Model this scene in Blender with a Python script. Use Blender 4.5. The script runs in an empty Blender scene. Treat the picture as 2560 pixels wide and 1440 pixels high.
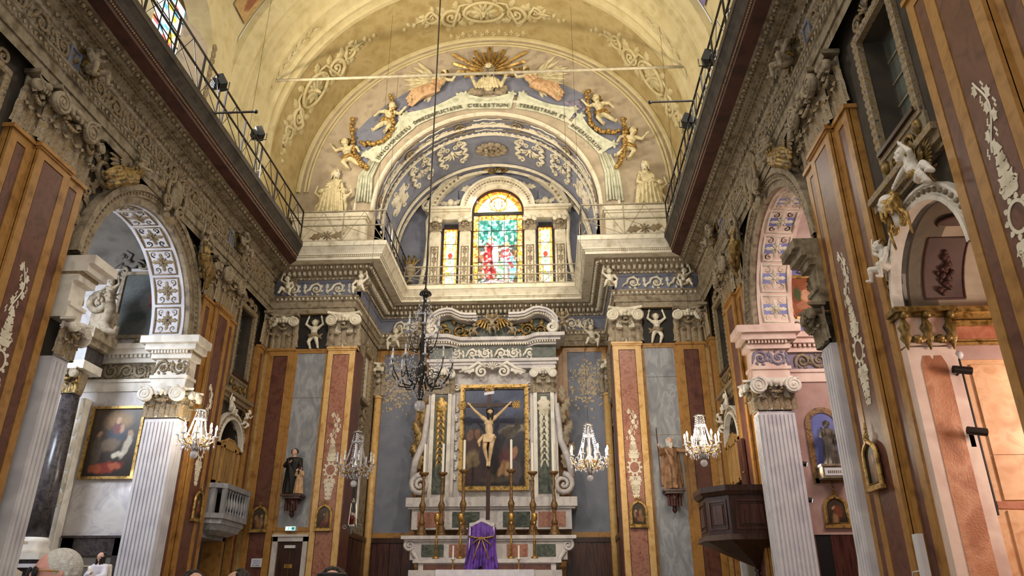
import bpy, math, random
from mathutils import Vector, Matrix
from math import sin, cos, pi, radians as RAD, sqrt, atan2, hypot
random.seed(7)
SC = bpy.context.scene
COL = SC.collection
# ---------------------------------------------------------------- camera
FPX = 1845.3; YAW = RAD(2.94); PITCH = RAD(23.456)
CAM = Vector((1.596, 0.0, 1.5))
cam = bpy.data.cameras.new('camera'); camo = bpy.data.objects.new('camera', cam); COL.objects.link(camo)
cam.sensor_width = 36; cam.lens = FPX/2560*36; cam.clip_end = 200; cam.clip_start = .05
camo.location = CAM; camo.rotation_euler = (pi/2+PITCH, 0, YAW)
SC.camera = camo
FW = Vector((-sin(YAW)*cos(PITCH), cos(YAW)*cos(PITCH), sin(PITCH))); RT = Vector((cos(YAW), sin(YAW), 0)); UP = RT.cross(FW)
def ray(x, y): return FW+RT*((x-1280)/FPX)+UP*((720-y)/FPX)
def pX(x, y, X): d = ray(x, y); return CAM+d*((X-CAM.x)/d.x)      # pixel -> point on the plane X
def pY(x, y, Y): d = ray(x, y); return CAM+d*((Y-CAM.y)/d.y)
def pZ(x, y, Z): d = ray(x, y); return CAM+d*((Z-CAM.z)/d.z)
# ---------------------------------------------------------------- world, light, exposure
SC.view_settings.view_transform = 'Standard'; SC.view_settings.look = 'None'
SC.view_settings.exposure = 0.0; SC.view_settings.gamma = 1.0; SC.view_settings.use_curve_mapping = False
w = bpy.data.worlds.new('daylight'); SC.world = w; w.use_nodes = True
w.node_tree.nodes['Background'].inputs[0].default_value = (1.0, .95, .88, 1); w.node_tree.nodes['Background'].inputs[1].default_value = .8
def lamp(name, kind, loc, energy, color, size=.1, target=None, spot=None, blend=.6, sizey=None):
    l = bpy.data.lights.new(name, kind); l.energy = energy; l.color = color
    if kind == 'AREA':
        l.size = size
        if sizey: l.shape = 'RECTANGLE'; l.size_y = sizey
    else: l.shadow_soft_size = size
    if kind == 'SPOT': l.spot_size = RAD(spot or 90); l.spot_blend = blend
    o = bpy.data.objects.new(name, l); COL.objects.link(o); o.location = loc
    if target is not None: o.rotation_euler = (Vector(target)-Vector(loc)).to_track_quat('-Z', 'Y').to_euler()
    return o
WARM = (1, .85, .62); DAY = (.80, .88, 1.0)
# daylight of the upper nave windows (clerestory), the left chapel and chancel windows, plus added fill lights
lamp('window_daylight', 'AREA', (-8.4, 10.3, 6.4), 210, DAY, 1.3, (-6.9, 13.6, 4.9), sizey=1.6)
lamp('window_daylight', 'AREA', (8.0, 10.6, 6.9), 130, (1, .80, .72), 1.3, (6.9, 13.6, 4.5), sizey=1.6)  # added warm light to brighten the right chapel, not a window
lamp('window_daylight', 'AREA', (7.9, 6.75, 3.4), 75, (1, .84, .72), .6, (6.4, 8.0, 2.8), sizey=.8)  # added warm fill inside the small right chapel, no window behind it
lamp('window_daylight', 'AREA', (0, 2.5, 16.6), 420, (1, .93, .82), 5.0, (0, 12.5, 5), sizey=3.0)  # general fill added high over the nave, no window of its own
lamp('window_daylight', 'AREA', (-5.35, 11.0, 11.7), 260, (.95, .97, 1), 1.4, (5.4, 9.6, 8.0), sizey=2.4)
lamp('window_daylight', 'AREA', (5.35, 11.0, 11.7), 200, (.95, .97, 1), 1.4, (-5.4, 9.6, 8.0), sizey=2.4)
lamp('window_daylight', 'AREA', (0, 19.9, 13.6), 60, (1, .95, .85), 1.2, (0, 17, 9), sizey=1.2)
# floodlights standing on the cornice (housings built further down), then added spots without housings
lamp('cornice_flood', 'SPOT', (-4.75, 13.05, 11.15), 1500, WARM, .15, (1.5, 16.8, 14.6), 125, .9)
lamp('cornice_flood', 'SPOT', (4.55, 13.0, 11.0), 1300, WARM, .15, (-1.5, 16.8, 14.6), 125, .9)
lamp('cornice_flood', 'SPOT', (4.6, 10.9, 10.7), 900, WARM, .15, (-2, 15, 15.5), 120, .9)
lamp('cornice_flood', 'SPOT', (-4.6, 11.3, 10.95), 700, WARM, .15, (2, 15, 15.5), 120, .9)
lamp('chancel_flood', 'SPOT', (-2.6, 17.0, 10.6), 260, WARM, .15, (0.6, 20.2, 11.6), 110, .9)  # pair of spots added to lift the chancel window wall, no fixture built
lamp('chancel_flood', 'SPOT', (2.6, 17.0, 10.6), 260, WARM, .15, (-0.6, 20.2, 11.6), 110, .9)
lamp('sanctuary_flood', 'SPOT', (-2.2, 11.0, 10.2), 700, (1, .88, .72), .15, (-.5, 19.5, 6.0), 70, .9)  # pair of spots added in mid-air to brighten the altar, no fixture built
lamp('sanctuary_flood', 'SPOT', (3.2, 11.0, 10.2), 700, (1, .88, .72), .15, (1.0, 19.5, 6.5), 70, .9)

# ---------------------------------------------------------------- materials
MAT = {}
def lin(h):
    h = h.lstrip('#'); r = [int(h[i:i+2], 16)/255 for i in (0, 2, 4)]
    return tuple((c/12.92 if c <= .04045 else ((c+.055)/1.055)**2.4) for c in r)+(1,)
def mat(name, cols, scale=3., rough=.55, metal=0., detail=6., dist=0., bump=0., bscale=None, stretch=(1, 1, 1), emit=0., lo=.35, hi=.65, spec=.4, alpha=None):
    if name in MAT: return MAT[name]
    m = bpy.data.materials.new(name); m.use_nodes = True; nt = m.node_tree; b = nt.nodes['Principled BSDF']
    b.inputs['Roughness'].default_value = rough; b.inputs['Metallic'].default_value = metal
    if 'Specular IOR Level' in b.inputs: b.inputs['Specular IOR Level'].default_value = spec
    cols = [lin(c) for c in cols]
    if len(cols) == 1: b.inputs['Base Color'].default_value = cols[0]
    else:
        tc = nt.nodes.new('ShaderNodeTexCoord'); mp = nt.nodes.new('ShaderNodeMapping'); mp.inputs['Scale'].default_value = stretch
        geo = nt.nodes.new('ShaderNodeNewGeometry')
        nt.links.new(geo.outputs['Position'], mp.inputs[0])
        n = nt.nodes.new('ShaderNodeTexNoise'); n.inputs['Scale'].default_value = scale; n.inputs['Detail'].default_value = detail; n.inputs['Distortion'].default_value = dist
        nt.links.new(mp.outputs[0], n.inputs['Vector'])
        r = nt.nodes.new('ShaderNodeValToRGB'); e = r.color_ramp.elements
        e[0].position = lo; e[0].color = cols[0]; e[1].position = hi; e[1].color = cols[-1]
        for i, c in enumerate(cols[1:-1]):
            k = e.new(lo+(hi-lo)*(i+1)/(len(cols)-1)); k.color = c
        nt.links.new(n.outputs['Fac'], r.inputs[0]); nt.links.new(r.outputs[0], b.inputs['Base Color'])
        if bump:
            bp = nt.nodes.new('ShaderNodeBump'); bp.inputs['Strength'].default_value = bump; bp.inputs['Distance'].default_value = .02
            n2 = nt.nodes.new('ShaderNodeTexNoise'); n2.inputs['Scale'].default_value = bscale or scale*4; n2.inputs['Detail'].default_value = 4
            nt.links.new(mp.outputs[0], n2.inputs['Vector']); nt.links.new(n2.outputs['Fac'], bp.inputs['Height']); nt.links.new(bp.outputs[0], b.inputs['Normal'])
    if emit:
        b.inputs['Emission Strength'].default_value = emit; b.inputs['Emission Color'].default_value = cols[0]
    MAT[name] = m; return m
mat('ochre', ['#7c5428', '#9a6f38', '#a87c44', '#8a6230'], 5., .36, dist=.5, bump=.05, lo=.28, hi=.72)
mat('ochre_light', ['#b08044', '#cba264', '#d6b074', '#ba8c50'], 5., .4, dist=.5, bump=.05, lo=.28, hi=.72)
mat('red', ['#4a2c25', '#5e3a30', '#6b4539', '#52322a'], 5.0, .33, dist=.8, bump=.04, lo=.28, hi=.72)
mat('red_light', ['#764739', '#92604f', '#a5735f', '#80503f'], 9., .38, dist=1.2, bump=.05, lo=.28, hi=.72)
mat('grey_marble', ['#7c7f84', '#888a8f', '#8f9196', '#a3a5a9', '#888a90'], 2.2, .35, dist=1.6, stretch=(1.6, 1.6, .8), lo=.3, hi=.7)
mat('white_marble', ['#b9b2b0', '#c4bebb', '#cbc5c1', '#b2acaf', '#c6c0bc'], 2.4, .42, dist=1.6, lo=.28, hi=.72)
mat('nave_wall', ['#332d25', '#403930', '#484036', '#393228'], 2.2, .8, bump=.1, bscale=15, lo=.3, hi=.7)
mat('stucco', ['#5f5443', '#867863', '#9e9079', '#746752'], 6., .7, bump=.35, lo=.3, hi=.7)
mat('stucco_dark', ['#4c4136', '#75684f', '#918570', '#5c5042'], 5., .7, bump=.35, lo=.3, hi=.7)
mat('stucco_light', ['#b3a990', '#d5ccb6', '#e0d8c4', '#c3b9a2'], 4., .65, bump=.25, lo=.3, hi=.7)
mat('stucco_gilt', ['#544a3d', '#80735f', '#998b76', '#8a7042', '#82755f'], 18., .5, metal=.12, bump=.35, lo=.3, hi=.66)
mat('gold', ['#6d5226', '#a58345', '#bc9a5c', '#846632'], 9., .38, metal=.5, bump=.2)
mat('old_gold', ['#463722', '#79602f', '#957b48', '#574527'], 9., .42, metal=.45, bump=.25)
mat('plaster_tan', ['#9a8658', '#a89566', '#b3a173', '#a08c5e'], 2.2, .8, bump=.08, bscale=20, lo=.3, hi=.7)
mat('plaster_cream', ['#b5a67a', '#c3b589', '#ccbf96', '#baab80'], 2.2, .8, bump=.06, bscale=20, lo=.3, hi=.7)
mat('plaster_mauve', ['#a1927f', '#ae9f8a', '#b8aa93', '#9d8f80'], 2.5, .8, bump=.06, bscale=20, lo=.3, hi=.7)
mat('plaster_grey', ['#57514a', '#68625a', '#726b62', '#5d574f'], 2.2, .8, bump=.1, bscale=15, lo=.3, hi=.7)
mat('blue', ['#686b7e', '#757889', '#7e8192', '#6c6f82'], 2.6, .75, bump=.08, bscale=16, lo=.3, hi=.7)
mat('blue_panel', ['#686c7b', '#737786', '#7b7f8d', '#6d7180'], 1.8, .7, bump=.05, bscale=16, lo=.3, hi=.7)
mat('blue_bright', ['#6f73a8', '#7d82b5', '#8a8fbf', '#757aaf'], 1.6, .75)
mat('brown_paint', ['#3a221b', '#4c2d25', '#563329', '#40261f'], 2.5, .6)
mat('dark_trim', ['#2a2520', '#39322a', '#453d33', '#2f2923'], 3, .6)
mat('iron', ['#26221e', '#3a342d'], 8, .5, metal=.4)
mat('iron_light', ['#8d8470', '#a89e86'], 8, .6)
mat('black', ['#0c0c0d'], rough=.5)
mat('black_cloth', ['#15120f', '#231d18'], 6, .6)
mat('dark_wood', ['#22120d', '#331d14', '#402519', '#2a1710'], 3, .33, stretch=(6, 6, .6), bump=.05)
mat('red_wood', ['#2c1512', '#43231d', '#52302a', '#351b17'], 2.5, .3, stretch=(5, 5, .5), bump=.05)
mat('oak', ['#8f6d3c', '#a98450', '#b8935c', '#9a7644'], 3, .5, stretch=(5, 5, .6), bump=.05)
mat('white_paint', ['#bcb9c0', '#cbc9cf', '#d4d2d6', '#c2bfc6'], 1.5, .6, bump=.04)
mat('white_stone', ['#c9c2b6', '#ddd6ca', '#e6e0d5', '#d0c9bd'], 3, .55, bump=.12)
mat('pink', ['#a08078', '#ab8c84', '#b2948b', '#a4857c'], 2., .8, bump=.06, bscale=14)
mat('pink_stone', ['#c9aca0', '#d8bfb2', '#e0cabc', '#cfb3a7'], 2.0, .6, bump=.1)
mat('orange_marble', ['#c28c62', '#cf9f75', '#d9ae86', '#c8946a'], 4., .5, dist=1.2, bump=.04, lo=.3, hi=.7)
mat('red_granite', ['#9c6346', '#b87d5a', '#c79070', '#a86d4e'], 2.5, .5, dist=.5, bump=.3, bscale=60)
mat('black_marble', ['#332e2e', '#3d3737', '#4c4645', '#383232'], 9, .25, dist=.6)
mat('green_marble', ['#2a2f2a', '#3c433a', '#575d50', '#31362f'], 3, .35, dist=2)
mat('lead', ['#16130f'], rough=.6)
mat('candle', ['#efe9dc'], rough=.45)
mat('brass', ['#7a5c28', '#a98142', '#bd9552', '#8a6a30'], 9, .35, metal=.7)
mat('wood_candlestick', ['#4a3420', '#6f5230', '#84643c', '#563e26'], 14, .42, metal=.2)
mat('silver', ['#8d8a86', '#b9b6b2'], 6, .25, metal=.85)
mat('skin', ['#c79a86', '#d8ae99'], 6, .5)
mat('skin_pink', ['#cf9488', '#dda699'], 9, .5)
mat('body_ivory', ['#b79a72', '#cdb18a', '#d7bd97'], 5, .5)
mat('hair_white', ['#c2bdb4', '#dcd8d2'], 60, .6, bump=.5, bscale=120)
mat('hair_dark', ['#17120f', '#2c211b'], 30, .5)
mat('purple', ['#3a2060', '#5b3590', '#6f46a8', '#472a74'], 5, .45, bump=.15)
mat('linen', ['#cfcbd6', '#e3e0e8'], 6, .7)
mat('banner', ['#a9ac96', '#c2c4ad', '#cfd0bb', '#b3b5a0'], 4, .75, bump=.1)
mat('letter', ['#6a6555'], rough=.7)
mat('salmon', ['#a8825c', '#bf9a72', '#cba985', '#b08b66'], 5, .7, bump=.1)
mat('pale_figure', ['#b8ab85', '#cfc39c', '#dccfa9', '#c0b38d'], 5, .65, bump=.12)
mat('violet', ['#7d7688', '#8f889a'], 4, .8)
mat('floor_stone', ['#8d8578', '#9d9588'], 2, .4)
mat('glass_dark', ['#5a5f58', '#6c7168', '#62675f'], 2.0, .25)
mat('exit_green', ['#1f8f86'], rough=.5, emit=.4); mat('exit_glow', ['#cdf6f4'], rough=.5, emit=1.1)
mat('paper', ['#cfd2dc'], rough=.6)
mat('bulb', ['#fff0d0'], emit=40.)
mat('lens', ['#fff4dc'], emit=14.)
mat('moon_lens', ['#eef2ff'], emit=6.)
def glassm():
    m = bpy.data.materials.new('crystal'); m.use_nodes = True; b = m.node_tree.nodes['Principled BSDF']
    b.inputs['Base Color'].default_value = (.85, .85, .9, 1); b.inputs['Roughness'].default_value = .12
    b.inputs['Transmission Weight'].default_value = .55; b.inputs['IOR'].default_value = 1.5; b.inputs['Specular IOR Level'].default_value = .8
    MAT['crystal'] = m
glassm()
def vcol(name, rough=.6, emit=0., spec=.3):
    m = bpy.data.materials.new(name); m.use_nodes = True; nt = m.node_tree; b = nt.nodes['Principled BSDF']
    a = nt.nodes.new('ShaderNodeVertexColor'); a.layer_name = 'Col'
    nt.links.new(a.outputs[0], b.inputs['Base Color']); b.inputs['Roughness'].default_value = rough; b.inputs['Specular IOR Level'].default_value = spec
    if emit: nt.links.new(a.outputs[0], b.inputs['Emission Color']); b.inputs['Emission Strength'].default_value = emit
    MAT[name] = m
vcol('painting', .35); vcol('fresco', .8, spec=.1); vcol('stained', .3, emit=1.25)

# ---------------------------------------------------------------- mesh builder
class MB:
    def __init__(s): s.v = []; s.f = []; s.M = None
    def add(s, vs, fs):
        n = len(s.v)
        if s.M is not None: vs = [tuple(s.M @ Vector(p)) for p in vs]
        s.v += [tuple(p) for p in vs]; s.f += [tuple(i+n for i in f) for f in fs]; return s
    def box(s, x0, x1, y0, y1, z0, z1):
        return s.add([(x, y, z) for x in (x0, x1) for y in (y0, y1) for z in (z0, z1)],
            [(0, 1, 3, 2), (4, 6, 7, 5), (0, 4, 5, 1), (2, 3, 7, 6), (0, 2, 6, 4), (1, 5, 7, 3)])
    def frame(s, x0, x1, z0, z1, t, y0, y1):          # rectangular frame of width t
        s.box(x0, x0+t, y0, y1, z0, z1); s.box(x1-t, x1, y0, y1, z0, z1)
        s.box(x0+t, x1-t, y0, y1, z0, z0+t); return s.box(x0+t, x1-t, y0, y1, z1-t, z1)
    def prism(s, poly, y0, y1):                       # polygon in x,z pulled from y0 to y1
        n = len(poly)
        return s.add([(x, y0, z) for x, z in poly]+[(x, y1, z) for x, z in poly],
            [tuple(range(n)), tuple(range(2*n-1, n-1, -1))]+[(i, i+n, (i+1) % n+n, (i+1) % n) for i in range(n)])
    def tube(s, path, r, n=6, cap=True, fl=1.):
        P = [Vector(p) for p in path]; m = len(P); R = r if isinstance(r, (list, tuple)) else [r]*m
        up = Vector((0, 1, 0)) if abs((P[-1]-P[0]).normalized().y) < .9 else Vector((1, 0, 0)); vs = []
        for i, p in enumerate(P):
            t = (P[min(i+1, m-1)]-P[max(i-1, 0)])
            t = t.normalized() if t.length > 1e-9 else Vector((0, 0, 1))
            a = t.cross(up)
            if a.length < 1e-6: a = t.orthogonal()
            a.normalize(); b = a.cross(t); up = b if b.dot(up) > 0 else -b
            for k in range(n):
                q = 2*pi*k/n; vs.append(p+a*(cos(q)*R[i])+b*(sin(q)*R[i]*fl))
        fs = [(i*n+k, i*n+(k+1) % n, (i+1)*n+(k+1) % n, (i+1)*n+k) for i in range(m-1) for k in range(n)]
        if cap: fs += [tuple(range(n-1, -1, -1)), tuple(range((m-1)*n, m*n))]
        return s.add(vs, fs)
    def lathe(s, prof, n=12, c=(0, 0), a0=0., a1=2*pi, fl=(1, 1)):
        full = abs(a1-a0-2*pi) < 1e-6; k = n if full else n+1; m = len(prof); vs = []
        for r, z in prof:
            for i in range(k):
                a = a0+(a1-a0)*i/n; vs.append((c[0]+r*cos(a)*fl[0], c[1]+r*sin(a)*fl[1], z))
        fs = [(j*k+i, j*k+(i+1) % k, (j+1)*k+(i+1) % k, (j+1)*k+i) for j in range(m-1) for i in range(n)]
        if full: fs += [tuple(range(k-1, -1, -1)), tuple(range((m-1)*k, m*k))]
        return s.add(vs, fs)
    def ell(s, c, r, nu=8, nv=6, ax=None):
        if isinstance(r, (int, float)): r = (r, r, r)
        vs = [(0, 0, -1)]+[(sin(pi*j/nv)*cos(2*pi*i/nu), sin(pi*j/nv)*sin(2*pi*i/nu), -cos(pi*j/nv)) for j in range(1, nv) for i in range(nu)]+[(0, 0, 1)]
        Q = None
        if ax is not None: Q = Vector((0, 0, 1)).rotation_difference(Vector(ax)).to_matrix()
        o = []
        for x, y, z in vs:
            p = Vector((x*r[0], y*r[1], z*r[2]))
            if Q: p = Q @ p
            o.append(p+Vector(c))
        L = len(vs)-1
        fs = [(0, 1+(i+1) % nu, 1+i) for i in range(nu)]+[(1+j*nu+i, 1+j*nu+(i+1) % nu, 1+(j+1)*nu+(i+1) % nu, 1+(j+1)*nu+i) for j in range(nv-2) for i in range(nu)]
        fs += [(1+(nv-2)*nu+i, 1+(nv-2)*nu+(i+1) % nu, L) for i in range(nu)]
        return s.add(o, fs)
    def cap2(s, a, b, ra, rb, n=8):                   # capsule from a to b
        a = Vector(a); b = Vector(b); d = b-a; L = d.length
        if L < 1e-6: return s.ell(a, ra)
        d /= L; P = [a-d*ra*.95, a-d*ra*.6, a, b, b+d*rb*.6, b+d*rb*.95]
        return s.tube(P, [ra*.25, ra*.8, ra, rb, rb*.8, rb*.25], n)
    # ---- ornament, drawn in the x,z plane and swelling towards -y
    def leaf(s, x, z, ang, L, W, d=.03, curl=.0, y=0., lob=3, n=7):
        ca, sa = cos(ang), sin(ang); vs = []
        for i in range(n):
            t = i/(n-1); w = W*.5*(sin(pi*min(1, t*.92+.08))**.7)*(1+.28*cos(2*pi*lob*t)) if i < n-1 else W*.06
            h = d*sin(pi*(t*.8+.15)); px, pz = t*L, curl*L*t*t
            for k, (o, hh) in enumerate(((-w, 0), (-w*.5, h*.75), (0, h*.45), (w*.5, h*.75), (w, 0))):
                vs.append((x+ca*px-sa*(o+pz), y-hh, z+sa*px+ca*(o+pz)))
        fs = [(i*5+k, i*5+k+1, (i+1)*5+k+1, (i+1)*5+k) for i in range(n-1) for k in range(4)]
        return s.add(vs, fs)
    def scroll(s, x, z, r, a0=0., turns=1.6, sgn=1, th=.03, y=0., lead=None, m=20, eye=True):
        P = []; R = []
        for i in range(m+1):
            t = i/m; a = a0+sgn*2*pi*turns*t; q = r*(1-t)**.8+r*.10
            P.append((x+q*cos(a), y-th*.35, z+q*sin(a))); R.append(th*(1-.55*t))
        if lead:
            k = len(lead); P = [(px, y-th*.35, pz) for px, pz in lead]+P; R = [th*(.4+.6*i/max(1, k)) for i in range(k)]+R
        s.tube(P, R, 5)
        if eye: s.ell((x, y-th*.4, z), r*.2, 6, 4)
        return s
    def rosette(s, x, z, r, n=6, d=.04, y=0., a0=0.):
        for i in range(n): s.leaf(x, z, a0+2*pi*i/n, r, r*2.4/n*1.2, d, y=y, lob=1, n=5)
        return s.ell((x, y-d*.5, z), (r*.24, d*.9, r*.24), 6, 4)
    def shell(s, x, z, r, ang, n=7, spread=2.4, d=.04, y=0.):
        for i in range(n):
            a = ang+spread*(i/(n-1)-.5); L = r*(1-.12*abs(i/(n-1)-.5))
            s.tube([(x+r*.12*cos(a), y, z+r*.12*sin(a)), (x+L*.6*cos(a), y-d*.7, z+L*.6*sin(a)), (x+L*cos(a), y-d*.3, z+L*sin(a))], [r*.03, r*.10, r*.13], 5)
        return s.ell((x, y-d*.4, z), (r*.2, d, r*.2), 6, 4)
    def rinceau(s, W, H, k=2, d=.035, y=0., rev=1):    # scrolling acanthus frieze, x from 0 to W, z from 0 to H
        w = W/k; r = min(w*.40, H*.40)
        for i in range(k):
            u = 1 if i % 2 == 0 else -1; u *= rev; cx, cz = w*(i+.5), H*.5
            s.scroll(cx, cz, r, pi if u > 0 else pi, 1.45, -u, d*.75, y, lead=[(w*i-.0*w, H*.5-u*H*.38), (w*i+.03*w, H*.5-u*H*.2)])
            s.rosette(cx, cz, r*.55, 6, d*.9, y)
            for a in range(7):
                q = a/7*2*pi+.3; s.leaf(cx+r*.92*cos(q), cz+r*.92*sin(q), q+u*.8, r*.62, r*.42, d, .3*u, y)
            s.leaf(w*(i+1), H*.5, pi/2*(1 if u > 0 else -1), H*.45, H*.24, d, 0, y); s.leaf(w*(i+1), H*.5, -pi/2*(1 if u > 0 else -1), H*.40, H*.2, d, .3, y)
        return s
    def swag(s, x0, z0, x1, z1, sag, r=.03, y=0., n=9):
        for i in range(n+1):
            t = i/n; e = r*(.55+.75*sin(pi*t)); s.ell((x0+(x1-x0)*t, y-e*.5, z0+(z1-z0)*t-sag*4*t*(1-t)), (e*1.1, e*.9, e), 6, 4)
        return s
    def mesh(s, name, smooth=False):
        me = bpy.data.meshes.new(name); me.from_pydata(s.v, [], s.f)
        if smooth: me.polygons.foreach_set('use_smooth', [True]*len(me.polygons))
        me.update(); return me
def mk(name, me, m=None, parent=None, loc=None, rz=0., rot=None, sc=None, stuff=False):
    if isinstance(me, MB): me = me.mesh(name, False)
    o = bpy.data.objects.new(name, me); COL.objects.link(o)
    if m and me and not me.materials: me.materials.append(MAT[m])
    if parent is not None: o.parent = parent
    if loc is not None: o.location = loc
    if rot is not None: o.rotation_euler = rot
    elif rz: o.rotation_euler = (0, 0, rz)
    if sc is not None: o.scale = sc if isinstance(sc, (tuple, list)) else (sc, sc, sc)
    if stuff: o['kind'] = 'stuff'
    return o
def smo(mb, name): return mb.mesh(name, True)
def tag(o, label, cat, group=None):
    o['label'] = label; o['category'] = cat
    if group: o['group'] = group
    return o
def thing(name, label, cat, loc=(0, 0, 0), rz=0., group=None, sc=None):
    o = bpy.data.objects.new(name, None); COL.objects.link(o); o.location = loc; o.rotation_euler = (0, 0, rz); o.empty_display_size = .1
    if sc is not None: o.scale = sc if isinstance(sc, (tuple, list)) else (sc, sc, sc)
    return tag(o, label, cat, group)
def struct(name, me, m, label=None, **k):
    o = mk(name, me, m, **k); o['kind'] = 'structure'
    if label: o['label'] = label
    return o
def dup(root, loc=None, rz=None, label=None, sc=None):
    def cp(o, par):
        c = o.copy(); COL.objects.link(c); c.parent = par
        for ch in [q for q in o.children]: cp(ch, c)
        return c
    r = cp(root, None)
    if loc is not None: r.location = loc
    if rz is not None: r.rotation_euler = (0, 0, rz)
    if label: r['label'] = label
    if sc is not None: r.scale = sc if isinstance(sc, (tuple, list)) else (sc, sc, sc)
    return r
PCACHE = {}
def with_mat(me, m):                                     # the same mesh with another material
    k = (me.name, m)
    if k not in PCACHE:
        c = me if not me.materials else me.copy()
        c.materials.clear(); c.materials.append(MAT[m]); PCACHE[k] = c
    return PCACHE[k]
LW, RW = pi/2, -pi/2            # turn of a thing that hangs on the left / right wall (front is local -y)
# ================================================================ LARGE STRUCTURE
W0 = 5.42; YT = 17.19; CH = 3.3; YB = 20.05; ZN = 7.43; ZA = 8.37; ZF = 8.83; ZFT = 9.27; ZC = 9.95
AC, AR, AS = 11.67, 1.78, 6.45                      # big chapel arches: centre along the nave, radius, springing
BAYS = ((7.13, .80, 4.62), (16.18, .60, 4.80))      # narrow bays
def notched(u0, u1, z0, z1, notches, k=20):          # outline with arched notches rising from its foot
    P = [(u0, z0)]
    for c, r, s in sorted(notches):
        P.append((c-r, z0))
        P += [(c-r*cos(pi*i/k), s+r*sin(pi*i/k)) for i in range(k+1)]
        P.append((c+r, z0))
    P += [(u1, z0), (u1, z1), (u0, z1)]
    Q = []
    for p in P:
        if not Q or hypot(p[0]-Q[-1][0], p[1]-Q[-1][1]) > 1e-5: Q.append(p)
    return Q
def sideM(sg, d0=0.): return Matrix(((0, sg, 0, sg*d0), (1, 0, 0, 0), (0, 0, 1, 0), (0, 0, 0, 1)))   # local (u, depth, z) -> world
struct('floor', MB().box(-11, 11, -4, 22, -.2, 0), 'floor_stone', 'pale stone floor of the nave')
struct('sanctuary_floor', MB().box(-5.4, 5.4, 16.0, 20.3, 0, .6), 'floor_stone', 'raised stone floor of the sanctuary')
for sg, nm in ((-1, 'left'), (1, 'right')):
    b = MB(); b.M = sideM(sg, 5.62)
    ns = [(AC, AR, AS)]+[(c, r, s) for c, r, s in BAYS]
    b.prism(notched(3.2, 17.3, 0, 6.44, [(c, r, s) for c, r, s in ns if s+r < 6.44]+[]) if False else notched(3.2, 17.3, 0, 6.40, [(AC, AR, 6.4)][:0]+[(c, r, s) for c, r, s in BAYS]) if False else notched(3.2, AC-AR, 0, 6.40, [BAYS[0]]), 0, .38)
    b.prism(notched(AC+AR, 17.3, 0, 6.40, [BAYS[1]]), 0, .38)
    wins = ((7.13, .42), (16.18, .42)); us = [3.2, 7.13-.42, 7.13+.42, 16.18-.42, 16.18+.42, 17.3]
    b.box(us[0], us[1], 0, .38, 6.40, 8.06); b.box(us[4], us[5], 0, .38, 6.40, 8.06)
    b.prism(notched(us[2], us[3], 6.40, 8.5, [(AC, AR, AS)]), 0, .38)
    b.box(us[0], us[2], 0, .38, 8.06, 8.5); b.box(us[3], us[5], 0, .38, 8.06, 8.5)
    b.box(3.2, 17.3, 0, .38, 8.5, 9.5)
    wl = struct('wall_'+nm, b, 'nave_wall', 'side wall of the nave pierced by chapel arches, '+nm+' of the altar')
    b = MB(); b.M = sideM(sg, 5.42)                   # wall above the cornice with the window embrasure
    b.prism(notched(3.2, 13.2, 9.5, 13.6, [(11.0, 1.05, 12.3)]), 0, .5)
    b.box(3.2, 13.2, .5, .55, 9.5, 10.6)
    struct('upper_wall_'+nm, b, 'plaster_cream', 'cream wall above the cornice with a window embrasure, '+nm+' of the altar')
    b = MB()                                           # pier wall facing the camera
    b.box(min(sg*CH, sg*6.0), max(sg*CH, sg*6.0), YT+.12, YT+.5, 0, 9.6)
    struct('pier_wall_'+nm, b, 'ochre_light', 'ochre marbled wall of the chancel pier, '+nm+' of the altar')
    b = MB(); b.box(min(sg*(CH+.03), sg*(CH+.4)), max(sg*(CH+.03), sg*(CH+.4)), YT+.5, YB+.5, 0, 9.9); b.box(min(sg*3.05, sg*3.5), max(sg*3.05, sg*3.5), YT+.5, YB+.6, 9.9, 11.4)
    struct('chancel_wall_'+nm, b, 'stucco', 'side wall of the chancel, '+nm+' of the altar')
struct('wall_back', MB().box(-CH-.4, CH+.4, YB+.12, YB+.4, 0, 9.9), 'ochre', 'back wall of the chancel behind the high altar')
# window wall, lunette wall, vaults
b = MB(); b.prism([(-3.4, 9.9)]+[(-3.4*cos(pi*i/24), 11.35+3.2*sin(pi*i/24)) for i in range(25)]+[(3.4, 9.9)], YB+.35, YB+.65)
struct('window_wall', b, 'blue', 'blue lunette wall around the stained glass window')
b = MB(); P = [(-5.5, 9.9)]+[(-5.5*cos(pi*i/40), 12+5.5*sin(pi*i/40)) for i in range(41)]+[(5.5, 9.9), (3.05, 9.9)]+[(3.05*cos(pi*i/32), 11.35+3.05*sin(pi*i/32)) for i in range(33)]+[(-3.05, 9.9)]
b.prism(P, YT+.12, YT+.5)
struct('lunette_wall', b, 'plaster_mauve', 'mauve plaster wall of the chancel arch')
def ringband(prof, zc, zb, a0=0., a1=pi, n=48, ends=True):   # profile of (y, radius) turned about the nave axis and brought down to zb
    b = MB(); m = len(prof); A = [a0+(a1-a0)*i/n for i in range(n+1)]; rows = []
    if ends: rows.append([(r, y, zb) for y, r in prof])
    for a in A: rows.append([(r*cos(a), y, zc+r*sin(a)) for y, r in prof])
    if ends: rows.append([(-r, y, zb) for y, r in prof])
    vs = [p for r in rows for p in r]
    return b.add(vs, [(i*m+k, i*m+k+1, (i+1)*m+k+1, (i+1)*m+k) for i in range(len(rows)-1) for k in range(m-1)])
struct('ceiling_chancel', ringband([(YT+.4, 3.05), (YB+.4, 3.05)], 11.35, 9.9), 'blue', 'blue barrel vault of the chancel')
struct('ceiling_arch', ringband([(15.1, 5.25), (YT+.13, 5.25)], 12, 9.9), 'plaster_tan', 'broad tan arch soffit before the chancel')
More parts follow.
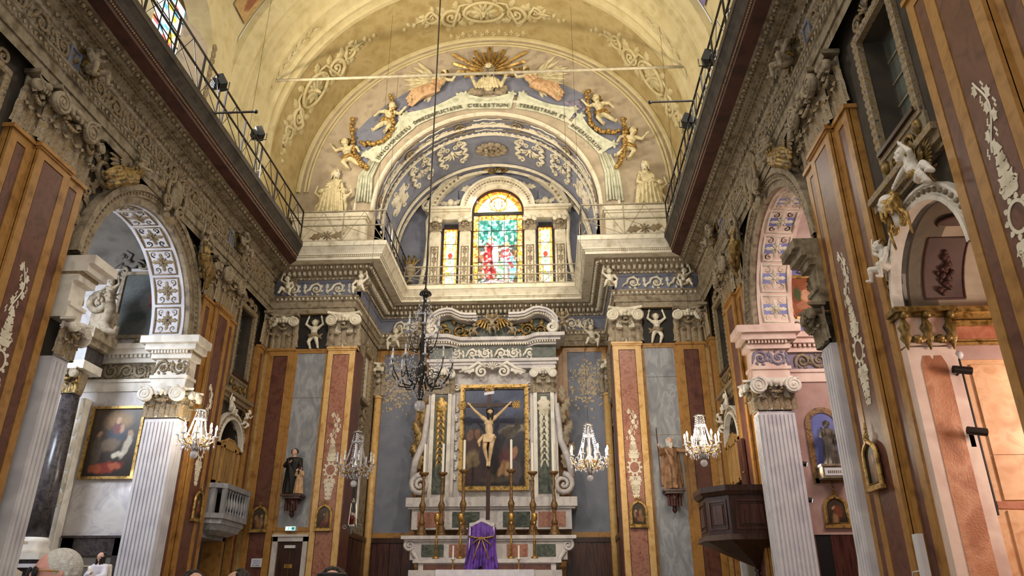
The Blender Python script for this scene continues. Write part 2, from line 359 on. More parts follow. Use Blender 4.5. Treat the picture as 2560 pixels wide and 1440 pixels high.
ribs = [(15.12, 5.25), (15.12, 5.17), (14.98, 5.15), (14.95, 5.21), (14.84, 5.23), (14.80, 5.19), (14.70, 5.16), (14.62, 5.22), (14.30, 5.24), (14.28, 5.18), (14.16, 5.16), (14.12, 5.25),
        (13.72, 5.27), (13.70, 5.21), (13.58, 5.20), (13.55, 5.30), (13.40, 5.33), (13.37, 5.28), (13.25, 5.30), (13.20, 5.40), (13.02, 5.44), (13.0, 5.60)]
struct('ceiling_ribs', ringband(ribs, 12, 9.9), 'plaster_cream', 'stepped cream mouldings of the vault arch')
a = math.asin(1.42/5.65)
struct('ceiling_nave', ringband([(3.2, 5.65), (13.05, 5.65)], 12, 9.9, a, pi-a, 48, False), 'plaster_cream', 'cream barrel vault of the nave')
# thin mouldings along the chancel arch and the outer lunette
b = MB()
for r, t, zc in ((5.2, .07, 12), (5.02, .035, 12), (4.93, .03, 12)):
    b.tube([(r*cos(pi*i/48), YT+.10, zc+r*sin(pi*i/48)) for i in range(49)], t, 6)
struct('trim_1', b, 'plaster_cream', 'cream roll mouldings around the outer lunette')
b = MB()
for r, t, y in ((3.1, .06, YT+.1), (3.58, .04, YT+.1), (3.02, .05, YT+.55), (3.0, .045, YT+.95), (3.0, .05, YB-.25), (3.0, .05, YB+.1)):
    b.tube([(r*cos(pi*i/40), y, 11.35+r*sin(pi*i/40)) for i in range(41)], t, 6)
struct('trim_2', b, 'stucco_light', 'cream roll mouldings of the chancel vault')

# ---------------------------------------------------------------- entablature swept round nave, piers and chancel
def epath(p):
    return [(-W0+p, 3.2), (-W0+p, YT-p), (-CH+p, YT-p), (-CH+p, YB-p), (CH-p, YB-p), (CH-p, YT-p), (W0-p, YT-p), (W0-p, 3.2)]
def sweep(prof, i0, i1, mb=None):
    b = mb or MB(); m = len(prof); n = i1-i0+1; vs = []
    for i in range(i0, i1+1):
        for p, z in prof: x, y = epath(p)[i]; vs.append((x, y, z))
    return b.add(vs, [(i*m+k, i*m+k+1, (i+1)*m+k+1, (i+1)*m+k) for i in range(n-1) for k in range(m-1)])
A_ = [(0, ZA), (0, 8.52), (.03, 8.52), (.03, 8.68), (.06, 8.70), (.06, 8.76), (.10, 8.79), (.10, 8.83), (.0, 8.83)]
F_ = [(.0, 8.83), (.0, 9.20), (.03, 9.22), (.05, 9.27)]
B_ = [(.05, 9.27), (.13, 9.33), (.17, 9.35), (.17, 9.37), (.32, 9.44), (.34, 9.44), (.36, 9.46), (.50, 9.52)]
K_ = [(.50, 9.52), (.74, 9.52), (.74, 9.60), (.76, 9.62), (.80, 9.64)]
T_ = [(.80, 9.64), (.80, 9.67), (.84, 9.74), (.90, 9.82), (.92, 9.83), (.92, 9.95), (-.3, 9.95)]
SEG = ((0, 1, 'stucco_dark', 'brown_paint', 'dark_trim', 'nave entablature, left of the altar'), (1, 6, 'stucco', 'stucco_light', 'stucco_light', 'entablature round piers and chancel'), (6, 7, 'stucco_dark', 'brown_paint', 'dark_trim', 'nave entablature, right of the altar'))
ENT = []
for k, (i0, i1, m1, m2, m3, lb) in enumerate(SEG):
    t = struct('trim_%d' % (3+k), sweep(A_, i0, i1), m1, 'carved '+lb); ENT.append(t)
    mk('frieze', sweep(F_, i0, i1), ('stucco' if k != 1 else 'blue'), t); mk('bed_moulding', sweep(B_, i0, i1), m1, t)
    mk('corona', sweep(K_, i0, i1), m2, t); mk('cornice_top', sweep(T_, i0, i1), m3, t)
# small repeated ornament of the mouldings
def walk(i0, i1, p, step, z):                      # yields points and the inward normal along the swept path
    pts = epath(p)
    for i in range(i0, i1):
        a = Vector(pts[i]+(0,)); c = Vector(pts[i+1]+(0,)); d = c-a; L = d.length; d /= L
        nrm = Vector((d.y, -d.x, 0)); n = max(1, int(L/step))
        for j in range(n):
            q = a+d*(L*(j+.5)/n); yield Vector((q.x, q.y, z)), d, nrm
def orow(i0, i1, p, step, z, fn, parent, name, m):
    b = MB()
    for q, d, nr in walk(i0, i1, p, step, z):
        b.M = Matrix(((d.x, -nr.x, 0, q.x), (d.y, -nr.y, 0, q.y), (0, 0, 1, q.z), (0, 0, 0, 1))); fn(b)
    b.M = None; mk(name, smo(b, name), m, parent, stuff=True)
def egg(b):
    b.ell((0, -.02, -.01), (.038, .04, .045), 6, 4); b.box(.062, .072, -.03, .03, -.04, .03)
def chev(b):
    b.prism([(-.045, 0), (0, .03), (.05, .0), (.05, -.012), (0, .016), (-.045, -.014)], -.03, .03); b.add([(-.04, -.03, -.01), (0, -.075, .005), (.04, -.03, -.01), (0, .05, .06)], [(0, 1, 3), (1, 2, 3)])
def dent(b): b.box(-.035, .035, -.07, .05, -.065, .045)
def bead(b): b.ell((0, -.008, 0), (.022, .02, .02), 6, 4)
def tong(b):
    b.leaf(0, .03, -pi/2, .085, .07, .025, lob=1, n=4)
def scrl(b):
    b.scroll(-.05, 0, .045, 0, 1.2, 1, .016, 0, m=8, eye=False); b.leaf(.02, 0, 0, .08, .06, .02, n=4)
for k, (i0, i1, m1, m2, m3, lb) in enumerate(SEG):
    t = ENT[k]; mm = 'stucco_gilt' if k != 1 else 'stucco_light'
    orow(i0, i1, .42, .15, 9.475, egg, t, 'egg_row', mm)
    if k != 1: orow(i0, i1, .25, .105, 9.39, chev, t, 'leaf_row', mm)
    else: orow(i0, i1, .22, .125, 9.40, dent, t, 'dentil_row', 'stucco_light')
    orow(i0, i1, .10, .2, 9.30, scrl, t, 'scroll_row', mm)
    orow(i0, i1, .75, .05, 9.61, bead, t, 'bead_row', mm)
    orow(i0, i1, .07, .11, 8.77, tong, t, 'tongue_row', mm)
# frieze panels of scrolling acanthus
RIN = {}
def rinc(L, H, k):
    key = (round(L, 2), round(H, 2), k)
    if key not in RIN: RIN[key] = smo(MB().rinceau(L, H, k, .05), 'scroll_relief')
    return RIN[key]
def on_left(u, z, X=W0): return (-X, u, z)
for sg, t in ((-1, ENT[0]), (1, ENT[2])):
    for u in [3.6+.96*i_ for i_ in range(14)]:
        L = .95
        me = rinc(.95, .36, 2)
        mk('scroll_relief', me, 'stucco_gilt', t, (sg*(W0-.01), u if sg < 0 else u+L, 8.86), LW if sg < 0 else RW)
for sg, t in ((-1, ENT[0]), (1, ENT[2])):                  # small grey tablets over the pilasters
    for u in (5.2, 8.4, 14.25):
        mk('frieze_tablet', MB().frame(-.13, .13, 8.86, 9.19, .03, -.06, 0).box(-.10, .10, -.03, 0, 8.89, 9.16), 'blue_panel', t, (sg*W0, u, 0), LW if sg < 0 else RW)
for x0, y0, r, L in [(s_+.58*i_, YT-.01, 0, .56) for s_ in (-5.2, 3.5) for i_ in range(3)]:
    mk('scroll_relief', rinc(L, .36, 1), 'stucco_light', ENT[1], (x0, y0, 8.86), r)
for x0 in (-2.9, 2.1): mk('scroll_relief', rinc(.8, .36, 2), 'stucco_light', ENT[1], (x0, YB-.01, 8.86), 0)
# ================================================================ PILASTERS AND CAPITALS
def acan(b, x, z, H, Wd, out, y=0., n=11):            # upright acanthus leaf whose tip rolls forward
    vs = []
    for i in range(n+1):
        t = i/n; q = max(0, (t-.62)/.38); w = Wd*.5*(1-.25*t-.45*q*q)*(1+.10*cos(2*pi*3*t))
        zz = z+H*(min(t, .62)/.62*.80+.20*sin(q*pi*.85)/sin(pi*.5)-.06*q*q); yy = y-out*(.15+.25*t+.75*(1-cos(q*pi*.9))/1.95)
        for k in (-1, -.66, -.33, 0, .33, .66, 1): vs.append((x+k*w, yy+out*(.30*k*k*(1-.4*q)-(.10 if abs(k) == .33 else 0)-(.05 if abs(k) == .66 and i % 2 else 0)), zz-.04*H*k*k*q))
    return b.add(vs, [(i*7+k, i*7+k+1, (i+1)*7+k+1, (i+1)*7+k) for i in range(n) for k in range(6)])
CAPS = {}
def capital_meshes(w, h, nl=3, vol=True):
    key = (round(w, 3), round(h, 3), nl, vol)
    if key in CAPS: return CAPS[key]
    bell = MB().add([(x, y, z) for z, q in ((0, 1), (h*.5, .98), (h*.9, 1.12)) for x, y in ((-w/2*q, 0), (-w/2*q, -.03*q), (w/2*q, -.03*q), (w/2*q, 0))],
        [(i*4+k, i*4+(k+1) % 4, i*4+4+(k+1) % 4, i*4+4+k) for i in range(2) for k in range(4)]+[(0, 3, 2, 1), (8, 9, 10, 11)])
    for i in range(7): bell.box(-w/2+w*(i+.35)/7, -w/2+w*(i+.65)/7, -.045, 0, 0, h*.5)
    lv = MB(); n = nl
    for i in range(n): acan(lv, -w/2+w*(i+.5)/n, 0, h*.42, w/n*.95, .10, -.03)
    for i in range(n+1): acan(lv, -w/2+w*i/n, h*.05, h*.68, w/n*.8, .15, -.02)
    for sx in (-1, 1):
        for yy in (.06, ): acan(lv, sx*w*.5, 0, h*.45, .12, .08, -.05)
    lv.swag(-w*.3, h*.66, w*.3, h*.66, h*.12, .03, -.12)
    vo = MB()
    if vol:
        for sx in (-1, 1):
            r = min(.17, w*.24); cx, cz = sx*(w*.5), h*.74
            vo.lathe([(0.01, 0), (r, 0), (r, .10), (.01, .10)], 14) if False else None
            vo.M = Matrix.Translation((cx, -.16, cz)) @ Matrix.Rotation(pi/2, 4, 'X'); vo.lathe([(r*.98, -.02), (r*.98, .05)], 14); vo.M = None
            vo.scroll(cx, cz, r*.9, pi/2, 2.2, sx, r*.17, -.20, m=26)
        vo.box(-w*.5, w*.5, -.19, -.03, h*.74, h*.74+min(.17, w*.24)*.95); vo.ell((0, -.2, h*.84), (.07, .05, .06), 8, 5)
        for i in range(5): vo.ell((-w*.28+w*.14*i, -.19, h*.76), (w*.05, .03, .05), 6, 4)
    ab = MB(); k = 8; T = [(-w*.66+w*1.32*i/k, -.10-.13*abs(2*i/k-1)**2) for i in range(k+1)]
    vs = [(x, y, z) for z in (h*.93, h) for x, y in T+[(w*.66, .02), (-w*.66, .02)]]; m = k+3
    ab.add(vs, [tuple(range(m-1, -1, -1)), tuple(range(m, 2*m))]+[(i, (i+1) % m, m+(i+1) % m, m+i) for i in range(m)])
    CAPS[key] = (bell.mesh('bell'), smo(lv, 'acanthus_leaves'), smo(vo, 'volutes'), ab.mesh('abacus')); return CAPS[key]
def put_capital(parent, x, y, z, w, h, nl=3, ms=('stucco', 'stucco_gilt', 'stucco_light', 'stucco'), vol=True):
    bell, lv, vo, ab = capital_meshes(w, h, nl, vol)
    bell, lv, vo, ab = [with_mat(q, m_) for q, m_ in zip((bell, lv, vo, ab), ms)]
    c = mk('capital', bell, ms[0], parent, (x, y, z))
    for nm, me, m in (('acanthus_leaves', lv, ms[1]), ('volutes', vo, ms[2]), ('abacus', ab, ms[3])):
        if len(me.vertices): mk(nm, me, m, c)
    return c
CAPM = {}
def strip_panel(t, x0, x1, z0, z1, y, mo, mr, bl, br):     # ochre stiles with a sunk red field between dark lines
    b = MB(); b.box(x0, x0+bl, y, y+.05, z0, z1); b.box(x1-br, x1, y, y+.05, z0, z1); b.box(x0+bl, x1-br, y, y+.05, z1-.16, z1)
    mk('border', b, mo, t)
    mk('dark_line', MB().box(x0+bl, x1-br, y+.02, y+.05, z0, z1-.16), 'black_cloth', t)
    mk('marble_field', MB().box(x0+bl+.014, x1-br-.012, y+.006, y+.04, z0, z1-.16-.015), mr, t)
def vine_mesh(w):                                         # painted vine: leaves, flower ring, curling stem; x centred, z about the ring
    b = MB(); th = .006
    def flat(pts): b.prism(pts, -th, 0)
    def lf(x, z, a, L, W, lobes=3):
        P = []
        for i in range(19):
            t = i/18; P.append((t*L+.12*L*sin(2*pi*lobes*t)*.35, W*.5*sin(pi*t**.8)*(1+.30*cos(2*pi*lobes*t))))
        Q = P+[(p, -q) for p, q in P[::-1][1:-1]]
        flat([(x+cos(a)*p-sin(a)*q, z+sin(a)*p+cos(a)*q) for p, q in Q])
    def ring(r0, r1, n=20, z=0):
        for i in range(n):
            a, c = 2*pi*i/n, 2*pi*(i+1)/n
            flat([(r0*cos(a), z+r0*sin(a)*1.15), (r1*cos(a), z+r1*sin(a)*1.15), (r1*cos(c), z+r1*sin(c)*1.15), (r0*cos(c), z+r0*sin(c)*1.15)])
    R = w*.30; ring(R*.78, R)
    for i in range(10): a = 2*pi*i/10; lf(R*cos(a)*.98, R*1.15*sin(a)*.98, atan2(1.15*sin(a), cos(a)), R*.42, R*.5, 1)
    for sg, zz in ((1, R*1.5), (-1, -R*1.5)):
        for k in range(5):
            for s2 in (-1, 1): lf(s2*w*.02, zz+sg*k*.10, pi/2*sg+s2*(.95-.14*k), w*(.40-.045*k), w*.20, 2)
        for s2 in (-1, 1): b.scroll(s2*w*.20, zz+sg*.10, w*.09, 0, 1.2, s2*sg, .010, 0, m=10, eye=False)
        lf(0, zz, pi/2*sg, .5, w*.14)
    P = [(w*.16*sin(z*7.5), z) for z in [R*1.5+.45+i*.04 for i in range(19)]]
    b.tube([(x, -.003, z) for x, z in P], .011, 4)
    for i in range(1, 18, 3):
        s2 = 1 if i % 2 else -1
        for k in range(3): lf(P[i][0]+s2*w*.05, P[i][1], (0 if s2 > 0 else pi)+(k-1)*.9, w*.17, w*.12, 2)
        for k in range(5): b.ell((P[i][0]-s2*w*(.13+.02*(k % 3)), 0, P[i][1]-.02*k+.02), (.012, .004, .014), 5, 4)
    return b.mesh('painted_vine')
VINE = vine_mesh(.44)
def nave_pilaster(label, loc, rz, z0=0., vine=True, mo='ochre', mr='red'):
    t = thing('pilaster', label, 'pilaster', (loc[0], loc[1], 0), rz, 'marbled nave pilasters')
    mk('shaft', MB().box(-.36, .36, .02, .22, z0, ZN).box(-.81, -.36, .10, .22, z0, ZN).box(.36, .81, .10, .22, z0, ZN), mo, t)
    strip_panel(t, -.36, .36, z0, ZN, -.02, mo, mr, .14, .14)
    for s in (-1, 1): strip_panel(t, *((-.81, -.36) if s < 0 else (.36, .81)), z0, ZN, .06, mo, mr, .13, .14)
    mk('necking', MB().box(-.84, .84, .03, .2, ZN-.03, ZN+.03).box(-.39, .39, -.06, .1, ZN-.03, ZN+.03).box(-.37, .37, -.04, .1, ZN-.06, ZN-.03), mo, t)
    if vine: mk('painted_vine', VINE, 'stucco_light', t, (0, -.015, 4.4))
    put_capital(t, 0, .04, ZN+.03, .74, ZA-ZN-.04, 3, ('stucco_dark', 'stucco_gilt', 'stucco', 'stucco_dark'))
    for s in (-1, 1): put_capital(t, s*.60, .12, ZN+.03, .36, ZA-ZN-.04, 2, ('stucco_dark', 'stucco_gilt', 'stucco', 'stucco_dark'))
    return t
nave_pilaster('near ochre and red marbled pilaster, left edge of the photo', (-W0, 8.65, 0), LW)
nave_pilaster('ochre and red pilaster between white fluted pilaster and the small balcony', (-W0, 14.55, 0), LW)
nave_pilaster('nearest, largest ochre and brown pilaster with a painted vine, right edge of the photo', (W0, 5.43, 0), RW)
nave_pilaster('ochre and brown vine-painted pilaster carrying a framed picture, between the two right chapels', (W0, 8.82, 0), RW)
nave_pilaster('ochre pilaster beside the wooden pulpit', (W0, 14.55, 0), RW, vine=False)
# pilasters of the chancel piers, facing the nave, and the grey marble panels between
for sg, nm in ((-1, 'left'), (1, 'right')):
    lx = 'with the painting' if sg < 0 else 'with the bearded statue'
    t = thing('pilaster', ('light ochre pier pilaster with white vine, next to the unlit small chandelier' if sg < 0 else 'light ochre pier pilaster with white vine, between lit chandelier and bearded statue'), 'pilaster', (sg*3.51, YT, 0), 0, 'chancel pier pilasters')
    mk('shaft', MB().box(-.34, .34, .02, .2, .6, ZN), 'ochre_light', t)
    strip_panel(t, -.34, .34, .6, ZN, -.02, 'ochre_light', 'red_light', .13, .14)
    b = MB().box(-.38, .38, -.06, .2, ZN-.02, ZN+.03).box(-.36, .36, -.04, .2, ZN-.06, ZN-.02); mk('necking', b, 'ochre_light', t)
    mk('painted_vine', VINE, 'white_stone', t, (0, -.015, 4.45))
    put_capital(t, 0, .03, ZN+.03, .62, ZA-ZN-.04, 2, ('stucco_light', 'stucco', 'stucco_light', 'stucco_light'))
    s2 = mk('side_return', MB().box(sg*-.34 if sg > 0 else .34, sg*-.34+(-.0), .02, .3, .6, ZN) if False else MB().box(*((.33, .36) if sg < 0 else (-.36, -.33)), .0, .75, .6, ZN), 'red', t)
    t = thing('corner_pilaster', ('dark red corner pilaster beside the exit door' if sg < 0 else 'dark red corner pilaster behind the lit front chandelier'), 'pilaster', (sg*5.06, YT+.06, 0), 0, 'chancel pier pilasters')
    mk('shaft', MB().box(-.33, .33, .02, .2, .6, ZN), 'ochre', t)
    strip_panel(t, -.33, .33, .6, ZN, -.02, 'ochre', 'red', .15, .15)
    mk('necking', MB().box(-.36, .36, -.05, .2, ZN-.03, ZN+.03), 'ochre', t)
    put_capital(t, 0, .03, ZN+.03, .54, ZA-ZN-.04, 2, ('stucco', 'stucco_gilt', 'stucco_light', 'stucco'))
    t = thing('marble_panel', ('tall blue-grey marble panel behind the black-robed statue' if sg < 0 else 'tall blue-grey marble panel behind the bearded statue'), 'panel', (sg*4.29, YT+.1, 0), 0)
    mk('border', MB().frame(-.45, .45, 3.1 if sg < 0 else .6, ZN, .09, -.02, .03), 'ochre', t)
    for z0, z1 in ((3.19 if sg < 0 else .69, 5.2), (5.21, 6.6), (6.61, ZN-.09)) if sg > 0 else ((3.19, 6.2), (6.21, ZN-.09)):
        mk('slab', MB().box(-.36, .36, 0, .03, z0, z1), 'grey_marble', t)
    mk('necking', MB().box(-.45, .45, -.03, .1, ZN-.03, ZN+.02), 'ochre', t)
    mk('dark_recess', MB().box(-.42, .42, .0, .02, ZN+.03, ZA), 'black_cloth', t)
    # pilaster strip where nave wall meets the pier
    t = thing('corner_strip', 'narrow ochre pilaster strip in the corner '+('left' if sg < 0 else 'right')+' of the chancel', 'pilaster', (sg*(W0+.05), 17.02, 0), LW if sg < 0 else RW)
    mk('shaft', MB().box(-.13, .13, 0, .15, 0, ZN), 'ochre', t); mk('marble_field', MB().box(-.05, .05, -.006, .05, 0, ZN-.16), 'red', t); mk('necking', MB().box(-.15, .15, -.03, .1, ZN-.03, ZN+.03), 'ochre', t)
    put_capital(t, 0, .0, ZN+.03, .24, ZA-ZN-.04, 1, ('stucco', 'stucco_gilt', 'stucco', 'stucco'))
    # small engaged columns at the back corners of the chancel
    t = thing('engaged_column', 'slim ochre engaged column beside the blue panel, '+('left' if sg < 0 else 'right')+' of the altar', 'column', (sg*3.2, YB-.02, 0), 0)
    mk('shaft', smo(MB().lathe([(.10, .6), (.10, 6.9)], 10), 'shaft'), 'ochre_light', t); mk('necking', MB().lathe([(.125, 6.9), (.125, 6.96)], 10), 'ochre_light', t)
    put_capital(t, 0, -.05, 6.96, .22, .95, 1, ('stucco_light', 'stucco', 'stucco_light', 'stucco_light'))

# ================================================================ ARCHES, NARROW BAYS, CHAPELS
def arcband(b, r0, r1, y0, y1, zc, a0=0., a1=pi, n=28, xc=0.):
    for i in range(n):
        a, c = a0+(a1-a0)*i/n, a0+(a1-a0)*(i+1)/n
        P = [(xc+r0*cos(a), zc+r0*sin(a)), (xc+r1*cos(a), zc+r1*sin(a)), (xc+r1*cos(c), zc+r1*sin(c)), (xc+r0*cos(c), zc+r0*sin(c))]
        b.add([(x, y0, z) for x, z in P]+[(x, y1, z) for x, z in P], [(0, 1, 2, 3), (1, 5, 6, 2), (0, 3, 7, 4), (7, 6, 5, 4)])
    return b
def arc_items(r, zc, n, fn, b, a0=0., a1=pi):
    for i in range(n):
        a = a0+(a1-a0)*(i+.5)/n
        b.M = Matrix.Translation((r*cos(a), 0, zc+r*sin(a))) @ Matrix.Rotation(-(a-pi/2), 4, 'Y'); fn(b)
    b.M = None; return b
for sg in (-1, 1):
    rz = LW if sg < 0 else RW; nm = ('cool white chapel' if sg < 0 else 'pink chapel')
    t = thing('arch', 'large moulded archivolt opening into the '+nm, 'arch', (sg*5.62, AC, 0), rz)
    m1 = 'stucco'
    mk('archivolt', arcband(arcband(arcband(MB(), 1.72, 1.84, -.10, .1, AS), 1.84, 1.95, -.14, .1, AS), 1.95, 2.06, -.18, .1, AS), m1, t)
    mk('bead_moulding', smo(arc_items(1.90, AS, 60, lambda b: b.ell((0, -.145, 0), (.035, .03, .03), 6, 4), MB()), 'bead_moulding'), 'stucco_gilt', t, stuff=True)
    mk('soffit', arcband(MB(), 1.70, 1.74, 0, .66, AS), 'white_paint' if sg < 0 else 'pink_stone', t)
    k = 9
    for i in range(k):                                  # soffit panels with relief
        a = pi*(i+.5)/k; b = MB()
        b.frame(-.26, .26, -.27, .27, .03, -.03, 0); b.rosette(0, 0, .13, 8, .05)
        for q in range(4):
            for s in (-1, 1): b.scroll(s*.13, (.17 if q % 2 else -.17), .06, pi/2, 1.2, s*(1 if q % 2 else -1), .018, 0, m=8)
            b.leaf(0, 0, pi/2*q, .24, .09, .04)
        o = mk('soffit_panel', smo(b, 'soffit_panel') if i == 0 else PAN, ('stucco_gilt' if sg < 0 else 'stucco_light') if i == 0 else None, t)
        if i == 0: PAN = o.data
        o.matrix_local = Matrix.Translation((1.70*cos(a), .33, AS+1.70*sin(a))) @ Matrix.Rotation(-(a-pi/2), 4, 'Y') @ Matrix.Rotation(pi/2, 4, 'Z') @ Matrix.Rotation(pi/2, 4, 'X')
    if sg > 0:                                          # blue grounds between the pink reliefs
        for i in range(k):
            a = pi*(i+.5)/k; o = mk('blue_ground', MB().box(-.22, .22, -.004, .004, -.10, .10), 'blue_bright', t)
            o.matrix_local = Matrix.Translation((1.695*cos(a), .33, AS+1.695*sin(a))) @ Matrix.Rotation(-(a-pi/2), 4, 'Y') @ Matrix.Rotation(pi/2, 4, 'Z') @ Matrix.Rotation(-pi/2, 4, 'X')
    # stucco spandrels either side of the arch
    t = thing('spandrel_relief', 'scrolling stucco relief in the spandrels over the arch of the '+nm, 'relief', (sg*5.60, AC, 0), rz)
    for s2 in (-1, 1):
        b = MB(); b.scroll(s2*1.72, 8.02, .22, 0, 1.6, s2, .06); b.scroll(s2*1.98, 7.55, .12, 0, 1.4, -s2, .04); b.scroll(s2*1.28, 8.22, .12, pi, 1.4, -s2, .04)
        for i in range(7): a = i*.9; b.leaf(s2*1.72+.2*cos(a), 8.02+.2*sin(a), a+.6*s2, .24, .13, .06, .3)
        for i in range(5): b.leaf(s2*(2.0+.02*i), 7.75-.22*i, -pi/2+.3*(1 if i % 2 else -1), .26, .12, .05, .2)
        for i in range(4): b.leaf(s2*(1.45-.2*i), 8.26, (0 if s2 < 0 else pi)+.25*(1 if i % 2 else -1), .26, .12, .05, .2)
        mk('scrollwork', smo(b, 'scrollwork'), 'stucco_gilt', t)
    # keystone cartouche over the arch
    t = thing('keystone_cartouche', 'scrolled keystone cartouche over the arch of the '+nm, 'cartouche', (sg*5.44, AC+.05, 8.35), rz)
    b = MB().ell((0, -.10, .30), (.20, .08, .30), 12, 8); mk('shield', smo(b, 'shield'), 'stucco_dark', t)
    b = MB()
    for s in (-1, 1):
        b.scroll(s*.26, .55, .13, pi/2, 1.6, s, .045, -.08); b.scroll(s*.24, .03, .14, -pi/2, 1.6, -s, .045, -.08); b.tube([(s*.27, -.1, .03), (s*.34, -.12, .3), (s*.27, -.1, .55)], .04, 6)
        b.leaf(s*.3, .3, 0 if s > 0 else pi, .3, .2, .08, .3, -.05); b.leaf(s*.15, -.1, -pi/2-.4*s, .3, .16, .08, 0, -.05)
    b.shell(0, .62, .26, pi/2, 7, 2.2, .08, -.06); mk('scrollwork', smo(b, 'scrollwork'), 'stucco_gilt', t)
    # round window in the frieze above
    for uu in ((11.6, ) if sg < 0 else (11.9, )):
        t = thing('oval_opening', 'dark oval opening in the frieze above the arch of the '+nm, 'opening', (sg*(W0-.0), uu, 9.05), rz)
        b = MB(); b.tube([(.17*cos(2*pi*i/20), -.03, .24*sin(2*pi*i/20)) for i in range(21)], .035, 6); mk('rim', b, 'stucco_gilt', t)
        mk('dark_hollow', MB().ell((0, .0, 0), (.16, .02, .23), 14, 6), 'black_cloth', t)
    # white fluted jamb pilasters with their entablature blocks
    for u, ff in ((AC+AR, -1), (AC-AR, 1)):
        far = ff < 0
        t = thing('fluted_pilaster', ('white fluted pilaster at the far side of the ' if far else 'white fluted pilaster strip at the near side of the ')+nm, 'pilaster', (sg*5.62, u, 0), 0)
        xo = sorted((sg*-.23, sg*.41)); y0, y1 = (-.06, .28) if far else (-.28, .06)
        mk('shaft', MB().box(*xo, y0, y1, 0, 4.78), 'white_paint', t)
        b = MB(); nfl = 9; Lf = xo[1]-xo[0]
        for i in range(nfl): b.box(xo[0]+Lf*(i+.22)/nfl, xo[0]+Lf*(i+.78)/nfl, (y0-.02 if far else y1), (y0 if far else y1+.02), .3, 4.72)
        xf = sg*-.23
        for i in range(4): b.box(*sorted((xf, xf-sg*.02)), y0+(y1-y0)*(i+.2)/4, y0+(y1-y0)*(i+.8)/4, .3, 4.72)
        mk('fluting', b, 'white_paint', t)
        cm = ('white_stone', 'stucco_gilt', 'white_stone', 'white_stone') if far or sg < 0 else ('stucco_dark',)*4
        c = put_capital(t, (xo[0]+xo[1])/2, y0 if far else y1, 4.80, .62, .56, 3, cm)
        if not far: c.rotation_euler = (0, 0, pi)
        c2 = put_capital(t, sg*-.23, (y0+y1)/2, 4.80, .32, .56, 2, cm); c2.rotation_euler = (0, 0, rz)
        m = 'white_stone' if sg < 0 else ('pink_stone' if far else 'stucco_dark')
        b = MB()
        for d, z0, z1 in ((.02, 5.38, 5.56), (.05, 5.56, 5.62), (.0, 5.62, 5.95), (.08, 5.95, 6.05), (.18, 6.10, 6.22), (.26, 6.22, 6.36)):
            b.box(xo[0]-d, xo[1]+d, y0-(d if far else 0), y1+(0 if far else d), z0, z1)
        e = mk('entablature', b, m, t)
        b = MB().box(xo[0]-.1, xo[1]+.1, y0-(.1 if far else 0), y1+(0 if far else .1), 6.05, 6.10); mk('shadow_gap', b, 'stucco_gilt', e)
        r = smo(MB().rinceau(.66, .30, 2, .04), 'frieze_relief')
        if far: mk('frieze_relief', r, 'stucco_gilt' if sg < 0 else 'violet', e, (xo[0], y0, 5.64))
        else: mk('frieze_relief', r, 'stucco_gilt', e, (xo[1], y1, 5.64), pi)
        b = MB()
        for i in range(12): b.box(xo[0]-.06+(Lf+.1)*i/12, xo[0]-.06+(Lf+.1)*(i+.55)/12, y0-(.14 if far else -.2), y0 if far else y1+.14, 6.04, 6.10)
        mk('dentils', b, m, e, stuff=True)
